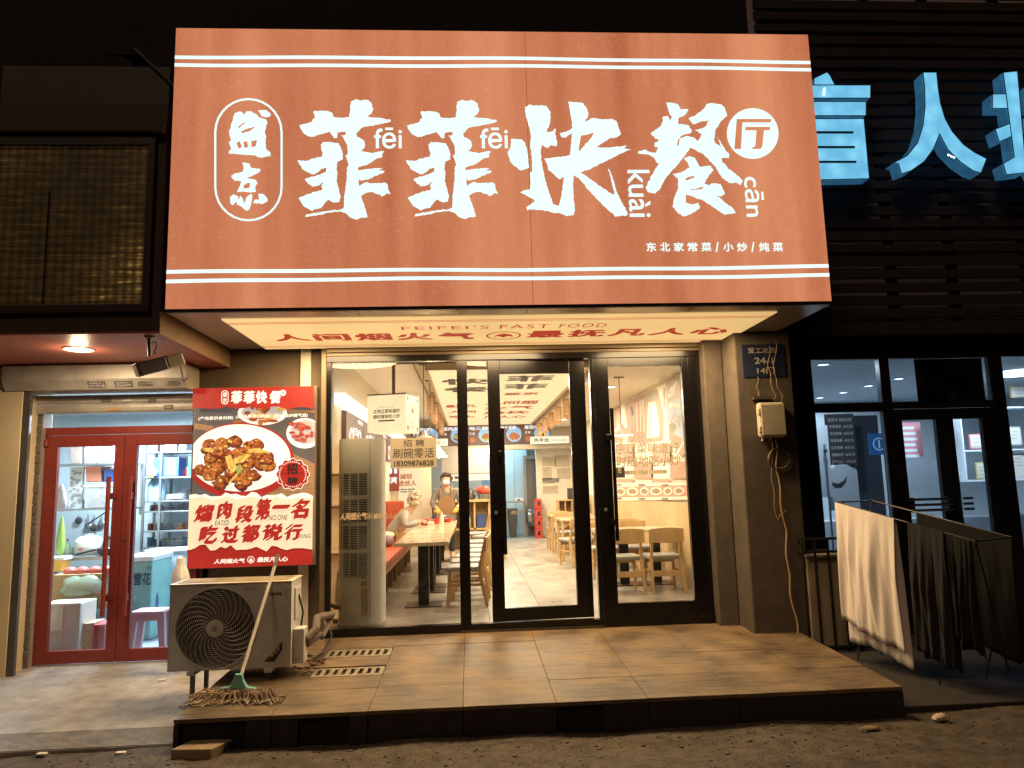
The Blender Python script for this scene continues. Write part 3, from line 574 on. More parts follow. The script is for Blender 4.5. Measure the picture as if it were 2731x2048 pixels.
MB().tube([(-4.22, .09, 1.91), (-4.22, .09, 1.97)], .022, 10).build('hinge', m_red, rd, smooth=True)

# ---------------------------------------------------------------- the small kitchen behind the red doors
m_wt = M('kitchen_white', (.45, .52, .56), .5, var=.06)
kr = MB(); kr.box(-6.3, -2.6, 2.75, 2.85, -.3, 2.75); kr.box(-6.4, -6.3, .3, 2.85, -.3, 2.75); kr.box(-2.6, -2.5, .23, 2.85, -.3, 2.84)
tag(kr.build('kitchen_walls', m_wt), kind='structure')
tag(MB().box(-6.3, -2.6, .22, 2.75, 2.5, 2.6).build('kitchen_ceiling', m_wt), kind='structure')
tag(MB().box(-6.3, -2.6, .175, 2.75, -.3, -.195).build('kitchen_floor', M('kitchen_floor_blue', (.3, .36, .4), .4, var=.15)), kind='structure')
kl = thing('kitchen_tube_light', 'bluish white tube light on the ceiling of the small shop', 'lamp', (-3.9, 1.4, 2.49))
MB().box(-4.5, -3.3, 1.36, 1.44, 2.47, 2.499).build('body', M('white_plastic', (.75, .74, .7)), kl); MB().tube([(-4.48, 1.4, 2.45), (-3.32, 1.4, 2.45)], .018, 10).build('tube', EM('tube_glow', (.7, .88, 1), 12), kl)
lamp('AREA', (-3.9, 1.4, 2.42), 300, (.74, .89, 1), kl, .7)
def R_(u0, v0, u1, v1, y):
    a = P(u0, v1, 'Y', y); b = P(u1, v0, 'Y', y); return a.x, b.x, a.z, b.z
def K(x, y): return x/2.552, 1200+y/2.552
m_steel = M('shelf_steel', (.28, .3, .32), .35, .8, var=.1); m_clear = FILM('clear_plastic', (.75, .82, .86), .55)
def item(name, label, cat, mat, k0, k1, y, d=.25, bevel=.01, group='things in the small kitchen'):
    x0, x1, z0, z1 = R_(*K(*k0), *K(*k1), y); t = thing(name, label, cat, ((x0+x1)/2, y, z0), group); return t, x0, x1, z0, z1
# wall shelf on the left, two boards
ws = thing('wall_shelf', 'two level steel wall shelf holding plastic bins behind the left red door', 'shelf', (-4.8, 1.7, .9), None)
x0, x1, z1, z2 = *R_(*K(380, 400), *K(790, 385), 1.5)[:2], P(*K(560, 400), 'Y', 1.5).z, P(*K(560, 92), 'Y', 1.5).z
for z in (z1, z2): MB().box(-5.3, x1+.15, 1.5, 1.85, z-.02, z).build('board', m_steel, ws)
for xx in (-5.25, x1+.12): MB().box(xx, xx+.025, 1.82, 1.845, z1-.1, z2+.35).build('post', m_steel, ws)
def bin_(name, label, cat, mat, k0, k1, z, y=1.55, d=.24, taper=.9, lid=None):
    x0, x1, a, b = R_(*K(*k0), *K(*k1), y); h = b-a; t = thing(name, label, cat, ((x0+x1)/2, y, z), 'containers on the kitchen shelves')
    c = (x0+x1)/2; w_ = (x1-x0)/2
    MB().hexa([(c-w_*taper, y+.02, z), (c+w_*taper, y+.02, z), (c+w_*taper, y+d-.02, z), (c-w_*taper, y+d-.02, z)], [(c-w_, y, z+h), (c+w_, y, z+h), (c+w_, y+d, z+h), (c-w_, y+d, z+h)]).build('body', mat, t, bevel=.008)
    MB().box(c-w_-.008, c+w_+.008, y-.008, y+d+.008, z+h-.012, z+h+.008).build('rim', lid or mat, t, bevel=.004)
    return t
bin_('storage_bin', 'tall brownish clear bin on the upper shelf, leftmost', 'bin', FILM('bin_brown', (.5, .38, .34), .8), (470, -60), (555, 80), z2)
bin_('storage_bin', 'clear plastic bin in the middle of the upper shelf', 'bin', m_clear, (565, -60), (650, 80), z2)
bin_('storage_bin', 'clear plastic bin at the right of the upper shelf', 'bin', m_clear, (660, -60), (770, 80), z2)
bin_('pink_bin', 'salmon pink plastic tub on the lower shelf', 'bin', M('salmon_plastic', (.6, .22, .15), .4), (575, 110), (690, 215), P(*K(600, 218), 'Y', 1.55).z)
bin_('food_container', 'large clear lidded container under the salmon tub', 'container', m_clear, (565, 222), (770, 380), z1)
bin_('blue_carton', 'blue printed carton beside the salmon tub', 'carton', M('carton_blue', (.04, .11, .36), .5), (700, 112), (780, 195), P(*K(600, 218), 'Y', 1.55).z, taper=1)
t = thing('white_cabinet_door', 'white board with grey flower print on the lower shelf', 'board', (-5, 1.55, z1)); x0, x1, a, b = R_(*K(465, 115), *K(570, 380), 1.6)
MB().box(x0, x1, 1.6, 1.63, z1, b).build('board', M('kitchen_board', (.66, .7, .72), .5), t)
for _ in range(26):
    cx_, cz_ = (x0+x1)/2+rr.gauss(-.02, .04), (z1+b)/2+rr.gauss(0, .11); shape('print', t, M('print_grey', (.3, .32, .34), .7), [wob(cx_, cz_, .022, .016, 7, .3, rr)], (0, 1.597-.0003*_, 0))
# hanging bags
def bag(name, label, mat, k0, k1, y, cat='bag', jit=.22, n=14, seed=1, tie=True):
    x0, x1, a, b = R_(*K(*k0), *K(*k1), y); r = random.Random(seed); t = thing(name, label, cat, ((x0+x1)/2, y, a)); h = b-a; c = (x0+x1)/2; w_ = (x1-x0)/2
    prof = [(.3, 0), (.8, .05), (1, .25), (.95, .5), (.65, .75), (.2, .93), (.28, 1)] if tie else [(.8, 0), (1, .08), (.92, .2), (1.02, .33), (.9, .46), (1, .58), (.86, .7), (.95, .8), (.7, .9), (.35, .97), (.5, 1.04)]
    mb = MB(); vs = []; fs = []
    for i, (q, hh) in enumerate(prof):
        for k in range(n): an = 2*pi*k/n; j = 1+r.uniform(-jit, jit); vs.append((c+w_*q*cos(an)*j, y+.8*w_*q*sin(an)*j, a+h*hh+r.uniform(-.02, .02)*h))
    for i in range(len(prof)-1):
        for k in range(n): fs.append((i*n+k, i*n+(k+1) % n, (i+1)*n+(k+1) % n, (i+1)*n+k))
    fs += [tuple(range(n-1, -1, -1)), tuple((len(prof)-1)*n+k for k in range(n))]
    mb.add(vs, fs); o = mb.build('sack', mat, t, smooth=True); sbd = o.modifiers.new('s', 'SUBSURF'); sbd.levels = sbd.render_levels = 1
    return t
bag('plastic_bag', 'see-through bag of dark food hanging by the left door stile', FILM('bag_grey', (.32, .28, .3), .75), (365, 230), (465, 420), 1.0, seed=4)
bag('green_bag', 'lime green bag hanging on a hook left of the rice cooker', M('lime_plastic', (.2, .3, .06), .45), (378, 450), (452, 730), 1.2, seed=5, jit=.15)
# prep table, rice cooker, pan
pt = thing('prep_table', 'steel prep table carrying the rice cooker', 'table', (-4.7, 1.4, -.195)); zt = P(*K(560, 722), 'Y', 1.25).z; xl, xr = P(*K(430, 722), 'Y', 1.25).x, P(*K(760, 722), 'Y', 1.25).x
MB().box(xl-.4, xr+.12, 1.15, 1.75, zt-.04, zt).build('top', m_steel, pt, bevel=.004)
for xx in (xl-.35, xr+.06):
    for yy in (1.18, 1.68): MB().box(xx, xx+.04, yy, yy+.04, -.195, zt-.04).build('leg', m_steel, pt)
x0, x1, a, b = R_(*K(483, 585), *K(668, 722), 1.35); c = (x0+x1)/2; w_ = (x1-x0)/2
rc = thing('rice_cooker', 'round white electric rice cooker on the prep table', 'rice cooker', (c, 1.45, zt)); m_wp = M('cooker_white', (.68, .7, .68), .35)
MB().lathe([(w_*.85, 0), (w_, .03), (w_, (b-a)*.62), (w_*.97, (b-a)*.66)], (c, 1.45, zt), 28).build('body', m_wp, rc, smooth=True)
MB().lathe([(w_, (b-a)*.66), (w_*.97, (b-a)*.75), (w_*.7, (b-a)*.93), (w_*.2, (b-a)), (.001, b-a)], (c, 1.45, zt), 28).build('lid', m_wp, rc, smooth=True)
MB().box(c-.05, c+.05, 1.42, 1.48, zt+(b-a)*.98, zt+(b-a)*1.09).build('handle', M('cooker_grey', (.2, .2, .2), .5), rc, bevel=.012)
MB().tube([(c-.02, 1.45, zt+b-a), (c-.07, 1.5, zt+b-a+.12), (c+.01, 1.8, zt+b-a+.26)], .008, 6).build('cord', m_black, rc)
shape('flower_print', rc, M('print_pink', (.6, .2, .25), .6), [wob(0, 0, .035, .02, 9, .3, rr)], (c-.02, 1.45-w_-.003, zt+.07))
pp = thing('covered_pan', 'dark pan with a cloth draped over its handle on the prep table', 'pan', (xr-.05, 1.25, zt))
MB().lathe([(.1, 0), (.15, .03), (.16, .08), (.145, .08), (.1, .02)], (xr-.02, 1.3, zt+.001), 22, cap=False).build('bowl', M('pan_dark', (.05, .045, .045), .4, .6), pp, smooth=True); MB().bar((xr-.16, 1.22, zt+.07), (xr-.33, 1.14, zt+.03), .05, .02).build('handle', M('pan_dark', (.05, .045, .045)), pp, bevel=.005)
bk = thing('thermos_pot', 'black lidded steel pot right of the rice cooker', 'pot', (c+.22, 1.5, zt)); MB().lathe([(.09, 0), (.09, .17)], (c+.24, 1.5, zt), 20).build('body', m_steel, bk, smooth=True); MB().lathe([(.095, .17), (.095, .2), (.03, .22)], (c+.24, 1.5, zt), 20).build('lid', m_ink, bk, smooth=True)
# tall shelf rack at the right
rk = thing('shelf_rack', 'steel shelf rack full of boxes and trays behind the right red door', 'shelf', (-3.7, 2.2, -.195)); YR = 2.1
zs = [P(*K(1100, q), 'Y', YR).z for q in (12, 185, 345, 415, 548, 660)]; xa, xb = P(*K(968, 300), 'Y', YR).x, P(*K(1262, 300), 'Y', YR).x
for z in zs: MB().box(xa, xb+.25, YR, YR+.35, z-.018, z).build('board', m_steel, rk, bevel=.003)
for xx in (xa, xa+(xb-xa)*.38, xb+.22):
    for yy in (YR-.005, YR+.33): MB().box(xx, xx+.028, yy, yy+.025, -.195, zs[0]+.25).build('post', m_steel, rk)
m_blue = M('carton_blue', (.04, .11, .36), .5)
def rbox(name, label, cat, mat, q0, q1, z, h, d=.25, y=YR+.04):
    x0, x1 = P(*K(q0, 300), 'Y', YR).x, P(*K(q1, 300), 'Y', YR).x; t = thing(name, label, cat, ((x0+x1)/2, y, z), 'goods on the shelf rack')
    MB().box(x0, x1, y, y+d, z+.001, z+h).build('body', mat, t, bevel=.005); return t, x0, x1
t, x0, x1 = rbox('blue_carton', 'blue carton with white label on the rack under the top board', 'carton', m_blue, 1030, 1200, zs[1], .25)
shape('label', t, M('label_white', (.7, .72, .72), .6), [[(x1-.16, zs[1]+.03), (x1-.04, zs[1]+.03), (x1-.04, zs[1]+.22), (x1-.16, zs[1]+.22)]], (0, YR+.037, 0))
for k in range(4): MB().box(x1-.145, x1-.06-.012*k, YR+.034, YR+.036, zs[1]+.06+k*.04, zs[1]+.075+k*.04).build('print', m_ink, t)
rbox('blue_carton', 'blue carton at the right end of the rack under the top board', 'carton', m_blue, 1262, 1340, zs[1], .26)
rbox('paper_packet', 'white paper packets on the top board of the rack', 'packet', M('packet_white', (.62, .63, .62), .7, var=.15), 1090, 1180, zs[0], .12)
rbox('dark_packet', 'dark packet on the top board of the rack', 'packet', M('packet_dark', (.12, .1, .1), .6), 1000, 1050, zs[0], .1)
rbox('grey_tin', 'grey tin at the right of the top board', 'tin', m_steel, 1195, 1250, zs[0], .14)
bag('garlic_bag', 'bag of garlic bulbs on the rack', M('garlic', (.52, .38, .36), .6, var=.3, scale=30), (998, 118), (1075, 180), 2.05, tie=False, seed=8)
x0, x1, a, b = R_(*K(990, 195), *K(1115, 335), YR+.1)
jg = thing('plastic_jug', 'white translucent plastic jug with blue liquid on the rack', 'jug', ((x0+x1)/2, YR+.1, zs[2])); cx_ = (x0+x1)/2; r_ = (x1-x0)/2
MB().lathe([(r_*.95, 0), (r_, .02), (r_, .2), (r_*.7, .27), (r_*.28, .3), (r_*.28, .34)], (cx_, YR+.17, zs[2]), 20).build('body', M('jug_blue', (.4, .62, .78), .3), jg, smooth=True); MB().lathe([(r_*.32, .34), (r_*.32, .37)], (cx_, YR+.17, zs[2]), 16).build('cap', M('cap_blue', (.1, .3, .6), .4), jg)
def stack(label, q, z, r, n, mat, name='plate_stack', cat='plates', dz=.014):
    x = P(*K(q, 300), 'Y', YR).x; t = thing(name, label, cat, (x, YR+.15, z))
    for k in range(n): MB().lathe([(r*.6, 0), (r, .016), (r, .02), (r*.6, .006)], (x, YR+.16, z+.002+dz*k), 20).build('plate', mat, t, smooth=True)
stack('stack of white plates beside the plastic jug', 1180, zs[2], .14, 5, M('crockery', (.65, .67, .68), .3))
stack('stack of steel bowls right of the white plates', 1245, zs[2], .08, 7, m_steel, dz=.02)
stack('steel colander on the third board of the rack', 1140, zs[3], .13, 2, m_steel, 'colander', 'colander', .03)
stack('stack of steel trays at the right of the third board', 1225, zs[3], .1, 3, m_steel, dz=.02)
stack('steel pan on the fourth board of the rack', 1090, zs[4], .12, 3, m_steel, 'steel_pan', 'pan', .02)
stack('orange plastic dish on the fourth board of the rack', 1205, zs[4], .06, 1, M('dish_orange', (.7, .2, .04), .4), 'orange_dish', 'dish')
stack('wide steel basin on the lowest board of the rack', 1170, zs[5], .17, 4, m_steel, 'steel_basin', 'basin', .018)
stack('small steel cup at the left of the lowest board', 1045, zs[5], .07, 4, m_steel, 'steel_cup', 'cup', .02)
ORD = ('first', 'second', 'third', 'fourth', 'fifth', 'sixth', 'seventh'); BRD = ('top', 'second', 'third', 'fourth', 'fifth', 'lowest'); GC = ('cream', 'red', 'blue', 'yellow', 'green', 'white', 'brown')
gcol = [M('good%d' % i, c, .45) for i, c in enumerate(((.6, .55, .45), (.4, .1, .06), (.1, .25, .4), (.55, .42, .1), (.25, .3, .2), (.65, .66, .66), (.2, .13, .09)))]
for bi, (z, hi) in enumerate(((zs[0], .2), (zs[1], .14), (zs[2], .12), (zs[3], .09), (zs[4], .1), (zs[5], .12))):
    for k in range(7):
        u = 985+40*k+rr.uniform(-10, 10); x = P(*K(u, 300), 'Y', YR).x; y = YR+rr.uniform(.2, .28); h_ = hi*rr.uniform(.55, 1); r_ = rr.uniform(.025, .045); kd_ = rr.randrange(3); ci = rr.randrange(7)
        t = thing(('small_tin', 'small_jar', 'small_packet')[kd_], '%s %s at the back of the %s rack board, %s from the left' % (GC[ci], ('tin', 'jar', 'packet')[kd_], BRD[bi], ORD[k]), ('tin', 'jar', 'packet')[kd_], (x, y, z), 'small goods crowded on the steel rack')
        if kd_ == 2: MB().box(x-r_, x+r_, y-.03, y+.03, z+.001, z+h_).build('body', gcol[ci], t, bevel=.004)
        else:
            MB().lathe([(r_, 0), (r_, h_*.8), (r_*.8, h_*.88)], (x, y, z+.001), 14).build('body', gcol[ci], t, smooth=True); MB().lathe([(r_*.84, h_*.88), (r_*.84, h_)], (x, y, z+.001), 14).build('lid', rr.choice(gcol), t)
for k, (u, v0, v1) in enumerate(((600, 440, 520), (640, 445, 530), (690, 440, 500), (535, 445, 480))):     # utensils on the wall
    a_ = P(*K(u, v0), 'Y', 2.7); b_ = P(*K(u, v1), 'Y', 2.7); t = thing('hanging_utensil', ['ladle hanging on the kitchen wall right of the rice cooker', 'long spatula hanging on the kitchen wall', 'strainer hanging on the kitchen wall by the door stile', 'short scoop hanging above the rice cooker'][k], 'utensil', b_)
    MB().tube([a_, b_], .008, 6).build('handle', m_steel, t); MB().ell(b_, (.05, .02, .045), 12, 8).build('bowl', m_ink if k % 2 else m_steel, t, smooth=True)
for k in range(9):       # jars and bottles on the prep table and the shelf above
    u = 455+32*k; up_ = k % 2; y = 1.68 if up_ else 1.6; z = z1 if up_ else zt; x = P(*K(u, 400 if up_ else 722), 'Y', y).x; h_ = rr.uniform(.12, .24); r_ = rr.uniform(.03, .05)
    ci = rr.randrange(7); t = thing('sauce_bottle', '%s sauce bottle at the back of the %s, %s from the left' % (GC[ci], 'kitchen wall shelf' if up_ else 'prep table', ORD[k//2]), 'bottle', (x, y, z), 'sauce bottles in the small kitchen'); MB().lathe([(r_, 0), (r_, h_*.65), (r_*.35, h_*.82), (r_*.35, h_)], (x, y, z+.001), 14).build('body', gcol[ci], t, smooth=True); MB().lathe([(r_*.4, h_), (r_*.4, h_*1.08)], (x, y, z+.001), 12).build('cap', rr.choice(gcol), t)
x0, x1, a, b = R_(*K(985, 672), *K(1245, 1130), 1.75); cb = thing('kitchen_cabinet', 'pale blue low kitchen cabinet under the shelf rack', 'cabinet', ((x0+x1)/2, 1.75, -.195)); m_cb = M('cabinet_blue', (.5, .58, .62), .45)
MB().box(x0, x1+.3, 1.75, 2.09, -.195, b-.03).build('body', m_cb, cb, bevel=.004); MB().box(x0-.02, x1+.3, 1.72, 2.09, b-.028, b).build('worktop', M('crockery', (.65, .67, .68), .3), cb, bevel=.004)
for k in range(2): MB().box(x0+.02+(x1-x0)*.52*k, x0+(x1-x0)*(.5+.52*k), 1.735, 1.749, -.14, b-.06).build('door_panel', m_cb, cb, bevel=.004)
x0, x1, a, b = R_(*K(868, 720), *K(1040, 1105), 1.15); fz = thing('drinks_cooler', 'turquoise drinks chest with snowflake print behind the right red door', 'cooler', ((x0+x1)/2, 1.15, -.195)); m_tq = M('cooler_turquoise', (.2, .42, .4), .35, var=.1)
MB().box(x0-.1, x1, 1.15, 1.7, -.195, b-.06).build('body', m_tq, fz, bevel=.015); MB().box(x0-.12, x1+.015, 1.13, 1.7, b-.058, b).build('lid', M('crockery', (.65, .67, .68)), fz, bevel=.01)
m_inkb = M('ink_blue', (.02, .05, .1), .6); text('lettering', '雪花', fz, m_inkb, (x1-.2, 1.147, b-.32), .19, .14, bold=.02)
text('lettering', '啤酒', fz, m_inkb, (x1-.06, 1.147, b-.16), .05, .05)
for (u, v, r_) in ((x1-.1, b-.68, .06), (x1-.18, b-.46, .035)):
    for k in range(3): MB().bar((u-r_*cos(k*pi/3), 1.146-k*.0006, v-r_*sin(k*pi/3)), (u+r_*cos(k*pi/3), 1.146-k*.0006, v+r_*sin(k*pi/3)), .0008, .012, up=(0, 1, 0)).build('snowflake', M('crockery', (.65, .67, .68)), fz)
bag('blue_sack', 'dark blue bag on the floor beside the turquoise cooler', M('sack_blue', (.05, .12, .25), .5), (1020, 940), (1085, 1090), 1.3, tie=True, seed=9)
# pink stool
x0, x1, a, b = R_(*K(868, 1085), *K(1130, 1340), .5); st = thing('pink_stool', 'pink plastic stool behind the right red door', 'stool', ((x0+x1)/2, .62, -.195)); m_pk = M('stool_pink', (.5, .3, .33), .45); zs_ = P(*K(1000, 1095), 'Y', .5).z; c = (x0+x1)/2; w_ = (x1-x0)/2*.92
MB().box(c-w_, c+w_, .47, .47+2*w_*.8, zs_-.03, zs_).build('seat', m_pk, st, bevel=.014)
for sx_ in (-1, 1):
    for yy in (.49, .47+2*w_*.8-.06):
        MB().hexa([(c+sx_*w_*.98-.03, yy-.01, -.194), (c+sx_*w_*.98+.03, yy-.01, -.194), (c+sx_*w_*.98+.03, yy+.05, -.194), (c+sx_*w_*.98-.03, yy+.05, -.194)], [(c+sx_*w_*.78-.04, yy, zs_-.03), (c+sx_*w_*.78+.04, yy, zs_-.03), (c+sx_*w_*.78+.04, yy+.05, zs_-.03), (c+sx_*w_*.78-.04, yy+.05, zs_-.03)]).build('leg', m_pk, st, bevel=.008)
ap = MB(); ap.box(c-w_*.85, c+w_*.85, .485, .5, zs_-.1, zs_-.028); ap.build('apron', m_pk, st, bevel=.004)
# foreground boxes behind the left leaf
m_card = M('cardboard', (.36, .22, .11), .85, var=.15, scale=12); m_foam = M('white_foam', (.72, .7, .64), .8, bump=.1, bscale=200)
x0, x1, a, b = R_(*K(322, 1040), *K(553, 1372), .4); a = -.195; fb = thing('foam_box', 'white foam box standing on end behind the left red door', 'box', ((x0+x1)/2, .4, -.195))
MB().box(x0-.1, x1, .4, .72, a, b).build('body', m_foam, fb, bevel=.012)
f2 = MB(); f2.box(x0-.1, x1+.002, .385, .3985, a, a+.03); f2.box(x0-.1, x1+.002, .385, .3985, b-.03, b+.002); f2.box(x1-.03, x1+.002, .385, .3985, a+.03, b-.03); f2.box(x0-.1, x1-.03, .388, .3985, (a+b)/2-.012, (a+b)/2+.012); f2.box(x0+.12, x0+.14, .389, .3985, a+.03, b-.03); f2.build('rim', m_foam, fb, bevel=.004)
x0, x1, a, b = R_(*K(556, 1175), *K(712, 1365), .45); ct = thing('red_white_carton', 'small red and white carton wrapped in plastic right of the foam box', 'carton', ((x0+x1)/2, .45, -.195)); MB().box(x0, (x0+x1)/2-.002, .45, .7, -.195, b).build('white_side', M('carton_orange', (.55, .36, .22), .6, var=.3, scale=18), ct, bevel=.003); MB().box((x0+x1)/2, x1, .45, .7, -.195, b-.02).build('red_side', M('carton_red', (.4, .06, .06), .5), ct, bevel=.003)
MB().box(x0+.15, x1+.01, .44, .71, -.19, b+.01).build('wrap', FILM('clear_wrap', (.8, .82, .84), .18), ct, bevel=.02)
x0, x1, a, b = R_(*K(548, 1095), *K(640, 1190), .6); bs = thing('blue_basin', 'blue grey ribbed basin behind the red and white carton', 'basin', ((x0+x1)/2, .7, a)); MB().lathe([(.08, 0), (.13, .14), (.14, .15), (.12, .15), (.07, .01)], ((x0+x1)/2, .86, a-.02), 22, cap=False).build('bowl', M('basin_blue', (.18, .3, .36), .5), bs, smooth=True)
x0, x1, a, b = R_(*K(335, 880), *K(690, 1085), .8); cd_ = thing('cardboard_box', 'open cardboard box lined with green plastic behind the left red door', 'box', ((x0+x1)/2, .8, a)); MB().box(x0, x1, .8, 1.1, a-.32, b+.06).build('body', m_card, cd_, bevel=.005)
text('print', '精品五香', cd_, M('card_ink', (.12, .07, .04), .8), (x0+(x1-x0)*.42, .797, a+.13), (x1-x0)*.45, .06, bold=.01)
text('print', '0371-0000', cd_, M('card_ink', (.12, .07, .04), .8), (x0+(x1-x0)*.55, .797, a+.04), (x1-x0)*.3, .03)
x0, x1, a, b = R_(*K(375, 800), *K(735, 985), .78)
r = random.Random(11); n = 16; gb_ = MB(); vs = []; fs = []
for i, (q, hh) in enumerate(((.98, .0), (1.04, .2), (1.0, .45), (.9, .72), (.6, .92), (.25, 1.0))):
    for k in range(n): an = 2*pi*k/n; j = 1+r.uniform(-.1, .1); vs.append(((x0+x1)/2+(x1-x0)/2*q*cos(an)*j, .93+.25*q*sin(an)*j, a+.0+(b-a)*hh*.75+r.uniform(-.02, .02)))
for i in range(5):
    for k in range(n): fs.append((i*n+k, i*n+(k+1) % n, (i+1)*n+(k+1) % n, (i+1)*n+k))
fs.append(tuple(5*n+k for k in range(n))); gb_.add(vs, fs); gbo = gb_.build('green_liner', FILM('green_film', (.32, .42, .32), .5), cd_, smooth=True)
for k in range(4): MB().ell((x0+.08+.13*k, .9, b-.04), (.07, .06, .05), 12, 8).build('red_onion', M('onion_red', (.5, .12, .1), .4), cd_, smooth=True)
x0, x1, a, b = R_(*K(338, 720), *K(440, 830), 1.0); yb = thing('yellow_basin', 'yellow and white basin at the left edge of the left door pane', 'basin', ((x0+x1)/2, 1.0, a)); MB().hexa([(x0-.2, 1, a), (x1-.03, 1, a), (x1-.03, 1.14, a), (x0-.2, 1.14, a)], [(x0-.2, .98, b-.05), (x1, .98, b-.05), (x1, 1.145, b-.05), (x0-.2, 1.145, b-.05)]).build('body', M('basin_yellow', (.7, .45, .1), .5), yb, bevel=.008); MB().box(x0-.2, x1+.01, .97, 1.146, b-.048, b-.01).build('rim', M('crockery', (.65, .67, .68)), yb, bevel=.006)
bx = thing('under_crate', 'dark crate under the cardboard box', 'crate', ((x0+x1)/2+.2, 1, -.195)); MB().box(x0-.1, x1+.35, .82, 1.1, -.195, .02).build('body', M('crate_brown', (.12, .08, .06), .7), bx)
# white sack outside between the doors and the condenser
bag('white_sack', 'crumpled white plastic sack leaning between red door and air conditioner', M('sack_white', (.75, .74, .73), .35, var=.2, scale=9), (1140, 745), (1300, 1430), -.35, tie=False, seed=12, jit=.24, n=20)
# ================================================================ lit poster box on the wall
PY = -.03
ps = thing('poster_lightbox', 'lit red and cream food poster box on the wall left of the entrance', 'poster', (-2.15, .05, .68))
q = lambda x, y: (lambda p: (p.x, p.z))(P(480+x/2.962, 1000+y/2.962, 'Y', PY))
(XL, ZTp), (XR, ZBp) = q(117, 105), q(1056, 1510); XL = q(100, 800)[0]
ZTp = 2.44; ZBp = .69
MB().box(XL-.012, XR+.012, PY+.004, .098, ZBp-.012, ZTp+.012).build('box', M('poster_case', (.25, .18, .13), .4, .5), ps, bevel=.004)
def pe(n_, c, st=.9, **k): return EM('poster_'+n_, c, st, **k)
m_pred = pe('red', (.44, .022, .014), .9, var=.18, scale=6); m_pcream = pe('cream', (.92, .72, .46), .95, var=.06, scale=4); m_pw = pe('white', (.95, .88, .75), 1); m_pdk = pe('slate', (.12, .095, .085), .9, var=.2, scale=5)
m_pwood = pe('wood', (.4, .2, .08), .9, var=.3, scale=7, stretch=(1, 1, 9)); m_ptxt = pe('ink', (.03, .02, .02), .5); m_pdr = pe('dark_red', (.28, .012, .01), .9)
lay = [0]
def PL(name, mat, polys, par=None):
    lay[0] += 1; return shape(name, par or ps, mat, [[(max(XL, min(XR, a)), max(ZBp, min(ZTp, b))) for a, b in (q(*p) for p in pl)] for pl in polys], (0, PY+.0035-.00022*lay[0], 0))
def ptx(body, x0, y0, x1, y1, mat=None, **k):
    lay[0] += 1; a = q(x0, y1); b = q(x1, y0); return text('lettering', body, ps, mat or m_pw, (a[0], PY+.0035-.00022*lay[0], a[1]), b[0]-a[0], b[1]-a[1], **k)
R5 = random.Random(21)
def torn(x0, x1, y, amp, n=26): return [(x0+(x1-x0)*i/n, y+amp*sin(i*1.3)*.5+R5.uniform(-amp, amp)*.6) for i in range(n+1)]
PL('photo_ground', m_pdk, [[(60, 250), (1100, 250), (1100, 1000), (60, 1000)]])
PL('wood_board', m_pwood, [[(90, 380), (270, 405), (230, 440), (90, 425)]]); PL('wood_board', m_pwood, [[(890, 620), (1080, 700), (1080, 1000), (640, 1000), (760, 850)]])
PL('wood_board', m_pwood, [[(820, 270), (1080, 280), (1080, 300), (840, 300)]])
# bowls
PL('bowl', m_pw, [ring(650, 300, 195, 95, 40)]); PL('bowl', pe('shade', (.6, .5, .42), .9), [ring(650, 300, 165, 72, 40)])
PL('bowl', m_pw, [ring(985, 460, 145, 120, 40)]); PL('bowl', pe('shade', (.6, .5, .42), .9), [ring(990, 450, 120, 95, 40)])
food = [pe('food%d' % i, c, .95, var=.45, scale=28, col2=c2) for i, (c, c2) in enumerate((((.24, .04, .01), (.62, .16, .03)), ((.36, .075, .014), (.82, .28, .05)), ((.11, .018, .008), (.3, .05, .015)), ((.75, .42, .04), (.95, .7, .2)), ((.3, .3, .04), (.6, .6, .15))))]
m_chili = pe('chili', (.45, .02, .012), .9, var=.4, scale=30, col2=(.7, .2, .12))
for _ in range(26): PL('food_piece', food[(1, 3, 0, 1)[_ % 4]], [wob(640+R5.gauss(0, 70), 320+R5.gauss(0, 30), R5.uniform(22, 42), R5.uniform(12, 22), 9, .3, R5)])
for _ in range(24): PL('food_piece', m_chili, [wob(985+R5.gauss(0, 48), 450+R5.gauss(0, 34), R5.uniform(14, 32), R5.uniform(10, 18), 7, .35, R5)])
# the big plate
PL('plate_rim', m_pred, [ring(480, 678, 425, 300, 60)]); PL('plate', m_pw, [ring(475, 655, 400, 266, 60)]); PL('plate_well', pe('plate_inner', (.97, .93, .84), 1), [ring(470, 650, 345, 215, 60)])
cl = [(R5.gauss(440, 130), R5.gauss(690, 75)) for _ in range(14)]+[(230, 575), (340, 540), (440, 520), (560, 560), (610, 545), (250, 650), (370, 620), (480, 610), (590, 620), (660, 640), (180, 745), (300, 735), (420, 700), (540, 690), (650, 700), (710, 715), (330, 850), (520, 830), (590, 790), (250, 790), (420, 760), (480, 660), (690, 660), (310, 600)]
for i, (x, y) in enumerate(cl):
    PL('food_piece', food[2], [wob(x+5, y+11, 62, 46, 13, .2, R5)]); PL('food_piece', food[i % 2], [wob(x, y, 54, 40, 13, .24, R5)])
    for _ in range(4): PL('glaze', food[(1, 2, 3, 0)[_]], [wob(x+R5.uniform(-40, 40), y+R5.uniform(-28, 28), R5.uniform(9, 24), R5.uniform(6, 14), 7, .35, R5)])
    PL('glaze', m_pw, [wob(x+R5.uniform(-30, 30), y+R5.uniform(-22, 10), 6, 4, 6, .4, R5)])
for pl in ([(372, 645), (420, 632), (440, 680), (470, 740), (440, 775), (400, 740)], [(440, 660), (540, 625), (580, 630), (520, 690), (450, 705)], [(550, 590), (640, 578), (740, 620), (640, 618), (560, 615)], [(205, 575), (290, 585), (280, 615), (215, 605)], [(400, 850), (470, 770), (480, 790), (410, 860)]): PL('pepper', food[3], [pl])
PL('pepper', food[4], [ring(485, 745, 26, 36, 14)])
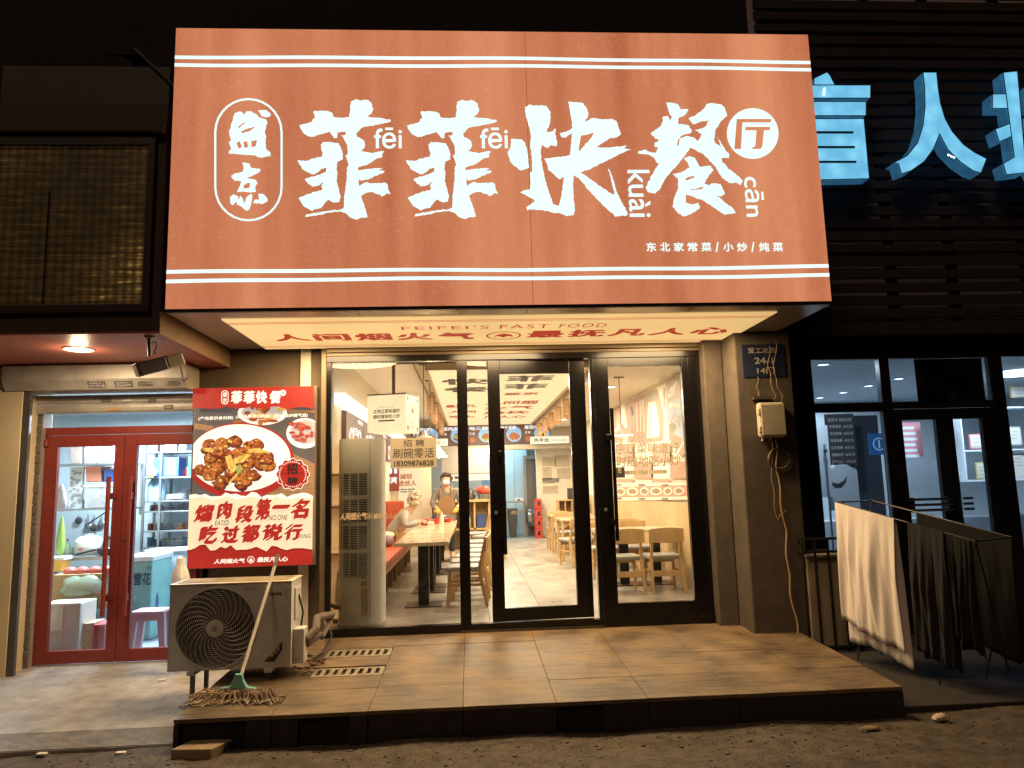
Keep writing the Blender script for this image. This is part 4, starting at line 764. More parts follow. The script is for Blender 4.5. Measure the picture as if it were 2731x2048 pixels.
# header, footer, torn paper
PL('header', m_pred, [[(60, 60), (1100, 60)]+torn(1100, 60, 268, 14)])
PL('torn_paper', m_pw, [torn(60, 1100, 945, 22)+[(1100, 1400), (60, 1400)]]); PL('torn_paper', m_pcream, [torn(60, 1100, 972, 16)+[(1100, 1420), (60, 1420)]])
tr = torn(60, 1100, 1378, 30); PL('footer', m_pdr, [[(a, b-14) for a, b in tr]+[(1100, 1600), (60, 1600)]]); PL('footer', m_pred, [tr+[(1100, 1600), (60, 1600)]])
PL('capsule', m_pw, [capsule(345, 402, 128, 238), capsule(351, 396, 134, 232)])
for ch, x, w_ in (('盛', 355, 36), ('京', 355, 36)): ptx(ch, x, 142 if ch == '盛' else 188, x+w_, 180 if ch == '盛' else 226, bold=.02)
for ch, x in (('菲', 420), ('菲', 518), ('快', 614), ('餐', 722)): ptx(ch, x, 128, x+92, 235, bold=.055, brush=1)
PL('roundel', m_pw, [ring(828, 148, 24, 24, 24)]); ptx('厅', 814, 136, 842, 162, m_pred, bold=.03)
for s_, x0, x1, y in (('(产地直供食材鲜)', 165, 440, 346), ('(原汁原味0添加)', 460, 732, 332), ('(快火现炒锅气足)', 755, 1022, 326)): ptx(s_, x0, y-18, x1, y+20, bold=.02, shear=.15)
# seal
PL('seal', m_pw, [[(905+(128+7*cos(12*a))*cos(a), 785+(122+7*cos(12*a))*sin(a)) for a in [2*pi*i/96 for i in range(96)]]]); PL('seal', m_pred, [[(905+(122+7*cos(12*a))*cos(a), 785+(116+7*cos(12*a))*sin(a)) for a in [2*pi*i/96 for i in range(96)]]])
for k in range(44):
    a = 2*pi*k/44; 
    if k % 11 != 5: PL('seal_letter', m_pw, [[(905+r_*cos(a+d), 785+r_*.95*sin(a+d)) for r_, d in ((98, -.03), (108, -.03), (108, .03), (98, .03))]])
ptx('招', 860, 700, 945, 785, m_ptxt, bold=.03); ptx('牌', 862, 805, 948, 865, m_ptxt, bold=.03); ptx('zhāo', 810, 765, 862, 785, m_ptxt); ptx('pái', 945, 765, 985, 785, m_ptxt)
for s_, x0, x1, y0, y1 in (('熘', 130, 300, 1015, 1165), ('肉', 310, 440, 990, 1140), ('段', 455, 605, 1020, 1170), ('第', 612, 745, 965, 1150), ('一', 745, 890, 1018, 1060), ('名', 890, 1045, 970, 1140), ('吃', 170, 330, 1175, 1335), ('过', 345, 495, 1180, 1330), ('都', 505, 660, 1170, 1325), ('说', 668, 830, 1165, 1310), ('行', 840, 990, 1165, 1305)):
    ptx(s_, x0, y0, x1, y1, m_pred, bold=.062, shear=.16, brush=1)
ptx('EATED', 300, 1145, 412, 1185, m_ptxt, shear=.2); ptx('NO.ONE', 718, 1100, 868, 1145, m_ptxt, shear=.2); ptx('XING', 955, 1250, 1050, 1285, m_ptxt, shear=.2)
ptx('人间烟火气', 290, 1440, 535, 1485, bold=.035, shear=.15); ptx('最抚凡人心', 628, 1425, 870, 1472, bold=.035, shear=.15)
PL('emblem', m_pw, [ring(581, 1452, 28, 28, 28), ring(581, 1452, 23, 23, 28), [(565, 1462), (572, 1448), (581, 1438), (592, 1450), (597, 1463), (581, 1470)]])
# red upright under the left end of the box
MB().box(XL+.004, XL+.05, .0, .09, .35, ZBp-.013).build('support', M('red_door_paint', (.36, .035, .022)), ps)

# ================================================================ outdoor air conditioner
m_acg = M('ac_paint', (.58, .575, .56), .5, var=.14, scale=5); m_acd = M('ac_dark', (.02, .018, .016), .6)
AX0, AX1, AY0, AY1, AZ0, AZ1 = -2.41, -1.455, -1.3, -.95, .02, .69
ac = thing('outdoor_air_conditioner', 'grey outdoor air conditioner unit with round fan grille below the poster', 'air conditioner', (-1.93, -1.1, -.06))
fc = P(576, 1675, 'Y', AY0); fr_ = P(682, 1675, 'Y', AY0).x-fc.x; FX, FZ = fc.x, fc.z
# casing: front plate with a round opening
fp = bmesh.new(); N = 64
outer = []; inner = []
for i in range(N):
    a = 2*pi*i/N; c_, s_ = cos(a), sin(a); k = min((AX1-FX if c_ > 0 else FX-AX0)/max(abs(c_), 1e-6), (AZ1-FZ if s_ > 0 else FZ-AZ0)/max(abs(s_), 1e-6))
    outer.append((FX+k*c_, AY0, FZ+k*s_)); inner.append((FX+fr_*c_, AY0, FZ+fr_*s_))
deep = [(x, AY0+.035, z) for x, _, z in inner]
corn = [(AX1, AY0, AZ1), (AX0, AY0, AZ1), (AX0, AY0, AZ0), (AX1, AY0, AZ0)]
mb = MB(); mb.add(outer+inner+deep, [(i, (i+1) % N, N+(i+1) % N, N+i) for i in range(N)]+[(N+i, N+(i+1) % N, 2*N+(i+1) % N, 2*N+i) for i in range(N)])
for (cx_, cy_, cz_) in corn:
    # fill the corner triangles the radial cut leaves
    best = sorted(range(N), key=lambda i: (outer[i][0]-cx_)**2+(outer[i][2]-cz_)**2)[:2]; mb.add([(cx_, cy_, cz_), outer[best[0]], outer[best[1]]], [(0, 1, 2)])
mb.build('front_plate', m_acg, ac)
bx_ = MB(); bx_.box(AX0, AX0+.004, AY0, AY1, AZ0, AZ1-.012); bx_.box(AX1-.004, AX1, AY0, AY1, AZ0, AZ1-.012); bx_.box(AX0, AX1, AY1-.004, AY1, AZ0, AZ1-.012); bx_.box(AX0, AX1, AY0+.001, AY1, AZ0, AZ0+.004); bx_.build('casing', m_acg, ac)
tp = MB(); tp.box(AX0-.008, AX1+.008, AY0-.008, AY1+.008, AZ1-.012, AZ1)
tp.build('top_cover', M('ac_top_dirty', (.5, .42, .3), .55, var=.3, scale=5), ac, bevel=.004)
for k in range(5): MB().box(AX0+.03, AX1-.03, AY0+.045+.06*k, AY0+.06+.06*k, AZ1, AZ1+.006).build('top_rib', M('ac_top_dirty', (.5, .42, .3)), ac, bevel=.002)
MB().lathe([(fr_, AY0+.18), (fr_, AY0+.2)], (FX, 0, FZ), 40, axis='Y').build('fan_chamber', m_acd, ac)
for k in range(3):
    a0 = k*2*pi/3+.4; vs = []
    for i in range(7):
        for j, rr_ in enumerate((.07, fr_*.95)): a = a0+.25*i*(1 if j else .8); vs.append((FX+rr_*cos(a), AY0+.06+.015*i, FZ+rr_*sin(a)))
    MB().add(vs, [(2*i, 2*i+1, 2*i+3, 2*i+2) for i in range(6)]).build('fan_blade', M('blade_grey', (.06, .055, .05), .5), ac)
m_guard = M('guard_grey', (.55, .52, .47), .45, .3)
for k in range(15):
    r_ = .075+(fr_-.085)*k/14; MB().tube([(FX+r_*cos(2*pi*i/44), AY0+.004-.012*(1-(r_/fr_)**2), FZ+r_*sin(2*pi*i/44)) for i in range(45)], .0024, 4, cap=False).build('guard_ring', m_guard, ac)
sp = MB().tube([((.06+(fr_-.06)*t)*cos(1.0*t**1.3), AY0+.001-.014*(1-t*t), (.06+(fr_-.06)*t)*sin(1.0*t**1.3)) for t in [i/9 for i in range(10)]], .0032, 5).build('guard_spoke', m_guard, ac); sp.location = (FX, 0, FZ)
for k in range(1, 26): o = bpy.data.objects.new('guard_spoke', sp.data); link(o, ac); o.location = (FX, 0, FZ); o.rotation_euler = (0, -2*pi*k/26, 0)
MB().tube([(FX+(fr_+.004)*cos(2*pi*i/56), AY0-.003, FZ+(fr_+.004)*sin(2*pi*i/56)) for i in range(57)], .009, 8, cap=False).build('guard_rim', m_acg, ac, smooth=True)
MB().lathe([(.068, AY0-.016), (.066, AY0-.024), (.05, AY0-.028), (.001, AY0-.029)], (FX, 0, FZ), 36, axis='Y').build('guard_hub', m_acg, ac, smooth=True)
shape('hub_logo', ac, M('ac_logo', (.28, .25, .22), .5), [ring(0, 0, .022, .02, 24, .5, 5.6)+ring(0, 0, .014, .012, 24, 5.6, .5), [(0, -.005), (.022, -.005), (.022, .003), (0, .003)]], (FX, AY0-.031, FZ))
acp = lambda x, y: (lambda p: (p.x, p.z))(P(440+x/2.921, 1480+y/2.921, 'Y', AY0-.004))
a = acp(745, 850); b = acp(945, 248)
pn = MB(); pn.box(a[0], b[0], AY0-.005, AY0-.0005, a[1], b[1]); pn.build('side_panel', m_acg, ac, bevel=.008)
c0 = acp(765, 318); c1 = acp(912, 290); text('brand_lettering', 'GREE', ac, M('ac_print', (.05, .045, .04), .5), (c0[0]+.045, AY0-.0075, c0[1]), c1[0]-c0[0]-.045, c1[1]-c0[1], bold=.02)
shape('brand_mark', ac, M('ac_print', (.05, .045, .04)), [ring(c0[0]+.018, (c0[1]+c1[1])/2, .017, .014, 20), ring(c0[0]+.018, (c0[1]+c1[1])/2, .01, .008, 20)], (0, AY0-.0075, 0))
s0, s1, s2, s3 = acp(765, 832), acp(915, 672), acp(915, 735), acp(855, 830)
shape('energy_sticker', ac, M('sticker_navy', (.015, .015, .03), .4), [[s0, s1, s2, s3]], (0, AY0-.0072, 0))
t0, t1, t2, t3 = acp(765, 832), acp(915, 672), acp(915, 690), acp(790, 830); shape('energy_sticker_edge', ac, M('sticker_red', (.35, .03, .02), .4), [[t0, t1, t2, t3]], (0, AY0-.0078, 0))
dvec = Vector((1, 0, .85)).normalized(); pvec = Vector((-.85, 0, 1)).normalized(); e0 = acp(830, 800); text('sticker_print', '铁王子', ac, M('label_white', (.7, .72, .72)), (e0[0], AY0-.0084, e0[1]), .1, .035, ax=(dvec, pvec), bold=.01)
l0 = acp(620, 278); l1 = acp(705, 250); MB().box(l0[0], l1[0], AY0-.002, AY0-.0002, l0[1], l1[1]).build('rating_label', M('rating_grey', (.42, .42, .45), .5), ac)
vb = MB(); vb.box(AX1, AX1+.012, AY0+.1, AY1-.06, .36, .62); vb.box(AX1+.001, AX1+.09, AY0+.06, AY0+.2, .03, .3); vb.build('valve_cover', m_acg, ac, bevel=.008)
for x in (AX0+.16, AX1-.2): MB().box(x, x+.06, AY0-.03, AY1+.03, AZ0-.03, AZ0).build('foot', m_acg, ac, bevel=.003)
for x, y in ((AX0+.17, AY0+.02), (AX0+.17, AY1-.02)): MB().box(x, x+.03, y, y+.03, -.27, AZ0-.03).build('stand_leg', M('stand_steel', (.16, .14, .12), .6, .5), ac)
for y in (AY0+.02, AY1-.02): MB().box(AX1-.19, AX1-.15, y, y+.03, -.1, AZ0-.03).build('stand_leg', M('stand_steel', (.16, .14, .12)), ac)
m_foamp = M('pipe_lagging', (.13, .1, .08), .9, var=.3, scale=18, bump=.5)
pi0 = Vector((AX1+.09, AY0+.13, .2)); wl = Vector((-1.47, -.1, .22))
MB().tube([pi0, pi0+Vector((.06, .1, .06)), Vector((-1.36, -.75, .3)), Vector((-1.3, -.4, .26)), Vector((-1.36, -.15, .2)), Vector((-1.44, -.02, .2))], .032, 8).build('lagged_pipe', m_foamp, ac, smooth=True)
MB().tube([pi0+Vector((0, .04, -.05)), pi0+Vector((.08, .2, 0)), Vector((-1.33, -.7, .12)), Vector((-1.3, -.45, .2)), Vector((-1.38, -.2, .1)), Vector((-1.43, -.04, .18))], .022, 8).build('lagged_pipe', m_foamp, ac, smooth=True)
MB().tube([Vector((-1.35, -.3, .2)), Vector((-1.31, -.35, .05)), Vector((-1.34, -.6, -.03)), Vector((-1.4, -.9, -.03))], .01, 6).build('drain_hose', m_acd, ac, smooth=True)
MB().tube([(AX1+.012, AY1-.15, .55), (AX1+.04, AY1-.1, .4), (AX1+.02, AY1-.16, .2)], .008, 6).build('cable', m_acd, ac, smooth=True)
dbs = MB()
for k in range(14): dbs.ell((-1.38+R5.uniform(-.1, .1), -.95+R5.uniform(-.3, .35), -.045+R5.uniform(0, .01)), (R5.uniform(.01, .035), R5.uniform(.01, .03), .012), 6, 4, .3, R5)
tag(dbs.build('debris', M('debris_brown', (.16, .1, .06), .9, var=.4, scale=40)), 'scraps of dry debris in the corner behind the air conditioner', 'debris', kind='stuff')

# ================================================================ mop
mp_ = thing('mop', 'worn string mop with turquoise head leaning against the air conditioner', 'mop', (-1.72, -1.75, -.085))
mc = P(636, 1836, 'Z', .03); ML, MR = P(565, 1842, 'Z', -.04), P(708, 1842, 'Z', -.04); MC = (ML+MR)/2
m_tur = M('mop_turquoise', (.15, .43, .41), .45)
hd = MB(); L_ = (MR-ML).length; ax_ = (MR-ML).normalized()
def mp3(u, v, w): return MC+ax_*u+Vector((0, 1, 0))*v+Vector((0, 0, 1))*w
prof = [(-L_/2, .004), (-L_*.36, .018), (-L_*.16, .03), (-L_*.09, .075), (-.026, .12), (.026, .12), (L_*.09, .075), (L_*.16, .03), (L_*.36, .018), (L_/2, .004), (L_/2, -.012), (-L_/2, -.012)]
hd.poly([mp3(u-.0, -.022, w) for u, w in prof], (0, .044, 0)); hd.build('head', m_tur, mp_, bevel=.006)
s0 = mp3(.012, .01, .1); top = P(742, 1480, 'Y', -1.2); sdir = (top-s0)
MB().tube([s0, s0+sdir*.35, s0+sdir*.9], .0125, 10).build('handle', M('mop_stick', (.8, .74, .64), .45, var=.2, scale=8, stretch=(1, 1, .2)), mp_, smooth=True)
MB().tube([s0+sdir*.9, top], .0145, 10).build('grip', M('grip_grey', (.2, .2, .2), .5), mp_, smooth=True)
strands = MB(); R6 = random.Random(5)
for k in range(620):
    u = R6.uniform(-.5, .5)*L_*.94; spread = u*R6.uniform(.15, .9)+R6.gauss(0, .035); ln = R6.uniform(.04, .17)*(1.3 if u < -.1 else 1)
    fy = -R6.uniform(.02, 1)*ln*1.1 if R6.random() < .82 else R6.uniform(0, .08)
    a_ = mp3(u, R6.uniform(-.02, .02), -.008); g_ = mp3(u+spread, fy-.02, 0); zg = pz(g_.y)+.004+R6.uniform(0, .018)
    mid = (a_+g_)/2+Vector((R6.gauss(0, .012), -.016, R6.uniform(.005, .03))); mid.z = max(mid.z, pz(mid.y)+.012); g_.z = zg; m2 = g_*.75+a_*.25; m2.z = max(zg+.006, m2.z*.6+zg*.4); m2 += Vector((R6.gauss(0, .008), R6.gauss(0, .006), 0))
    strands.tube([a_, mid, m2, g_, g_+Vector((R6.gauss(0, .02), R6.uniform(-.03, .01), 0))], R6.uniform(.0035, .0058), 5, cap=False)
so_ = strands.build('strings', M('mop_yarn', (.33, .25, .17), .95, var=.5, scale=16, bump=.3, bscale=300), mp_); so_['kind'] = 'stuff'

# loose paver, litter
c_ = P(530, 1985, 'Z', -.25); rotp = Matrix.Rotation(radians(-4), 3, 'Z')
pb = [c_+rotp @ Vector((x, y, 0)) for x, y in ((-.14, -.1), (.13, -.115), (.2, .07), (-.08, .09))]
lp = MB().hexa([Vector((p.x, p.y, -.315)) for p in pb], [Vector((p.x, p.y, -.245)) for p in pb]).build('loose_paver', M('paver_brown', (.28, .2, .12), .85, var=.25, scale=12, bump=.4), bevel=.006)
tag(lp, 'loose brown paving block on the dirt below the step corner', 'paver')
st = MB().ell(P(2510, 1914, 'Z', -.285), (.06, .035, .028), 10, 7, .2, R6).build('stone', M('pale_stone', (.5, .4, .3), .8), smooth=True); tag(st, 'pale crumpled scrap lying on the dark ground at the right', 'litter')
st = MB().ell(P(2320, 1942, 'Z', -.29), (.07, .03, .012), 9, 5, .3, R6).build('dry_leaf', M('leaf_brown', (.25, .16, .08), .8), smooth=True); tag(st, 'curled brown leaf on the dark ground right of centre', 'leaf')
for i, (u, v, lab) in enumerate(((90, 1803, 'white paper scrap on the pavement below the left red door'), (112, 2012, 'pale chip on the dirt at the bottom left corner'), (323, 2009, 'pale chip on the dirt left of the loose paver'), (433, 1815, 'pale chip on the pavement left of the air conditioner'))):
    z = -.295 if v > 1990 else lz(-.6)+.004; c_ = P(u, v, 'Z', z); MBx = MB().box(c_.x-.035, c_.x+.03, c_.y-.02, c_.y+.02, c_.z-.004, c_.z+.01)
    tag(MBx.build('paper_scrap' if i == 0 else 'chip', M('scrap_pale', (.6, .52, .42), .8), bevel=.004), lab, 'litter')

# ================================================================ CCTV camera under the red soffit
cc = thing('security_camera', 'grey bullet security camera hanging under the red soffit', 'camera', (-2.6, -1.4, 2.68)); m_cc = M('cctv_dark', (.05, .045, .045), .4)
Lc = lambda x, y: (x/3.318, 800+y/3.318)
b0 = P(*Lc(1320, 322), 'Z', 2.68)
def onY(x, y, yy): return P(*Lc(x, y), 'Y', yy)
MB().lathe([(.04, 0), (.04, -.012), (.015, -.02)], b0, 20).build('mount', M('cctv_grey', (.35, .33, .3), .4, .4), cc, smooth=True)
j1 = onY(1325, 500, b0.y); MB().tube([b0+Vector((0, 0, -.015)), j1], .016, 10).build('stem', m_cc, cc, smooth=True)
MB().tube([onY(1340, 380, b0.y-.02), onY(1385, 370, b0.y-.02), onY(1385, 420, b0.y-.02), onY(1360, 460, b0.y-.02), onY(1380, 480, b0.y-.02)], .0045, 6).build('cable', m_cc, cc, smooth=True)
h0, h1 = onY(1215, 625, b0.y-.05), onY(1465, 560, b0.y+.08); MB().bar(h0, h1, .1, .105).build('body', M('cctv_case', (.11, .1, .1), .35), cc, bevel=.01)
MB().bar(h0+(h0-h1).normalized()*.03+Vector((0, 0, .055)), h1+Vector((0, 0, .055)), .115, .008).build('sun_hood', m_cc, cc, bevel=.002)
MB().bar(h0+(h0-h1).normalized()*.012, h0+(h0-h1).normalized()*.001, .085, .09).build('lens_window', M('cctv_lens', (.6, .55, .5), .15), cc)
MB().bar(h1, h1+(h1-h0).normalized()*.14, .09, .1).build('rear_housing', M('cctv_rear', (.42, .36, .28), .45, var=.2), cc, bevel=.012)
MB().tube([onY(1590, 560, b0.y+.2), onY(1610, 640, b0.y+.3), onY(1620, 720, b0.y+.5), onY(1660, 690, b0.y+.6)], .006, 6).build('cable', m_cc, cc, smooth=True)
# ================================================================ black framed glass front
m_fr = M('black_aluminium', (.005, .004, .004), .2, .0, spec=.4); m_gls = GLASS('shop_glass', (.97, .97, .95), .9)
gf = thing('glass_shopfront', 'black framed glass front of the restaurant with fixed panes', 'shopfront', (.5, .0, -.02))
f = MB(); f.box(-1.44, 2.425, -.02, .06, 2.692, 2.755); f.box(-1.44, -1.392, -.02, .06, .062, 2.691); f.box(2.3, 2.425, -.02, .06, .062, 2.691); f.box(-1.44, 2.425, -.03, .06, -.06, .06)
f.build('frame', m_fr, gf, bevel=.003)
MB().box(-.118, -.012, -.018, .058, .061, 2.691).build('mullion', m_fr, gf, bevel=.003); MB().box(1.262, 1.302, -.018, .058, .061, 2.691).build('mullion', m_fr, gf, bevel=.003)
box('pane', m_gls, gf, -1.391, -.119, .02, .024, .061, 2.691); box('pane', m_gls, gf, -.011, .19, .02, .024, .061, 2.691)
MB().box(-.119, 1.3, -.045, -.021, -.045, .0).build('sill_bead', M('sill_brown', (.08, .06, .045), .4, .4), gf)
# opening leaf, hinged left, slightly ajar
dr = thing('glass_door', 'black framed glass door standing slightly ajar in the middle of the front', 'door', (.2, .0, .06)); d = MB()
d.box(.2, .325, .0, .05, .065, 2.69); d.box(1.06, 1.225, .0, .05, .065, 2.69); d.box(.3255, 1.0595, .001, .049, .065, .19); d.box(.3255, 1.0595, .001, .049, 2.55, 2.69)
D_ = [d.build('leaf_frame', m_fr, dr, bevel=.003), box('pane', m_gls, dr, .325, 1.06, .022, .026, .19, 2.55)]
h = MB(); h.box(.318, .352, -.075, -.045, .72, 1.98); 
for z in (.9, 1.72): h.box(.29, .345, -.05, -.001, z-.03, z+.03)
D_.append(h.build('handle', m_fr, dr, bevel=.004)); m_lock = M('brass_steel', (.6, .55, .45))
D_.append(MB().lathe([(.018, .0), (.018, -.012), (.006, -.013)], (.255, 0, 1.13), 14, axis='Y').build('lock_cylinder', m_lock, dr, smooth=True))
dr.rotation_euler = (0, 0, radians(4))
# right leaf
d3 = thing('glass_door', 'closed black framed glass door with grey lettering at the right of the front', 'door', (1.86, 0, .06)); d = MB()
d.box(1.305, 1.456, -.012, .05, .063, 2.69); d.box(2.237, 2.298, -.012, .05, .063, 2.69); d.box(1.4565, 2.2365, -.011, .049, .063, .2); d.box(1.4565, 2.2365, -.011, .049, 2.602, 2.69)
d.build('leaf_frame', m_fr, d3, bevel=.003); box('pane', m_gls, d3, 1.456, 2.237, .016, .02, .2, 2.602)
h = MB(); h.box(1.448, 1.482, -.085, -.055, .82, 2.16)
for z in (1.0, 1.86): h.box(1.4, 1.475, -.06, -.0125, z-.03, z+.03)
h.build('handle', m_fr, d3, bevel=.004); MB().lathe([(.018, -.012), (.018, -.024), (.006, -.025)], (1.37, 0, 1.13), 14, axis='Y').build('lock_cylinder', m_lock, d3, smooth=True)
MB().box(2.26, 2.4, -.06, -.02, .03, .1).build('floor_spring', m_fr, d3, bevel=.01)
# lettering on the glass (grey film)
m_film = M('grey_film', (.32, .3, .25), .6); Z5 = lambda x, y: (1580+x/4.147, 920+y/4.147)
def gtx(body, z0, z1, fn, par, mat=None, yy=.012, **k):
    a = P(*fn(*z0), 'Y', yy); b = P(*fn(*z1), 'Y', yy); return text('glass_lettering', body, par, mat or m_film, (a.x, yy, b.z if b.z < a.z else a.z), b.x-a.x, abs(a.z-b.z), **k)
gtx("FEIFEI'S FAST FOOD", (268, 1020), (750, 1058), Z5, d3); gtx('宗辽菜味道好', (245, 1085), (965, 1195), Z5, d3, bold=.02, shear=.1); gtx('时随地吃小炒', (262, 1225), (980, 1335), Z5, d3, bold=.02, shear=.1)
a = P(*Z5(355, 1435), 'Y', .012); b = P(*Z5(825, 1378), 'Y', .012); shape('glass_lettering_band', d3, m_film, [capsule(-(b.z-a.z)/2, (b.z-a.z)/2, -(b.x-a.x)/2, (b.x-a.x)/2)], ((a.x+b.x)/2, .012, (a.z+b.z)/2), (Vector((0, 0, 1)), Vector((-1, 0, 0))))
gtx('人间烟火气 最抚凡人心', (400, 1390), (800, 1425), Z5, d3, M('film_pale', (.8, .72, .55), .6), .0095, bold=.01)
a = P(*Z5(250, 1470), 'Y', .008); b = P(*Z5(355, 1352), 'Y', .008); bs = tag(MB().box(max(a.x, 1.46), b.x, .006, .0095, a.z, b.z).build('black_sticker', m_ink), 'small black sticker on the glass of the right door', 'sticker'); text('lettering', '位', bs, M('film_pale', (.8, .72, .55)), (max(a.x, 1.46)+.03, .0045, a.z+.05), .04, .05)
m_tan = M('tan_film', (.5, .38, .24), .5)
for s_, u0, u1, v0, v1, par in (('人间烟火气', 906, 978, 1366, 1388, gf), ('最抚凡人心', 995, 1060, 1368, 1384, gf), ('最抚', 1362, 1395, 1361, 1372, dr)):
    a = P(u0, v1, 'Y', .015); b = P(u1, v0, 'Y', .015); text('glass_lettering', s_, par, m_tan if par is gf else m_film, (a.x, .015 if par is gf else .01, a.z), b.x-a.x, b.z-a.z, bold=.03, shear=.2)
shape('glass_emblem', gf, m_tan, [ring(0, 0, .03, .03, 24), ring(0, 0, .024, .024, 24), [(-.015, -.012), (0, .016), (.015, -.012)]], (P(985, 1376, 'Y', .015).x, .015, P(985, 1376, 'Y', .015).z))
# recruitment notice taped on the glass
a = P(1041, 1168, 'Y', .01); b = P(1165, 1252, 'Y', .01); nt_ = thing('recruitment_notice', 'tan paper notice with phone number taped inside the left pane', 'notice', ((a.x+b.x)/2, .01, b.z)); nx0, nx1, nz0, nz1 = -.8, -.335, 1.6, 1.905
MB().box(nx0, nx1, .012, .0135, nz0, nz1).build('sheet', M('notice_tan', (.3, .25, .19), .8), nt_); m_n = M('notice_ink', (.02, .015, .012), .7)
text('lettering', '招 聘', nt_, m_n, (nx0+.13, .0105, nz0+.215), .21, .07); text('lettering', '刷碗零活', nt_, m_n, (nx0+.025, .0105, nz0+.1), .415, .1); text('lettering', '18309876828', nt_, m_n, (nx0+.035, .0105, nz0+.02), .4, .055, bold=.012)

# ================================================================ restaurant interior shell
m_wall = M('interior_wall', (.72, .66, .55), .7, var=.04); m_ceil = M('interior_ceiling', (.75, .7, .6), .8); m_woodp = M('wall_wood', (.55, .4, .22), .5, var=.12, scale=6, stretch=(1, 1, .15))
IX0, IX1, IYB = -1.62, 2.86, 12.6
tag(MB().box(IX0-.1, IX0, .07, IYB, -.05, 3.2).build('wall_left', m_wall), kind='structure'); tag(MB().box(IX1, IX1+.1, .21, 13.9, -.05, 3.2).build('wall_right', m_wall), kind='structure')
c_ = MB(); c_.box(IX0, 1.72, .07, 14, 3.1, 3.2); c_.box(1.72, IX1, .07, 14, 2.84, 3.2); c_.box(-1.45, 2.45, .205, .22, 2.7, 2.855); tag(c_.build('ceiling', m_ceil), kind='structure')
m_ft = wood_tile('floor_tile', (.22, .195, .165), (.42, .385, .33), .3)
fl = tag(MB().box(IX0, IX1, .06, 14, -.06, -.012).build('floor', M('floor_grout', (.12, .11, .1), .9)), kind='structure')
x = -1.62; k = 0
while x < 2.86:
    y = .065
    x1 = min(x+.6, 2.86)
    while y < 11.6:
        y1 = min(y+1.2 if y > .1 or k % 2 else y+.6, 11.6)
        slab('tile', x, x1, y, y1, lambda _: 0.0, .011, m_ft, fl, .002); y = y1
    x = x1; k += 1
tag(MB().box(.3, 1.75, 11.6, 14, -.012, .0).build('kitchen_threshold_floor', M('kitchen_floor_grey', (.25, .29, .33), .4, var=.2)), kind='structure')
# ---- lights the place has, plus one added
m_pan = EM('ceiling_light_panel', (1, .76, .43), .95, var=.03, scale=.6)
cp = thing('ceiling_light_panel', 'long glowing cream ceiling panel printed with black and red characters', 'ceiling panel', (.5, 6, 2.93))
MB().box(-.52, 1.57, 1.95, 11.2, 2.925, 2.95).build('panel', m_pan, cp)
MB().box(-.56, -.522, 1.9, 11.25, 2.9, 3.09).build('edge', M('panel_edge', (.5, .4, .26), .5), cp); MB().box(1.572, 1.61, 1.9, 11.25, 2.9, 3.09).build('edge', M('panel_edge', (.5, .4, .26)), cp); MB().box(-.52, 1.57, 1.9, 1.948, 2.9, 3.09).build('edge', M('panel_edge', (.5, .4, .26)), cp)
INV = (Vector((1, 0, 0)), Vector((0, -1, 0))); m_pk_ = EM('panel_black', (.06, .035, .02), .5); m_pr_ = EM('panel_red', (.5, .07, .03), .7)
for s_, x, y, w_, h_, mt in (('菲', .55, 3.3, .7, .62, m_pk_), ('菲', .55, 4.15, .7, .62, m_pk_), ('快', -.4, 3.5, .75, .62, m_pk_), ('餐', -.4, 4.4, .75, .62, m_pk_), ('盛京', .6, 4.95, .6, .35, m_pr_), ('人间烟', .3, 6.4, 1.0, .6, m_pr_), ('火气', .3, 7.3, 1.0, .6, m_pr_), ('最抚', .3, 8.3, 1.0, .6, m_pr_), ('凡人心', .3, 9.3, 1.0, .6, m_pr_), ('最抚凡', -.45, 6.8, .6, .5, m_pr_), ('人间', -.45, 7.9, .6, .5, m_pr_), ('烟火', -.45, 9.0, .6, .5, m_pr_)):
    text('lettering', s_, cp, mt, (x, y, 2.922), w_, h_, ax=INV, bold=.03)
for y in (3.2, 5.4, 7.8, 10): lamp('AREA', (.5, y, 2.9), 125, (1, .83, .58), cp, 1.2)
# recessed downlights over the right tables and the left aisle
for i, (x, y, z) in enumerate(((2.3, 1.0, 2.835), (2.15, 3.4, 2.835), (2.15, 6.2, 2.835), (2.15, 9, 2.835))):  # first one, inside the right door, is an added light
    t = thing('recessed_light', ['added round recessed light just inside the right door', 'round recessed light over the right hand tables, seen above the pendant', 'third round recessed light along the right ceiling', 'farthest round recessed light along the right ceiling'][i], 'downlight', (x, y, z), 'recessed lights over the right tables')
    MB().lathe([(.1, .004), (.1, -.01), (.08, -.01), (.08, .004)], (x, y, z), 24, cap=False).build('rim', M('white_plastic', (.75, .74, .7)), t, smooth=True); MB().lathe([(.079, .003), (.079, -.006)], (x, y, z), 24).build('diffuser', EM('warm_glow', (1, .85, .6), 8), t)
    lamp('AREA', (x, y, z-.02), 36, (1, .84, .6), t, .15)
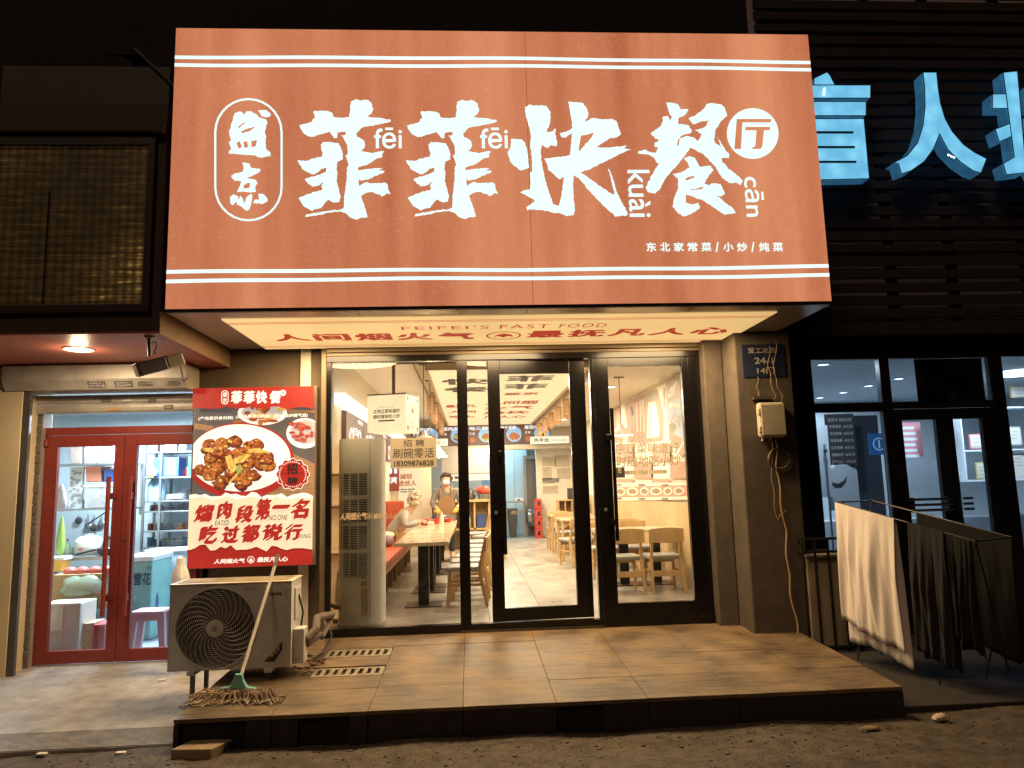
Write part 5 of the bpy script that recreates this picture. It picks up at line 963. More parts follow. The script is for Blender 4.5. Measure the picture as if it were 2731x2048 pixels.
# pendants
def pendant(x, y, zb, zt, label, shade=True):
    t = thing('pendant_lamp', label, 'pendant lamp', (x, y, zb), 'pendant lamps in the restaurant')
    MB().tube([(x, y, zb+.16), (x, y, zt-.02)], .006, 6).build('rod', M('pendant_dark', (.12, .08, .05), .4, .5), t); MB().box(x-.07, x+.07, y-.02, y+.02, zt-.02, zt).build('mount', M('pendant_dark', (.12, .08, .05)), t)
    MB().lathe([(.018, .17), (.03, .15), (.04, .11), (.1, .085), (.165, .03), (.17, 0), (.165, 0), (.1, .075), (.03, .1)], (x, y, zb), 26, cap=False).build('shade', M('pendant_white', (.8, .77, .7), .35), t, smooth=True)
    MB().ell((x, y, zb+.04), (.04, .04, .05), 12, 8).build('bulb', EM('bulb_glow', (1, .86, .6), 14), t, smooth=True)
    lamp('POINT', (x, y, zb-.02), 9, (1, .74, .42), t, .05, name='bulb_light')
pendant(-.62, 2.6, 2.0, 3.1, 'white pendant lamp half hidden behind the cube lantern'); pendant(-.62, 4.2, 1.98, 3.1, 'second white pendant lamp behind the recruitment notice'); pendant(-.62, 5.8, 1.98, 3.1, 'third white pendant lamp over the booth tables'); pendant(-.62, 7.4, 1.98, 3.1, 'farthest white pendant lamp over the booth tables')
pc_ = P(*Z5(322, 1000), 'Y', 2.4); pendant(pc_.x, 2.4, pc_.z, 2.84, 'white pendant lamp with brass neck behind the right door')
tk = tag(MB().box(-.78, -.72, .6, 11, 2.98, 3.05).build('ceiling_track', M('track_white', (.6, .55, .46), .4)), 'pale metal track running along the ceiling left of the panel', 'track')
# cube lantern
cu = thing('cube_lantern', 'glowing cream cube lantern with brown slogan hanging behind the left pane', 'lantern', (-.98, 1.6, 2.06)); Rz = Matrix.Rotation(radians(-15), 3, 'Z'); cc0 = Vector((-.93, 1.62, 0)); hs = .245
def cw(x, y, z): return cc0+Rz @ Vector((x, y, z))
m_cu = EM('lantern_cream', (1, .84, .52), 1.0, var=.04, scale=5)
MB().hexa([cw(-hs, -hs, 2.075), cw(hs, -hs, 2.075), cw(hs, hs, 2.075), cw(-hs, hs, 2.075)], [cw(-hs, -hs, 2.52), cw(hs, -hs, 2.52), cw(hs, hs, 2.52), cw(-hs, hs, 2.52)]).build('shade', m_cu, cu)
MB().hexa([cw(-hs-.004, -hs-.004, 2.522), cw(hs+.004, -hs-.004, 2.522), cw(hs+.004, hs+.004, 2.522), cw(-hs-.004, hs+.004, 2.522)], [cw(-hs, -hs, 2.54), cw(hs, -hs, 2.54), cw(hs, hs, 2.54), cw(-hs, hs, 2.54)]).build('lid', M('panel_edge', (.5, .4, .26)), cu)
MB().box(cc0.x-.02, cc0.x+.02, 1.6, 1.64, 2.54, 3.08).build('rod', M('pendant_dark', (.12, .08, .05)), cu); MB().box(cc0.x-.05, cc0.x+.05, 1.57, 1.67, 3.08, 3.1).build('mount', M('pendant_dark', (.12, .08, .05)), cu)
m_cin = EM('lantern_ink', (.12, .05, .02), .6); fx = Rz @ Vector((1, 0, 0)); fz_ = Vector((0, 0, 1)); fxr = Rz @ Vector((0, 1, 0)); m_cor = EM('lantern_orange', (.55, .17, .04), .8)
text('lettering', '正宗辽菜味道好', cu, m_cin, cw(-hs+.075, -hs-.002, 2.30), .34, .05, ax=(fx, fz_), bold=.02, shear=.1); text('lettering', '随时随地吃小炒', cu, m_cin, cw(-hs+.075, -hs-.002, 2.235), .34, .05, ax=(fx, fz_), bold=.02, shear=.1)
shape('bar', cu, m_cin, [[(0, 0), (.21, 0), (.21, .018), (0, .018)]], cw(-hs+.14, -hs-.002, 2.2), (fx, fz_))
text('lettering', "FEIFEI'S FAST FOOD", cu, m_cor, cw(-hs+.15, -hs-.002, 2.365), .19, .016, ax=(fx, fz_))
for y_, z_ in ((.07, 2.12), (.42, 2.12), (.07, 2.48), (.42, 2.48)): shape('dot', cu, m_cor, [ring(0, 0, .032, .032, 16)], cw(hs+.002, -hs+y_, z_), (fxr, fz_))
shape('emblem', cu, m_cor, [ring(0, 0, .12, .12, 36), ring(0, 0, .113, .113, 36)], cw(hs+.002, 0, 2.3), (fxr, fz_)); shape('emblem', cu, m_cor, [[(-.05, -.02), (-.045, .04), (0, .075), (.05, .03), (.055, -.03), (.03, .0), (-.01, .01)]], cw(hs+.003, 0, 2.31), (fxr, fz_))
text('lettering', '人间烟火气·最抚凡人心', cu, m_cin, cw(hs+.002, -.12, 2.13), .24, .022, ax=(fxr, fz_))

# ================================================================ cabinet air conditioner
ca = thing('cabinet_air_conditioner', 'tall white floor standing air conditioner behind the left pane', 'air conditioner', (-1.15, .5, 0)); m_caw = M('cabinet_white', (.9, .89, .86), .3)
prf = [(-1.385, .62), (-1.385, .42), (-1.37, .36), (-1.33, .325), (-1.25, .305), (-1.15, .3), (-1.075, .305), (-1.03, .32), (-.96, .37), (-.925, .44), (-.92, .62)]
def prism(pf, z0, z1): return MB().poly([(a, b, z0) for a, b in pf], (0, 0, z1-z0))
prism([(a*1.0, b) for a, b in prf], .035, 1.93).build('body', m_caw, ca, smooth=True)
prism([((a+1.15)*1.05-1.15, (b-.46)*1.06+.46) for a, b in prf], .0, .034).build('base', M('cabinet_base', (.6, .54, .44), .4), ca, smooth=True)
MB().box(-1.047, -1.044, .309, .33, .1, 1.9).build('panel_joint', M('joint_dark', (.2, .17, .13), .6), ca)
def ayf(x): # front surface depth
    for (a, b), (c, d_) in zip(prf, prf[1:]):
        if a <= x <= c and c > a: return b+(d_-b)*(x-a)/(c-a)
    return .3
Zc = lambda v: P(960, v, 'Y', .31).z
for v0, v1 in ((1262, 1320), (1331, 1393), (1402, 1463), (1474, 1536)):
    z0, z1 = Zc(v1), Zc(v0); gm = MB(); xs_ = [-1.345+.03*i for i in range(10)]
    for i in range(9):
        a_, b_ = xs_[i], xs_[i+1]; gm.add([(a_, ayf(a_)-.002, z0), (b_, ayf(b_)-.002, z0), (b_, ayf(b_)-.002, z1), (a_, ayf(a_)-.002, z1)], [(0, 1, 2, 3)])
    g_ = gm.build('outlet', m_acd, ca)
    n = 13
    sl = MB()
    for k in range(n):
        z = z0+(z1-z0)*(k+.5)/n
        sl.tube([(x_, ayf(x_)-.004, z) for x_ in xs_], .0028, 4)
    so2 = sl.build('louvre', m_caw, g_); so2['kind'] = 'stuff'
    for x_ in (xs_[3], xs_[6]): MB().box(x_-.006, x_+.006, ayf(x_)-.009, ayf(x_)-.004, z0, z1).build('louvre_bar', m_caw, g_)
for z, h_, w_, c in ((.5, .06, .05, 'ink'), (.42, .05, .06, 'ink'), (.34, .05, .07, 'yellow'), (.12, .2, .07, 'ink')):
    MB().box(-1.135, -1.135+w_, .296, .2985, z, z+h_).build('label', M('sticker_yellow', (.7, .5, .12), .6) if c == 'yellow' else M('label_fawn', (.5, .42, .32), .7, var=.5, scale=90), ca)
MB().tube([(-1.33, .36, .2), (-1.4, .34, .21), (-1.5, .4, .25)], .02, 8).build('hose', m_foamp, ca, smooth=True)
# ---- shelving on the left wall just inside
sf = thing('side_shelf', 'wooden shelf unit on the left wall behind the tall air conditioner', 'shelf', (-1.55, 1.2, 0))
m_lw = M('light_wood', (.55, .38, .2), .45, var=.15, scale=8, stretch=(1, .15, 1))
MB().box(-1.615, -1.6, .15, 2.0, .02, 1.95).build('back_board', m_lw, sf)
for z in (.02, .7, 1.2, 1.55): MB().box(-1.599, -1.4, .65, 2.0, z, z+.025).build('board', m_lw, sf)
MB().box(-1.599, -1.4, 2.0, 2.02, .02, 1.97).build('side', m_lw, sf)
for k in range(5): pass
# ---- lit menu band and cove on the left wall
LW = (Vector((0, 1, 0)), Vector((0, 0, 1)))      # faces +X
cv = tag(MB().box(IX0+.001, IX0+.12, 1.4, 11, 2.42, 2.56).build('cove_light', EM('cove_glow', (1, .92, .75), 2.2)), 'bright white light strip along the left wall above the menu boards', 'light strip')
m_mb = EM('menu_brown', (.16, .075, .05), .7, var=.2, scale=6); m_mw = EM('menu_white', (.85, .9, 1), .9); m_mblue = EM('menu_blue', (.28, .5, .75), .9)
for i in range(4):
    y0 = 1.9+1.5*i; t = thing('menu_lightbox', ['lit brown menu board on the left wall nearest the window', 'second lit menu board along the left wall', 'third lit menu board along the left wall', 'farthest lit menu board along the left wall'][i], 'menu board', (IX0, y0+.7, 1.95), 'menu boards on the left wall')
    MB().box(IX0+.001, IX0+.06, y0, y0+1.46, 1.92, 2.4).build('board', m_mb, t)
    for k, (dy, dz, r_) in enumerate(((.35, .15, .17), (1.05, .12, .19))): shape('dish_print', t, m_mw, [ring(0, 0, r_, r_*.75, 24)], (IX0+.0615, y0+1.46-dy, 1.95+dz), LW); shape('dish_print', t, food[k], [wob(0, 0, r_*.6, r_*.45, 11, .15, R5)], (IX0+.0625, y0+1.46-dy, 1.95+dz), LW)
    text('lettering', '溜肉段' if i % 2 else '锅包肉', t, m_mw, (IX0+.0618, y0+.95, 2.3), .5, .07, ax=LW, bold=.02); text('lettering', '尖椒肉' if i % 2 else '地三鲜', t, m_mw, (IX0+.0618, y0+.55, 2.12), .4, .12, ax=LW, bold=.03)
# ---- posters at the far left behind the booth
def wallposter(label, y, x0, x1, z0, z1, mat, lines, ink):
    t = thing('wall_poster', label, 'poster', ((x0+x1)/2, y, z0)); MB().box(x0, x1, y, y+.02, z0, z1).build('sheet', mat, t)
    for s_, a, b, c, d_, m_ in lines: text('lettering', s_, t, m_ or ink, (x0+(x1-x0)*a, y-.002, z0+(z1-z0)*b), (x1-x0)*c, (z1-z0)*d_, bold=.03, shear=.1)
    return t
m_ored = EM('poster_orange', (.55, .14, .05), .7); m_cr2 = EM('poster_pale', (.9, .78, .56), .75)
z1_ = lambda x, y: (860+x/4.1475, 920+y/4.1475)
def r1(x0, y0, x1, y1, Y): a = P(*z1_(x0, y1), 'Y', Y); b = P(*z1_(x1, y0), 'Y', Y); return a.x, b.x, a.z, b.z
x0, x1, z0, z1 = r1(840, 1370, 1065, 1800, 7.6); wallposter('cream recruitment poster with bold orange heading behind the seated woman', 7.6, x0, x1, z0, z1, m_cr2, (('诚招', .08, .74, .6, .14, None), ('合伙人', .02, .56, .85, .15, None), ('招牌小炒 诚邀加盟', .1, .45, .7, .04, m_pk_), ('专业团队 全程扶持', .1, .39, .7, .04, m_pk_)), m_ored)
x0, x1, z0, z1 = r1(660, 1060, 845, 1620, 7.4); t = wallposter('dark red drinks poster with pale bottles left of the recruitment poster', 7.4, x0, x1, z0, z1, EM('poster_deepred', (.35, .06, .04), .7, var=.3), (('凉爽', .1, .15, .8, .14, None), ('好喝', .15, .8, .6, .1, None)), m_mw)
for k in range(3): shape('bottle_print', t, m_mw, [capsule(-.03, .03, -.16, .14)], (x0+(x1-x0)*(.2+.3*k), 7.397, (z0+z1)/2), XZ)
# partition stub carrying the posters
tag(MB().box(IX0, -.8, 7.65, 7.7, 0, 2.4).build('partition', m_wall), kind='structure')
# right-hand pennants and left pennants along the ceiling panel
m_pen = M('pennant_orange', (.5, .26, .12), .7)
def pennant(x, y, z, label, group):
    t = thing('pennant', label, 'pennant', (x, y, z), group); w_ = .12; h_ = .36
    MB().poly([(x-w_/2, y, z), (x+w_/2, y, z), (x+w_/2, y, z-h_*.85), (x, y, z-h_), (x-w_/2, y, z-h_*.85)], (0, .008, 0)).build('cloth', m_pen, t)
    text('lettering', '菲\n菲\n快\n餐', t, M('pennant_ink', (.75, .6, .42), .7), (x-.045, y-.002, z-h_*.8), .09, h_*.7)
for i, y in enumerate((4.9, 6.1, 7.3, 8.5, 9.8)): pennant(1.68, y, 2.84, ['orange pennant under the right edge of the ceiling panel, nearest', 'second orange pennant under the right edge of the ceiling panel', 'third orange pennant under the right edge of the ceiling panel', 'fourth orange pennant under the right edge of the ceiling panel', 'farthest orange pennant under the right edge of the ceiling panel'][i], 'pennants along the right edge')
for i, y in enumerate((4.4, 5.9, 7.4, 8.9)): pennant(-.62, y, 2.88, ['nearest orange pennant left of the ceiling panel', 'second orange pennant left of the ceiling panel', 'third orange pennant left of the ceiling panel', 'farthest orange pennant left of the ceiling panel'][i], 'pennants along the left edge')
# ================================================================ furniture
m_ash = M('ash_wood', (.55, .36, .17), .42, var=.18, scale=10, stretch=(1, 1, .2)); m_seat = M('seat_grey', (.3, .3, .29), .38); m_top = M('table_top', (.6, .48, .33), .14, var=.12, scale=5); m_ped = M('pedestal_black', (.012, .011, .012), .3, .3)
def make_chair():
    t = thing('dining_chair', 'x', 'chair')
    MB().hexa([(-.21, -.2, .405), (.21, -.2, .405), (.22, .22, .405), (-.22, .22, .405)], [(-.2, -.19, .46), (.2, -.19, .46), (.215, .21, .46), (-.215, .21, .46)]).build('seat', m_seat, t, bevel=.02)
    for s in (-1, 1):
        MB().bar((s*.2, .18, 0), (s*.185, .16, .405), .034, .034).build('leg', m_ash, t, bevel=.004)
        MB().hexa([(s*.205-.018, -.3, 0), (s*.205+.018, -.3, 0), (s*.205+.018, -.262, 0), (s*.205-.018, -.262, 0)], [(s*.19-.018, -.215, .42), (s*.19+.018, -.215, .42), (s*.19+.018, -.17, .42), (s*.19-.018, -.17, .42)]).build('leg', m_ash, t, bevel=.004)
        MB().hexa([(s*.19-.017, -.215, .421), (s*.19+.017, -.215, .421), (s*.19+.017, -.175, .421), (s*.19-.017, -.175, .421)], [(s*.17-.015, -.285, .8), (s*.17+.015, -.285, .8), (s*.17+.015, -.26, .8), (s*.17-.015, -.26, .8)]).build('back_post', m_ash, t, bevel=.004)
        MB().bar((s*.195, .17, .25), (s*.2, -.24, .25), .018, .03).build('stretcher', m_ash, t)
    MB().bar((-.185, .165, .37), (.185, .165, .37), .02, .06).build('rail', m_ash, t); MB().bar((-.195, -.235, .24), (.195, -.235, .24), .02, .07).build('rail', m_ash, t)
    n = 9; vs = []
    for i in range(n):
        u = -1+2*i/(n-1); x = .225*u; y = -.262-.035*(1-u*u)
        for dy, z in ((-.012, .62+.01*abs(u)), (-.03, .815-.02*u*u), (-.008, .815-.02*u*u), (.01, .62+.01*abs(u))): vs.append((x, y+dy, z))
    MB().add(vs, [(4*i+j, 4*i+(j+1) % 4, 4*i+4+(j+1) % 4, 4*i+4+j) for i in range(n-1) for j in range(4)]+[(0, 1, 2, 3), tuple(4*(n-1)+j for j in range(4))]).build('backrest', m_ash, t, smooth=True, bevel=.006)
    return t
ch0 = make_chair(); first = [True]
def chair(x, y, deg, label, group):
    t = ch0 if first[0] else copy_tree(ch0); first[0] = False
    t.location = (x, y, 0); t.rotation_euler = (0, 0, radians(deg)); t['label'] = label; t['group'] = group; return t
G1 = 'chairs along the booth tables'; G2 = 'chairs at the right hand tables'
for x, y, d, s in ((-.1, 1.56, 88, 'light wood chair nearest the glass beside the booth table'), (-.06, 2.2, 90, 'second light wood chair along the booth tables'), (-.02, 2.85, 86, 'third light wood chair along the booth tables'), (.05, 3.6, 92, 'fourth light wood chair along the booth tables'), (.04, 4.4, 88, 'fifth light wood chair along the booth tables'), (.08, 5.4, 90, 'light wood chair opposite the seated woman'), (.3, 6.6, 60, 'light wood chair turned outward beside the order counter'), (.12, 7.6, 95, 'farthest light wood chair in the left aisle')): chair(x, y, d, s, G1)
for x, y, d, s in ((2.47, 2.1, 0, 'wooden chair with its back to the right door, nearer the wall'), (1.96, 2.12, 2, 'wooden chair with its back to the right door, nearer the aisle'), (2.45, 3.5, 180, 'wooden chair on the far side of the nearest right table by the wall'), (1.98, 3.48, 178, 'wooden chair on the far side of the nearest right table by the aisle'), (2.45, 4.5, 0, 'wooden chair at the second right table by the wall'), (1.78, 5.25, 20, 'wooden chair at the aisle end of the middle right table'), (2.3, 5.35, 0, 'wooden chair behind the door stile at the middle right table'), (1.9, 7.2, 180, 'wooden chair on the far side of the middle right table'), (1.85, 8.4, 0, 'wooden chair at the last right table')): chair(x, y, d, s, G2)
def table(x0, x1, y0, y1, label, group, peds, legs=False):
    t = thing('dining_table', label, 'table', ((x0+x1)/2, (y0+y1)/2, 0), group)
    MB().box(x0, x1, y0, y1, .705, .75).build('top', m_top, t, bevel=.005)
    if legs:
        for x in (x0+.04, x1-.04):
            for y in (y0+.04, y1-.04): MB().bar((x, y, 0), (x, y, .704), .05, .05).build('leg', m_ash, t, bevel=.004)
        MB().box(x0+.05, x1-.05, y0+.05, y1-.05, .63, .704).build('apron', m_ash, t)
    for x, y in peds:
        MB().box(x-.065, x+.065, y-.05, y+.05, .012, .7045).build('pedestal', m_ped, t, bevel=.006); MB().box(x-.22, x+.22, y-.2, y+.2, 0, .0115).build('base_plate', M('base_bronze', (.1, .07, .05), .35, .7), t, bevel=.004)
    return t
table(-.92, -.27, 1.44, 2.95, 'booth table nearest the left pane with a shiny cream top', 'booth tables', ((-.58, 1.62), (-.58, 2.75)))
table(-.92, -.26, 3.06, 4.9, 'empty booth table in front of the grey haired woman', 'booth tables', ((-.58, 3.25), (-.58, 4.65)))
table(-.92, -.26, 5.0, 6.8, 'booth table covered with red bowls where the woman eats', 'booth tables', ((-.58, 5.2), (-.58, 6.6)))
table(1.72, 2.83, 2.42, 3.12, 'light wood table behind the right door', 'right hand tables', ((2.1, 2.75), (2.55, 2.75)))
table(1.72, 2.83, 4.85, 5.6-.3, 'second light wood table along the right wall', 'right hand tables', ((2.3, 5.05),))
table(1.62, 2.5, 5.85, 6.6, 'light wood four legged table in the middle of the right row', 'right hand tables', (), True)
table(1.62, 2.5, 7.55, 8.2, 'farthest light wood table of the right row', 'right hand tables', (), True)
# booth bench
bb = thing('booth_bench', 'long red leather booth bench along the left wall', 'bench', (-1.35, 3.4, 0)); m_lea = M('red_leather', (.5, .1, .05), .3, var=.12, scale=5)
for k, (y0, y1) in enumerate(((1.55, 2.75), (2.76, 3.96), (3.97, 5.2), (5.21, 6.6))): MB().box(-1.6, -1.1, y0, y1, .33, .455).build('cushion', m_lea, bb, bevel=.03)
MB().box(-1.6, -1.12, 1.56, 6.6, .28, .329).build('seat_frame', m_lw, bb)
for y in (1.58, 2.0, 2.72, 3.3, 3.95, 4.6, 5.12, 5.8, 6.5): MB().box(-1.58, -1.14, y, y+.045, 0, .279).build('support', M('bench_support', (.3, .2, .12), .5), bb)
bk = MB(); MB().box(-1.6, -1.2, 5.9, 6.0, .456, 1.16).build('back_core', m_lea, bb, bevel=.02)
for k in range(11): MB().tube([(-1.58+.037*k, 5.895, .5), (-1.58+.037*k, 5.895, 1.14)], .021, 8).build('back_rib', m_lea, bb, smooth=True)
# bench things
def blob(name, label, cat, mat, c, r, seed=1, jit=.15): rd_ = random.Random(seed); o = MB().ell(c, r, 14, 9, jit, rd_).build(name, mat, smooth=True); s_ = o.modifiers.new('s', 'SUBSURF'); s_.levels = s_.render_levels = 1; return tag(o, label, cat)
blob('folded_coat', 'cream coat bundled on the red bench beside the woman', 'coat', M('coat_cream', (.65, .58, .46), .8), (-1.4, 4.85, .62), (.14, .16, .07), 2); blob('purple_bag', 'purple patterned bag on the red bench beside the woman', 'bag', M('bag_purple', (.2, .12, .17), .6, var=.5, scale=40), (-1.38, 4.7, .54), (.13, .12, .1), 3)
# crockery on the woman's table
m_rb = M('red_bowl', (.5, .04, .02), .25)
def onT(x, y): return Vector((x, y, .752))
def bowl(x, y, r, label, mat=m_rb, name='red_bowl', cat='bowl', h=.06):
    p = onT(x, y); t = thing(name, label, cat, (p.x, p.y, .751), 'dishes on the booth table'); MB().lathe([(r*.45, 0), (r*.8, h*.4), (r, h), (r*.93, h), (r*.7, h*.4), (.01, h*.2)], (p.x, p.y, .7512), 24, cap=False).build('dish', mat, t, smooth=True)
    MB().lathe([(r*.8, h*.7), (r*.5, h*.85), (.01, h*.9)], (p.x, p.y, .7512), 16, cap=False).build('food', M('noodle', (.6, .35, .12), .6, var=.4, scale=40), t, smooth=True)
bowl(-.8, 5.35, .1, 'red bowl in front of the seated woman'); bowl(-.66, 5.85, .11, 'wide red bowl at the centre of the booth table'); bowl(-.43, 6.15, .1, 'red bowl at the aisle side of the booth table'); bowl(-.78, 6.3, .08, 'small red dish at the far side of the booth table')
p = onT(-.46, 6.55); bs_ = thing('steel_basin', 'wide steel basin on the booth table in front of the cook', 'basin', (p.x, 6.55, .751)); MB().lathe([(.14, 0), (.19, .09), (.2, .095), (.185, .095), (.13, .012)], (-.46, 6.58, .7512), 28, cap=False).build('bowl', m_steel, bs_, smooth=True)
p = onT(-.5, 5.3); bt = thing('plastic_bottle', 'clear plastic bottle with label standing on the booth table', 'bottle', (p.x, p.y, .751)); MB().lathe([(.032, 0), (.034, .02), (.034, .15), (.014, .19), (.014, .22)], (p.x, p.y, .7512), 16).build('body', FILM('bottle_clear', (.75, .72, .66), .6), bt, smooth=True); MB().lathe([(.016, .22), (.016, .235)], (p.x, p.y, .7512), 12).build('cap', m_ink, bt); MB().lathe([(.0345, .06), (.0345, .12)], (p.x, p.y, .7512), 16, cap=False).build('label', M('label_white', (.7, .72, .72)), bt)
p = onT(-.59, 5.55); rc_ = thing('red_cup', 'red paper cup beside the bottle on the booth table', 'cup', (p.x, p.y, .751)); MB().lathe([(.03, 0), (.04, .11), (.037, .11), (.028, .01)], (p.x, p.y, .7512), 18, cap=False).build('cup', m_rb, rc_, smooth=True); MB().tube([(p.x, p.y, .77), (p.x+.01, p.y, .95)], .003, 5).build('straw', M('straw', (.7, .5, .3), .5), rc_)
p = onT(-.68, 5.2); nb = tag(MB().box(p.x-.05, p.x+.05, p.y-.05, p.y+.05, .7512, .81).build('napkin_box', M('napkin_white', (.7, .66, .58), .7), bevel=.006), 'white napkin box on the booth table', 'box')

# ================================================================ people
def skin(name, pts, edges, mat, parent, sub=2):
    me = bpy.data.meshes.new(name); me.from_pydata([p[:3] for p in pts], edges, []); o = bpy.data.objects.new(name, me); link(o, parent); me.materials.append(mat)
    m = o.modifiers.new('skin', 'SKIN'); m.use_smooth_shade = True
    for i, p in enumerate(pts): r = p[3]; me.skin_vertices[0].data[i].radius = r if isinstance(r, tuple) else (r, r)
    me.skin_vertices[0].data[0].use_root = True
    s_ = o.modifiers.new('sub', 'SUBSURF'); s_.levels = s_.render_levels = sub; return o
def chain(*lists):
    pts = []; ed = []
    for L in lists:
        for k, p in enumerate(L):
            if isinstance(p, int): prev = p; continue
            pts.append(p); i = len(pts)-1
            if k > 0: ed.append((prev, i))
            prev = i
    return pts, ed
def hand(parent, w, f, side, mat, name='hand', curl=.5, k=1.0):
    """palm at w reaching along f, five bent fingers"""
    w = Vector(w); f = Vector(f).normalized(); s = Vector(side).normalized(); dn = f.cross(s).normalized()
    if dn.z > 0: dn = -dn
    pts, ed = chain([(*w, .022*k), (*(w+f*.04*k), (.034*k, .016*k)), (*(w+f*.08*k), (.034*k, .014*k))]); pl = skin(name, pts, ed, mat, parent, 1)
    for i, (o_, ln) in enumerate(((-.03, .06), (-.01, .075), (.011, .07), (.031, .055))):
        a = w+f*.075*k+s*o_*k; b = a+(f*.6+dn*.4*curl)*ln*.55*k; c = b+(f*.35+dn*curl)*ln*.5*k; pts, ed = chain([(*a, .0085*k), (*b, .008*k), (*c, .007*k)]); skin('finger', pts, ed, mat, pl, 1)
    a = w+f*.025*k-s*.03*k; b = a-s*.03*k+f*.02*k+dn*.012*k; c = b+f*.03*k+dn*.02*k; pts, ed = chain([(*a, .011*k), (*b, .0095*k), (*c, .008*k)]); skin('thumb', pts, ed, mat, pl, 1)
m_skin = M('skin', (.55, .33, .22), .5)
def face(parent, c, fwd, mat_dark, mouth=True):
    c = Vector(c); f = Vector(fwd).normalized(); s = f.cross(Vector((0, 0, 1))).normalized(); u = s.cross(f)
    for k in (-1, 1):
        MB().ell(c+f*.088+s*.033*k+u*.012, (.011, .011, .007), 8, 6).build('eye', mat_dark, parent, smooth=True); MB().ell(c-f*.005+s*.082*k, (.018, .018, .03), 8, 6).build('ear', m_skin, parent, smooth=True)
    MB().ell(c+f*.098-u*.015, (.016, .016, .022), 8, 6).build('nose', m_skin, parent, smooth=True)
    if mouth: MB().ell(c+f*.088-u*.058, (.018, .018, .005), 8, 5).build('mouth', M('lips', (.4, .15, .12), .5), parent, smooth=True)
# cook
CX, CY = -.47, 7.05
ck = thing('person', 'person in grey shirt, tan apron, face mask and yellow gloves bending over the table', 'person', (CX, CY, 0)); m_gry = M('shirt_grey', (.2, .18, .16), .8, var=.1, scale=12); m_glv = M('glove_yellow', (.75, .45, .06), .5); m_apr = M('apron_tan', (.3, .17, .08), .8)
pts, ed = chain([(CX, CY, .93, (.15, .11)), (CX, CY, 1.08, (.15, .11)), (CX, CY-.02, 1.24, (.17, .12)), (CX, CY-.03, 1.33, (.12, .09)), (CX, CY-.05, 1.4, .055), (CX, CY-.08, 1.46, .075), (CX, CY-.085, 1.53, .1), (CX, CY-.08, 1.59, .075)], [0, (CX-.1, CY, .8, .1), (CX-.1, CY-.01, .47, .075), (CX-.1, CY+.02, .09, .05), (CX-.1, CY-.14, .04, .04)], [0, (CX+.1, CY, .8, .1), (CX+.1, CY-.01, .47, .075), (CX+.1, CY+.02, .09, .05), (CX+.1, CY-.14, .04, .04)],
                [2, (CX-.2, CY-.02, 1.3, .06), (CX-.27, CY-.08, 1.06, .048), (CX-.16, CY-.36, .97, .036)], [2, (CX+.2, CY-.02, 1.3, .06), (CX+.28, CY-.08, 1.06, .048), (CX+.2, CY-.36, .97, .036)])
skin('body', pts, ed, m_skin, ck)
pts, ed = chain([(CX, CY, .95, (.17, .13)), (CX, CY, 1.08, (.17, .13)), (CX, CY-.02, 1.23, (.19, .135)), (CX, CY-.03, 1.35, (.1, .085))], [2, (CX-.2, CY-.02, 1.3, .075), (CX-.28, CY-.08, 1.06, .062), (CX-.19, CY-.29, .985, .05)], [2, (CX+.2, CY-.02, 1.3, .075), (CX+.29, CY-.08, 1.06, .062), (CX+.23, CY-.29, .985, .05)]); skin('shirt', pts, ed, m_gry, ck)
pts, ed = chain([(CX, CY, .9, (.16, .12)), (CX-.1, CY, .78, .115), (CX-.1, CY, .47, .09), (CX-.1, CY+.02, .12, .07)], [0, (CX+.1, CY, .78, .115), (CX+.1, CY, .47, .09), (CX+.1, CY+.02, .12, .07)]); skin('trousers', pts, ed, M('trousers_dark', (.05, .045, .045), .8), ck)
MB().poly([(CX-.19, CY-.155, .5), (CX+.19, CY-.155, .5), (CX+.18, CY-.16, 1.03), (CX+.11, CY-.17, 1.2), (CX-.11, CY-.17, 1.2), (CX-.18, CY-.16, 1.03)], (0, .02, 0)).build('apron', m_apr, ck, bevel=.008)
for s in (-1, 1): MB().tube([(CX+s*.1, CY-.16, 1.2), (CX+s*.11, CY-.15, 1.3), (CX+s*.1, CY-.06, 1.4), (CX+s*.09, CY+.06, 1.36)], .018, 6).build('strap', m_apr, ck)
face(ck, (CX, CY-.09, 1.52), (0, -1, -.25), m_ink, False)
MB().ell((CX, CY-.165, 1.475), (.072, .05, .055), 14, 9).build('face_mask', M('mask_white', (.72, .74, .74), .8), ck, smooth=True); hk = MB(); R7 = random.Random(2)
for _ in range(240):
    a = R7.uniform(0, 2*pi); e = math.asin(R7.uniform(-.35, 1)); d_ = Vector((cos(a)*cos(e), sin(a)*cos(e), sin(e)))
    if d_.y < -.35 and d_.z < .55: continue
    hk.ell(Vector((CX, CY-.07, 1.545))+d_*R7.uniform(.088, .112), (.016, .016, R7.uniform(.02, .034)), 6, 4, .2, R7)
hk.build('hair', M('hair_brown', (.06, .035, .022), .6), ck, smooth=True)
hand(ck, (CX-.15, CY-.37, .97), (.1, -1, -.35), (1, 0, 0), m_glv, 'glove', .6, 1.2); hand(ck, (CX+.19, CY-.37, .97), (-.1, -1, -.35), (-1, 0, 0), m_glv, 'glove', .6, 1.2)
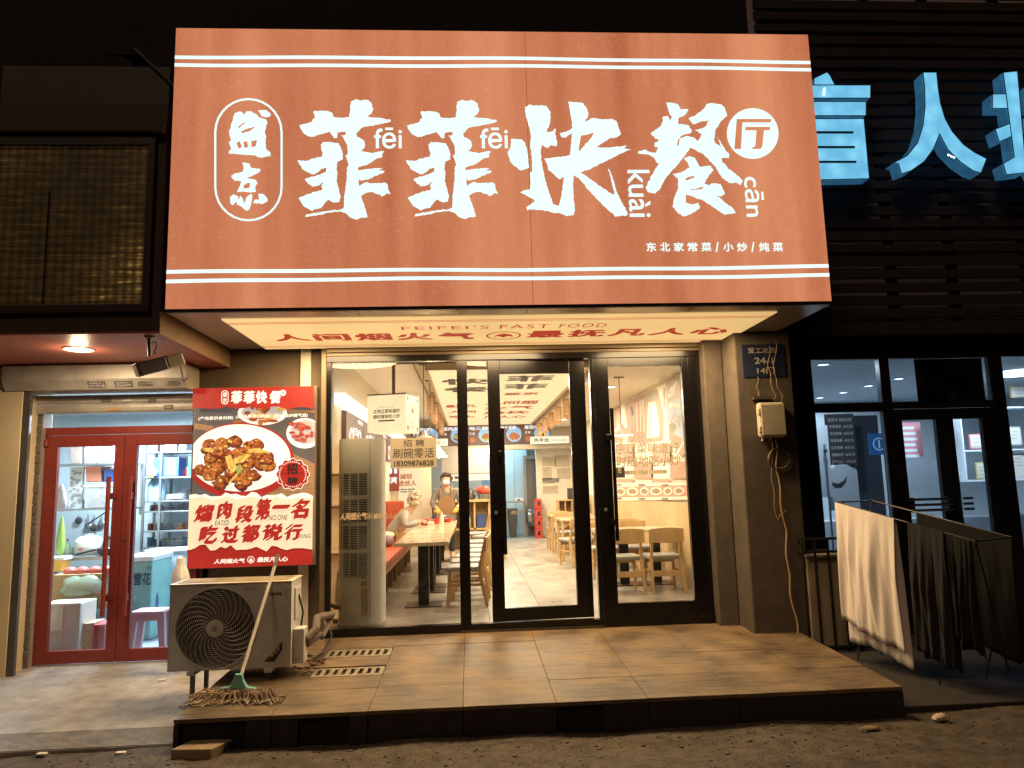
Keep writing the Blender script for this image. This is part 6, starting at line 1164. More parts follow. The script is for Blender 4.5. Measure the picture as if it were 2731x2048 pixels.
# seated woman
WX, WY = -1.33, 5.25; m_swe = M('sweater_grey', (.38, .37, .34), .85, var=.08, scale=14)
wm = thing('person', 'seated person with curly grey hair in a pale grey top bending over a bowl', 'person', (WX, WY, .455))
pts, ed = chain([(WX, WY, .56, (.14, .15)), (WX+.08, WY, .72, (.12, .15)), (WX+.17, WY, .88, (.12, .16)), (WX+.25, WY, .98, (.09, .12)), (WX+.32, WY, 1.05, .05), (WX+.37, WY, 1.11, .075), (WX+.4, WY, 1.18, .098), (WX+.39, WY, 1.24, .075)], [0, (WX+.2, WY-.1, .55, .095), (WX+.52, WY-.1, .53, .07), (WX+.5, WY-.1, .1, .05), (WX+.64, WY-.1, .04, .04)], [0, (WX+.2, WY+.1, .55, .095), (WX+.52, WY+.1, .53, .07), (WX+.5, WY+.1, .1, .05), (WX+.64, WY+.1, .04, .04)],
                [2, (WX+.22, WY-.2, .95, .055), (WX+.24, WY-.27, .76, .045), (WX+.5, WY-.22, .82, .034)], [2, (WX+.22, WY+.2, .95, .055), (WX+.24, WY+.24, .76, .045), (WX+.5, WY+.12, .82, .034)])
skin('body', pts, ed, m_skin, wm)
pts, ed = chain([(WX-.01, WY, .56, (.15, .17)), (WX+.07, WY, .72, (.14, .165)), (WX+.16, WY, .88, (.135, .175)), (WX+.26, WY, 1.0, (.075, .09))], [2, (WX+.22, WY-.2, .95, .072), (WX+.24, WY-.28, .76, .06), (WX+.44, WY-.235, .81, .045)], [2, (WX+.22, WY+.2, .95, .072), (WX+.24, WY+.25, .76, .06), (WX+.44, WY+.14, .81, .045)]); skin('sweater', pts, ed, m_swe, wm)
m_tan2 = M('trousers_tan', (.42, .26, .1), .8); pts, ed = chain([(WX+.02, WY, .53, (.14, .15)), (WX+.2, WY-.1, .55, .11), (WX+.53, WY-.1, .53, .085), (WX+.5, WY-.1, .12, .065)], [0, (WX+.2, WY+.1, .55, .11), (WX+.53, WY+.1, .53, .085), (WX+.5, WY+.1, .12, .065)]); skin('trousers', pts, ed, m_tan2, wm)
R8 = random.Random(8); hr = MB()
for _ in range(260):
    a = R8.uniform(0, 2*pi); e = math.asin(R8.uniform(-.75, 1)); d_ = Vector((cos(a)*cos(e), sin(a)*cos(e), sin(e)))
    if d_.x > .45 and d_.z < .45: continue
    hr.ell(Vector((WX+.385, WY, 1.2))+d_*R8.uniform(.085, .135), [R8.uniform(.014, .03)]*3, 7, 5, .2, R8)
hr.build('hair', M('hair_grey', (.5, .43, .33), .8, var=.3, scale=30), wm, smooth=True); face(wm, (WX+.4, WY, 1.16), (1, 0, -.45), m_ink)
hand(wm, (WX+.5, WY-.22, .82), (1, .1, -.1), (0, 1, 0), m_skin, 'hand', .8); hand(wm, (WX+.5, WY+.12, .82), (1, -.1, -.15), (0, 1, 0), m_skin, 'hand', .8)
chs = thing('chopsticks', 'pair of chopsticks held in the hand of the seated person', 'chopsticks', (WX+.6, WY-.2, .8))
for k in range(2): MB().tube([(WX+.5, WY-.2+.012*k, .92), (WX+.7, WY-.14+.006*k, .8)], .003, 5).build('stick', m_ash, chs)
for s in (-1, 1): MB().ell((WX+.59, WY+s*.1, .045), (.11, .045, .045), 10, 7).build('shoe', m_ink, wm, smooth=True)

# ================================================================ back of the restaurant
YB = 11.3; z3 = lambda x, y: (1240+x/4.1475, 920+y/4.1475); z4 = lambda x, y: (1240+x/3.77, 1280+y/3.77)
def rB(fn, x0, y0, x1, y1, Y): a = P(*fn(x0, y1), 'Y', Y); b = P(*fn(x1, y0), 'Y', Y); return a.x, b.x, a.z, b.z
m_beam = M('beam_grey', (.42, .37, .3), .5, .3)
lt = MB(); lt.box(IX0, IX1, YB+.06, YB+.2, 2.42, 3.1); lt.box(IX0, IX1, YB-.05, YB+.2, 2.28, 2.4); tag(lt.build('lintel', m_beam), kind='structure')
for i in range(5):
    x0 = -1.5+.72*i; t = thing('menu_board', ['lit picture menu board over the pass, leftmost', 'second lit picture menu board over the pass', 'third lit picture menu board over the pass', 'fourth lit picture menu board over the pass', 'lit picture menu board over the pass next to the wash basin sign'][i], 'menu board', (x0+.36, YB, 2.42), 'menu boards over the pass')
    MB().box(x0, x0+.7, YB, YB+.055, 2.42, 2.92).build('board', m_mb, t); shape('dish_print', t, m_mblue, [wob(.5, .26, .2, .2, 20, .04, R5)], (x0, YB-.002, 2.42)); shape('dish_print', t, food[(i*2) % 5], [wob(.5, .2, .14, .1, 13, .15, R5)], (x0, YB-.003, 2.42)); shape('dish_print', t, food[(i+3) % 5], [wob(.48, .22, .09, .06, 11, .2, R5)], (x0, YB-.004, 2.42))
    text('lettering', ('锅包肉', '熘肉段', '地三鲜', '尖椒干豆腐', '番茄鸡蛋')[i], t, m_mw, (x0+.05, YB-.002, 2.8), .5, .1, bold=.03); text('price', '7.9', t, m_mw, (x0+.06, YB-.002, 2.68), .14, .06, bold=.02); shape('badge', t, m_ored, [ring(.14, .13, .07, .07, 18)], (x0, YB-.002, 2.42))
m_ws = EM('sign_paper_white', (1, .92, .75), .85); m_wink = M('sign_ink', (.03, .025, .02), .6)
def lsign(name, label, r, Y, cn, en, split=.52):
    x0, x1, a, b = r; t = thing(name, label, 'sign', ((x0+x1)/2, Y, a)); MB().box(x0, x1, Y, Y+.05, a, b).build('panel', m_ws, t); w_ = x1-x0; h_ = b-a
    text('lettering', cn, t, m_wink, (x0+w_*.08, Y-.003, a+h_*.22), w_*(split-.12), h_*.56, bold=.02); text('lettering', en, t, M('sign_ink_grey', (.3, .26, .2), .6), (x0+w_*split, Y-.003, a+h_*.32), w_*(.93-split), h_*.25)
lsign('wash_basin_sign', 'white hanging wash basin sign at the back right', rB(z3, 725, 1005, 1150, 1095, 11.0), 11.0, '洗手台', 'WASH BASIN')
lsign('food_outlet_sign', 'white lit food outlet sign above the serving counter', rB(z3, -230, 1425, 272, 1505, 9.2), 9.2, '出餐口', 'FOOD OUTLET')
lsign('cashier_sign', 'white cashier desk sign below the menu boards at the left', rB(lambda x, y: (860+x/4.1475, 920+y/4.1475), 1120, 1035, 1385, 1120, 9.0), 9.0, '收银', 'CASHIER DESK', .4)
# serving counter with bins, hood
x0, x1, z0, z1 = rB(z4, -150, 190, 255, 600, 8.9); sc = thing('serving_counter', 'wooden serving counter with open shelves at the back left', 'counter', ((x0+x1)/2, 8.9, 0))
zt = P(*z4(150, 195), 'Y', 8.9).z; MB().box(x0-.5, x1, 8.85, 9.5, zt-.05, zt).build('top', m_ash, sc); MB().box(x0-.5, x1, 9.3, 9.45, 0, zt-.051).build('back', m_ash, sc)
for k in range(5): xx = x0-.45+(x1-x0+.4)*k/4; MB().box(xx, xx+.04, 8.9, 9.29, 0, zt-.051).build('divider', m_ash, sc)
MB().box(x0-.5, x1, 8.9, 9.29, .42, .46).build('shelf', m_ash, sc)
m_bb = M('bin_navy', (.04, .07, .25), .5)
for k in range(4):
    xx = x0-.38+(x1-x0+.4)*k/4; t = thing('counter_bin', ['navy bin in the counter shelf, leftmost', 'second navy bin in the counter shelf', 'third navy bin in the counter shelf', 'navy bin in the counter shelf nearest the aisle'][k], 'bin', (xx, 8.95, .47), 'bins in the serving counter'); MB().box(xx, xx+.18, 8.93, 9.25, .465, .72).build('body', m_bb if k != 2 else M('bin_white', (.7, .66, .58), .6), t, bevel=.01); MB().box(xx-.005, xx+.185, 8.92, 9.255, .72, .75).build('rim', m_bb, t)
x0, x1, z0, z1 = rB(z4, 140, 65, 248, 190, 8.8); bg_ = thing('red_plastic_bag', 'red plastic bag in a steel pot on the serving counter', 'bag', ((x0+x1)/2, 9, zt)); MB().lathe([(.13, 0), (.14, .12)], ((x0+x1)/2, 9.05, zt), 20).build('pot', m_steel, bg_, smooth=True); MB().ell(((x0+x1)/2, 9.05, zt+.19), (.16, .14, .1), 14, 9, .2, R8).build('bag', M('bag_red', (.6, .06, .03), .4), bg_, smooth=True)
kt = thing('kettle', 'dark kettle on the serving counter', 'kettle', (x0-.2, 9, zt)); MB().lathe([(.1, 0), (.1, .1), (.05, .22), (.02, .25)], (x0-.18, 9.05, zt), 18).build('body', M('kettle_dark', (.08, .06, .05), .3, .5), kt, smooth=True); MB().tube([(x0-.1, 9.05, zt+.04), (x0-.02, 9.05, zt+.12), (x0-.1, 9.05, zt+.2)], .012, 6).build('handle', m_ink, kt)
x0, x1, z0, z1 = rB(z3, -120, 1135, 268, 1420, 10.4); hd_ = thing('range_hood', 'steel range hood over the kitchen at the back left', 'hood', ((x0+x1)/2, 10.4, z0)); MB().hexa([(x0-.3, 10.4, z0), (x1, 10.4, z0), (x1, 11.1, z0), (x0-.3, 11.1, z0)], [(x0-.3, 10.7, z1), (x1, 10.7, z1), (x1, 11.1, z1), (x0-.3, 11.1, z1)]).build('canopy', M('hood_grey', (.22, .2, .18), .5), hd_); MB().box(x0-.3, x1, 10.38, 11.1, z0-.1, z0-.002).build('lip', m_steel, hd_)
tag(MB().box(IX0, .32, 12.9, 13.0, 0, 3.1).build('kitchen_back_wall', M('kitchen_back', (.5, .5, .48), .5)), kind='structure')
# blue lit kitchen beyond the pass
m_bt = M('kitchen_tile', (.5, .62, .68), .3)
bwl = tag(MB().box(.3, 1.95, 13.8, 13.9, 0, 3.1).build('tiled_wall', M('tile_grout', (.3, .38, .42), .8)), kind='structure')
xa, xb_, za_, zb_ = rB(z3, 555, 1135, 660, 1659, 13.0)
tc_ = thing('tiled_column', 'pale blue tiled pier lit from the kitchen behind the door leaf', 'pier', ((xa+xb_)/2, 13, 0)); MB().box(xa, xb_+.05, 13.0, 13.5, 0, 3.09).build('core', M('tile_grout', (.3, .38, .42)), tc_)
z = .02; tm = None
while z < 2.9:
    if tm is None: o = MB().box(xa+.003, xb_+.047, 12.99, 13.0, 0, .092).build('tile', m_bt, tc_); tm = o.data
    else: o = bpy.data.objects.new('tile', tm); link(o, tc_)
    o.location = (0, 0, z); z += .097
tag(MB().box(1.0, 1.9, 13.2, 13.3, 0, 3.09).build('kitchen_side_wall', m_bt), kind='structure')
x0, x1, z0, z1 = rB(z3, 655, 1220, 815, 1659, 12.6); kd = thing('kitchen_door', 'grey glazed kitchen door at the back of the restaurant', 'door', ((x0+x1)/2, 12.6, 0)); MB().box(x0, x0+.08, 12.6, 12.66, 0, z1).build('frame', M('kdoor_grey', (.3, .28, .26), .5), kd); MB().box(x0+.081, x1, 12.6, 12.66, z1-.09, z1).build('frame', M('kdoor_grey', (.3, .28, .26)), kd); MB().box(x0+.081, x1, 12.62, 12.64, 0, z1-.091).build('panel', M('kdoor_panel', (.16, .14, .13), .3), kd)
wt_ = thing('work_table', 'steel work table with a scale in the lit kitchen', 'table', (.8, 12, 0)); x0, x1, z0, z1 = rB(z4, 415, 215, 605, 560, 12.0)
MB().box(x0-.3, x1, 12, 12.6, z1-.03, z1).build('top', m_steel, wt_)
for xx in (x0, x1-.05): MB().box(xx, xx+.04, 12.02, 12.06, 0, z1-.031).build('leg', m_steel, wt_)
bn = tag(MB().hexa([(x0+.12, 12.1, 0), (x1-.25, 12.1, 0), (x1-.25, 12.5, 0), (x0+.12, 12.5, 0)], [(x0+.05, 12.08, .75), (x1-.2, 12.08, .75), (x1-.2, 12.52, .75), (x0+.05, 12.52, .75)]).build('waste_bin', M('bin_black', (.05, .05, .055), .5), bevel=.02), 'dark waste bin under the steel work table', 'bin')
scl = thing('kitchen_scale', 'pale electronic scale on the work table', 'scale', (x1-.3, 12.2, z1)); MB().box(x0+.25, x1-.03, 12.1, 12.4, z1+.001, z1+.08).build('body', M('scale_white', (.6, .65, .68), .4), scl, bevel=.01); MB().box(x0+.32, x1-.12, 12.097, 12.0995, z1+.02, z1+.06).build('display', m_ink, scl)
blob('foil_bundle', 'crumpled silver bundle beside the kitchen door', 'bundle', m_steel, (1.62, 12.2, .5), (.16, .14, .22), 6, .25)
kl2 = thing('kitchen_ceiling_light', 'bluish light on the kitchen ceiling at the back', 'lamp', (.7, 12.4, 3.08)); MB().box(.4, 1.0, 12.3, 12.5, 3.06, 3.099).build('body', EM('tube_glow', (.7, .88, 1), 12), kl2); lamp('AREA', (.7, 12.4, 3.04), 75, (.5, .8, 1), kl2, .6)
# notice wall, red crates, wash stand
x0, x1, z0, z1 = rB(z3, 800, 1150, 1165, 1700, 11.9); nw = thing('notice_wall', 'beige wall panel covered in pinned paper notices at the back', 'wall panel', ((x0+x1)/2, 11.9, 0)); MB().box(x0, IX1-.002, 11.9, 12.05, 0, 2.4).build('panel', m_wall, nw)
m_pp = M('notice_paper', (.5, .43, .33), .7); m_ppd = M('notice_line', (.3, .26, .22), .7)
for a_, b_, c_2, d_ in ((855, 1235, 1000, 1340), (995, 1215, 1150, 1350), (860, 1350, 955, 1490), (1020, 1360, 1160, 1480), (855, 1470, 1040, 1520), (860, 1555, 1030, 1640)):
    q0, q1, q2, q3 = rB(z3, a_, b_, c_2, d_, 11.885); o = MB().box(q0, q1, 11.885, 11.898, q2, q3).build('paper', m_pp if b_ != 1470 else M('paper_dark', (.2, .19, .2), .7), nw)
    for k in range(3): MB().box(q0+.03, q1-.05-.02*k, 11.882, 11.884, q3-.04-.045*k, q3-.03-.045*k).build('print', m_ppd, o)
x0, x1, z0, z1 = rB(z4, 700, 300, 758, 575, 11.85); rcx = thing('red_crate_stack', 'stack of red plastic crates against the notice wall', 'crates', ((x0+x1)/2, 11.5, 0))
bpy.data.objects.remove(rcx)
for k in range(4): t = thing('red_crate', ['red plastic crate, lowest of the stack by the notice wall', 'red plastic crate, second of the stack by the notice wall', 'red plastic crate, third of the stack by the notice wall', 'red plastic crate, topmost of the stack by the notice wall'][k], 'crate', ((x0+x1)/2, 11.6, .25*k), 'red crates'); m_ = MB(); m_.box(x0, x1, 11.45, 11.85, .25*k+.002, .25*k+.08); m_.box(x0, x1, 11.45, 11.85, .25*k+.18, .25*k+.245); m_.box(x0, x0+.05, 11.45, 11.85, .25*k+.08, .25*k+.18); m_.box(x1-.05, x1, 11.45, 11.85, .25*k+.08, .25*k+.18); m_.build('body', M('crate_red', (.45, .05, .03), .5), t)
x0, x1, z0, z1 = rB(z4, 945, 195, 1085, 420, 9.6); wsd = thing('wash_stand', 'wooden pigeonhole stand at the back right', 'stand', ((x0+x1)/2, 9.6, 0)); MB().box(x0, x1+.3, 9.6, 10, z1-.03, z1).build('top', m_ash, wsd); MB().box(x0, x1+.3, 9.95, 10, 0, z1-.031).build('back', m_ash, wsd)
for k in range(5): xx = x0+(x1+.3-x0-.03)*k/4; MB().box(xx, xx+.025, 9.61, 9.949, 0, z1-.031).build('divider', m_ash, wsd)
MB().box(x0, x1+.3, 9.61, 9.949, z1-.4, z1-.37).build('shelf', m_ash, wsd); bxk = tag(MB().box(x0+.25, x0+.45, 9.65, 9.85, z1+.001, z1+.26).build('black_box', m_ink, bevel=.005), 'black box standing on the pigeonhole stand', 'box')

# ================================================================ right wall of the restaurant
RW = (Vector((0, -1, 0)), Vector((0, 0, 1))); XW = 2.852
mu = thing('wall_mural', 'pinkish brown printed mural on the right wall seen through the right door', 'mural', (XW, 3, 1.3)); mlay = [0]
def mu_(mat, pts, par=mu, nm='print'):
    mlay[0] += 1; pp_ = [P(*Z5(*p), 'X', XW) for p in pts]; return shape(nm, par, mat, [[(-p.y, p.z) for p in pp_]], (XW-.0006*mlay[0], 0, 0), RW)
m_mbr = M('mural_brown', (.4, .27, .2), .5, var=.35, scale=3, stretch=(1, 6, .6)); m_mpk = M('mural_pink', (.58, .28, .21), .5); m_mwh = M('mural_white', (.75, .68, .58), .6); m_mbl = M('mural_blue', (.38, .44, .56), .5, var=.4, scale=6); m_mgr = M('mural_green', (.3, .27, .2), .6); m_mdk = M('mural_dark', (.12, .09, .08), .6)
mu_(m_mwh, [(220, 712), (985, 335), (1080, 1560), (255, 1560)]); mu_(m_mbr, [(360, 650), (700, 480), (730, 500), (790, 1010), (780, 1060), (600, 1085), (395, 1080)]); mu_(m_mbr, [(222, 712), (300, 672), (345, 1085), (250, 1085)])
mu_(m_mgr, [(585, 560), (700, 500), (745, 560), (790, 800), (780, 980), (745, 980), (720, 700), (640, 620)]); mu_(m_mwh, [(620, 640), (700, 630), (740, 900), (735, 1020), (600, 1040)]); mu_(m_mdk, [(425, 690), (440, 670), (460, 760), (440, 800)])
for k in range(6): mu_(m_mwh if k % 2 else m_mpk, [(470+18*k, 640-6*k), (482+18*k, 636-6*k), (488+20*k, 960), (472+20*k, 960)])
for k in range(9): mu_(m_mwh, [(530+R5.uniform(0, 20), 610+24*k), (560, 604+24*k), (562, 616+24*k), (534, 622+24*k)])
for k in range(10): mu_(m_mdk, [(785+R5.uniform(0, 14), 480+22*k), (812, 474+22*k), (806, 486+22*k), (788, 492+22*k)])
fm = thing('fish_mural', 'blue and white fish mural on the right wall nearest the door', 'mural', (XW, 1.9, 1.6)); mu_(m_mbr, [(822, 405), (980, 338), (1040, 1200), (1000, 1240), (866, 1040)], fm); mu_(m_mbl, [(850, 640), (990, 580), (1010, 900), (1020, 1030), (930, 1000), (862, 880)], fm)
mu_(m_mwh, [(845, 560), (880, 470), (950, 390), (955, 420), (920, 540), (870, 590)], fm); mu_(m_mwh, [(852, 660), (910, 640), (975, 650), (1000, 700), (960, 690), (900, 680), (856, 700)], fm); mu_(m_mgr, [(865, 880), (900, 855), (940, 880), (930, 960), (875, 960)], fm); mu_(m_mwh, [(945, 1190), (1030, 1050), (1030, 1080), (970, 1200)], fm); mu_(m_mdk, [(872, 525), (884, 520), (886, 532), (876, 536)], fm)
for k in range(5): mu_(m_mwh, [(880+20*k, 740+10*k), (886+20*k, 736+10*k), (915+18*k, 860+14*k), (908+18*k, 862+14*k)], fm)
for r_ in range(3):
    for k in range(4):
        x0_ = 262+205*k; y0_ = (1100, 1290, 1480)[r_]; y1_ = (1288, 1478, 1532)[r_]
        if (k+r_) % 2 == 0: mu_(m_mpk, [(x0_+(4-k)*3, y0_), (x0_+205, y0_-4), (x0_+205, y1_-2), (x0_+(4-k)*3, y1_)])
st_ = thing('dish_print_strip', 'pink printed strip of six dishes along the right wall', 'strip', (XW, 2.5, 1.2)); Z6 = lambda x, y: (1580+x/4.147, 1280+y/4.147)
def mu6(mat, pts, par, nm='print'):
    mlay[0] += 1; pp_ = [P(*Z6(*p), 'X', XW) for p in pts]; return shape(nm, par, mat, [[(-p.y, p.z) for p in pp_]], (XW-.0006*mlay[0], 0, 0), RW)
mu6(m_mwh, [(255, 30), (1075, 30), (1085, 215), (265, 230)], st_); mu6(m_mpk, [(262, 78), (1078, 55), (1082, 180), (268, 195)], st_)
for k, (x, rx) in enumerate(((328, 52), (462, 66), (597, 50), (728, 66), (860, 50), (986, 62))): mu6(m_mwh, ring(x, 128-k*1.5, rx, 46, 24), st_, 'dish_print'); mu6(M('mural_food', (.3, .2, .12), .6, var=.5, scale=40), wob(x, 128-k*1.5, rx*.7, 30, 12, .15, R5), st_, 'dish_print')
for k in range(3): 
    for yy in (48, 200): mu6(m_mdk, [(270+262*k, yy), (345+262*k, yy-2), (345+262*k, yy+12), (270+262*k, yy+14)], st_)
tag(MB().box(IX1-.028, IX1-.004, .3, 10, 0, 1.1).build('wainscot', m_woodp), kind='structure')
# ================================================================ right pier: street plate, meter box, cables
pl = thing('street_plate', 'dark blue street number plate high on the right pier', 'sign', (2.92, -.5, 2.38)); m_pb = M('plate_blue', (.012, .018, .05), .5, var=.2); m_pwh = M('plate_white', (.36, .32, .28), .6)
MB().box(2.7, 3.13, -.512, -.5015, 2.39, 2.715).build('plate', m_pb, pl, bevel=.002); text('lettering', '爱工北街', pl, m_pwh, (2.76, -.514, 2.625), .29, .06, bold=.01); text('lettering', '24-1', pl, m_pwh, (2.82, -.514, 2.52), .19, .065, bold=.02); text('lettering', '14门', pl, m_pwh, (2.84, -.514, 2.42), .18, .068, bold=.02)
mbx = thing('meter_box', 'beige plastic junction box on the right pier', 'box', (2.93, -.55, 1.78)); m_mx = M('meter_beige', (.4, .34, .26), .5, var=.12)
MB().box(2.795, 3.06, -.6, -.502, 1.79, 2.13).build('case', m_mx, mbx, bevel=.03); MB().box(2.81, 3.045, -.612, -.601, 1.81, 2.11).build('door', m_mx, mbx, bevel=.02)
for z in (1.87, 2.04): MB().box(2.785, 2.81, -.605, -.57, z-.03, z+.03).build('hinge', m_mx, mbx, bevel=.004)
MB().box(2.77, 2.95, -.56, -.502, 2.165, 2.19).build('rain_lip', m_ink, mbx)
for k, (u, n_) in enumerate(((2.83, 'gland'), (2.9, 'gland'))): MB().lathe([(.012, 0), (.014, -.03)], (u, -.55, 1.79), 10).build(n_, m_mx, mbx)
m_cab = M('cable_tan', (.32, .22, .12), .7); m_cabd = M('cable_black', (.015, .014, .013), .6)
cbl = thing('cable_coil', 'coil of thin cable hanging below the junction box', 'cable', (2.98, -.53, 1.55)); r9 = random.Random(4)
for k in range(6): cc_ = Vector((2.99+r9.gauss(0, .008), -.515-.004*k, 1.58+r9.gauss(0, .01))); ra = .115+r9.uniform(-.02, .01); MB().tube([cc_+Vector((ra*cos(a), 0, ra*.95*sin(a))) for a in [2*pi*i/28 for i in range(29)]], .0035, 5, cap=False).build('loop', m_cab if k % 3 == 0 else m_cabd, cbl)
lc = thing('loose_cables', 'thin loose wires running down the right pier to the ground', 'cable', (3.0, -.52, -.1))
for k, pts in enumerate(([(2.97, -.52, 1.78), (2.96, -.525, 1.4), (3.0, -.52, .9), (3.0, -.52, .4), (3.04, -.53, -.05)], [(2.93, -.52, 1.78), (2.9, -.53, 1.3), (2.92, -.53, 1.0), (3.02, -.52, 1.1)], [(3.05, -.52, 2.75), (3.0, -.53, 2.4), (3.06, -.53, 2.2), (3.03, -.52, 1.85)], [(2.84, -.51, 2.4), (2.83, -.52, 2.25), (2.85, -.52, 2.19)], [(2.98, -.52, 2.7), (2.95, -.53, 2.45), (2.99, -.53, 2.2), (2.99, -.53, 2.1)])): 
    cu_ = []
    for i in range(len(pts)-1):
        for t_ in range(6): cu_.append(Vector(pts[i]).lerp(Vector(pts[i+1]), t_/6)+Vector((.012*sin(t_*1.05+i), 0, 0)))
    MB().tube(cu_+[Vector(pts[-1])], .009 if k == 0 else .003, 6).build('wire', m_cab, lc)

# ================================================================ right shop (massage parlour)
m_rf = M('right_frame_black', (.010, .009, .009), .4); rs = thing('massage_shopfront', 'dark framed glass front of the shop at the right', 'shopfront', (5, 0, -.2))
RY = .0; f = MB()
def fb(x0, x1, z0, z1, d=0): f.box(x0, x1, RY-.03+d, RY+.05+d, z0, z1)
fb(3.205, 3.63, -.25, 2.85); fb(3.631, 9, 2.63, 2.85); fb(3.631, 9, -.25, .08); f.build('frame', m_rf, rs)
for a_, b_, c_2, d_ in ((4.372, 4.48, .081, 2.629), (3.631, 4.371, 2.07, 2.165), (4.481, 5.7, 2.09, 2.165), (5.6, 5.74, .081, 2.629)): MB().box(a_, b_, RY-.028, RY+.048, c_2, d_).build('rail', m_rf, rs)
m_gr = GLASS('right_glass', (.8, .84, .88), .9)
box('pane', m_gr, rs, 3.631, 4.371, .01, .014, 2.166, 2.629); box('pane', m_gr, rs, 3.631, 4.371, .01, .014, .081, 2.069); box('pane', m_gr, rs, 4.481, 5.599, .01, .014, 2.166, 2.629); box('pane', m_gr, rs, 5.741, 9, .01, .014, .081, 2.629)
tr_ = thing('transom_blind', 'dark violet blind with a flower shape in the transom of the right shop', 'blind', (5.15, .03, 2.17)); MB().box(4.8, 5.555, .03, .036, 2.168, 2.627).build('sheet', M('blind_violet', (.03, .022, .05), .7), tr_)
shape('flower', tr_, m_ink, [[(5.16+(.085+.025*cos(5*a))*cos(a), 2.43+(.085+.025*cos(5*a))*sin(a)) for a in [2*pi*i/60 for i in range(60)]]], (0, .027, 0))
dd = thing('parlour_door', 'dark double glass door of the right shop with triple chrome bars', 'door', (5.05, 0, -.2))
for x0, x1, g0, g1 in ((4.485, 5.04, 4.57, 4.94), (5.044, 5.598, 5.13, 5.45)):
    m_ = MB(); m_.box(x0, g0, -.02, .04, .085, 2.085); m_.box(g1, x1, -.02, .04, .085, 2.085); m_.box(g0+.0005, g1-.0005, -.019, .039, .085, .25); m_.box(g0+.0005, g1-.0005, -.019, .039, 1.97, 2.085); L = m_.build('door_leaf', m_rf, dd, bevel=.003); box('pane', m_gr, L, g0, g1, .008, .012, .25, 1.97)
for k in range(3):
    z = 1.14-.055*k; h = MB(); h.tube([(4.5, -.09, z), (4.98, -.09, z)], .014, 10); h.tube([(5.1, -.09, z), (5.2, -.09, z)], .014, 10); h.build('chrome_bar', M('chrome', (.75, .75, .78), .12, 1), dd, smooth=True)
m_ = MB(); m_.box(4.55, 4.57, -.1, -.021, 1.01, 1.16); m_.box(4.93, 4.95, -.1, -.021, 1.01, 1.16); m_.build('bar_bracket', m_rf, dd)
# interior
m_rw = M('parlour_white', (.55, .6, .64), .7)
w_ = MB(); w_.box(3.1, 9.5, 5.0, 5.1, -.25, 2.9); w_.box(3.21, 3.3, .21, 5.0, -.25, 2.9); w_.box(9.4, 9.5, .1, 5.0, -.25, 2.9); tag(w_.build('parlour_walls', m_rw), kind='structure'); tag(MB().box(3.21, 9.4, .06, 5.0, 2.7, 2.8).build('parlour_ceiling', m_rw), kind='structure'); tag(MB().box(3.21, 9.4, .06, 5.0, -.25, -.18).build('parlour_floor', M('parlour_floor', (.2, .21, .22), .4)), kind='structure')
R1 = lambda x, y: (1880+x/2.592, 860+y/2.592)
for i, (x, y, lab) in enumerate(((818, 290, 'round downlight at the top left of the right shop ceiling'), (1130, 438, 'round downlight in the right shop ceiling near the window post'), (955, 484, 'middle one of the small downlights in the right shop ceiling'), (795, 520, 'small downlight deepest in the right shop ceiling'), (1340, 388, 'round downlight seen through the second transom pane'))):
    p = P(*R1(x, y), 'Z', 2.695); t = thing('parlour_downlight', lab, 'downlight', p, 'downlights in the right shop'); MB().lathe([(.085, .006), (.085, -.006), (.06, -.006), (.06, .006)], p, 22, cap=False).build('rim', M('white_plastic', (.75, .74, .7)), t, smooth=True); MB().lathe([(.058, .005), (.058, -.003)], p, 22).build('diffuser', EM('cool_glow', (.7, .9, 1), 5), t); lamp('AREA', p+Vector((0, 0, -.02)), 30, (.74, .89, 1), t, .12)
lamp_t = thing('parlour_ceiling_light', 'flat ceiling light deep in the right shop', 'lamp', (6.6, 1.6, 2.69)); MB().lathe([(.2, .004), (.2, -.05), (.17, -.06)], (7.2, 1.6, 2.7), 24).build('diffuser', EM('cool_glow', (.7, .9, 1), 5), lamp_t); lamp('AREA', (7.2, 1.6, 2.6), 90, (.74, .89, 1), lamp_t, .3)
def rY(x0, y0, x1, y1, Y): a = P(*R1(x0, y1), 'Y', Y); b = P(*R1(x1, y0), 'Y', Y); return a.x, b.x, a.z, b.z
# price board
x0, x1, z0, z1 = rY(860, 630, 1025, 985, 1.6); pbd = thing('price_board', 'tall black price board with white rows inside the right shop', 'board', ((x0+x1)/2, 1.6, z0)); MB().box(x0, x1, 1.6, 1.63, z0, z1).build('board', m_ink, pbd); m_pt = M('board_print', (.6, .58, .5), .7)
text('lettering', '会员卡 300元9折', pbd, m_pt, (x0+.03, 1.597, z1-.1), x1-x0-.06, .05)
for k in range(7): text('lettering', ('中医推拿', '足底按摩', '颈肩按摩', '全身按摩', '拔罐刮痧', '艾灸理疗', '小儿推拿')[k], pbd, m_pt, (x0+.04, 1.597, z1-.18-.09*k), (x1-x0)*.42, .04); text('lettering', '60元/次', pbd, m_pt, (x0+(x1-x0)*.6, 1.597, z1-.18-.09*k), (x1-x0)*.33, .04)
x0, x1, z0, z1 = rY(760, 710, 845, 1210, 1.3); sc_ = thing('calligraphy_scroll', 'white vertical scroll with black brush characters at the left of the right shop', 'scroll', ((x0+x1)/2, 1.3, z0)); MB().box(x0-.1, x1, 1.3, 1.315, z0, z1).build('sheet', m_rw, sc_)
for k, c_ in enumerate('神公少手'): text('lettering', c_, sc_, m_ink, (x0+.0, 1.298, z1-.2-(z1-z0)*.25*k), .09, .11)
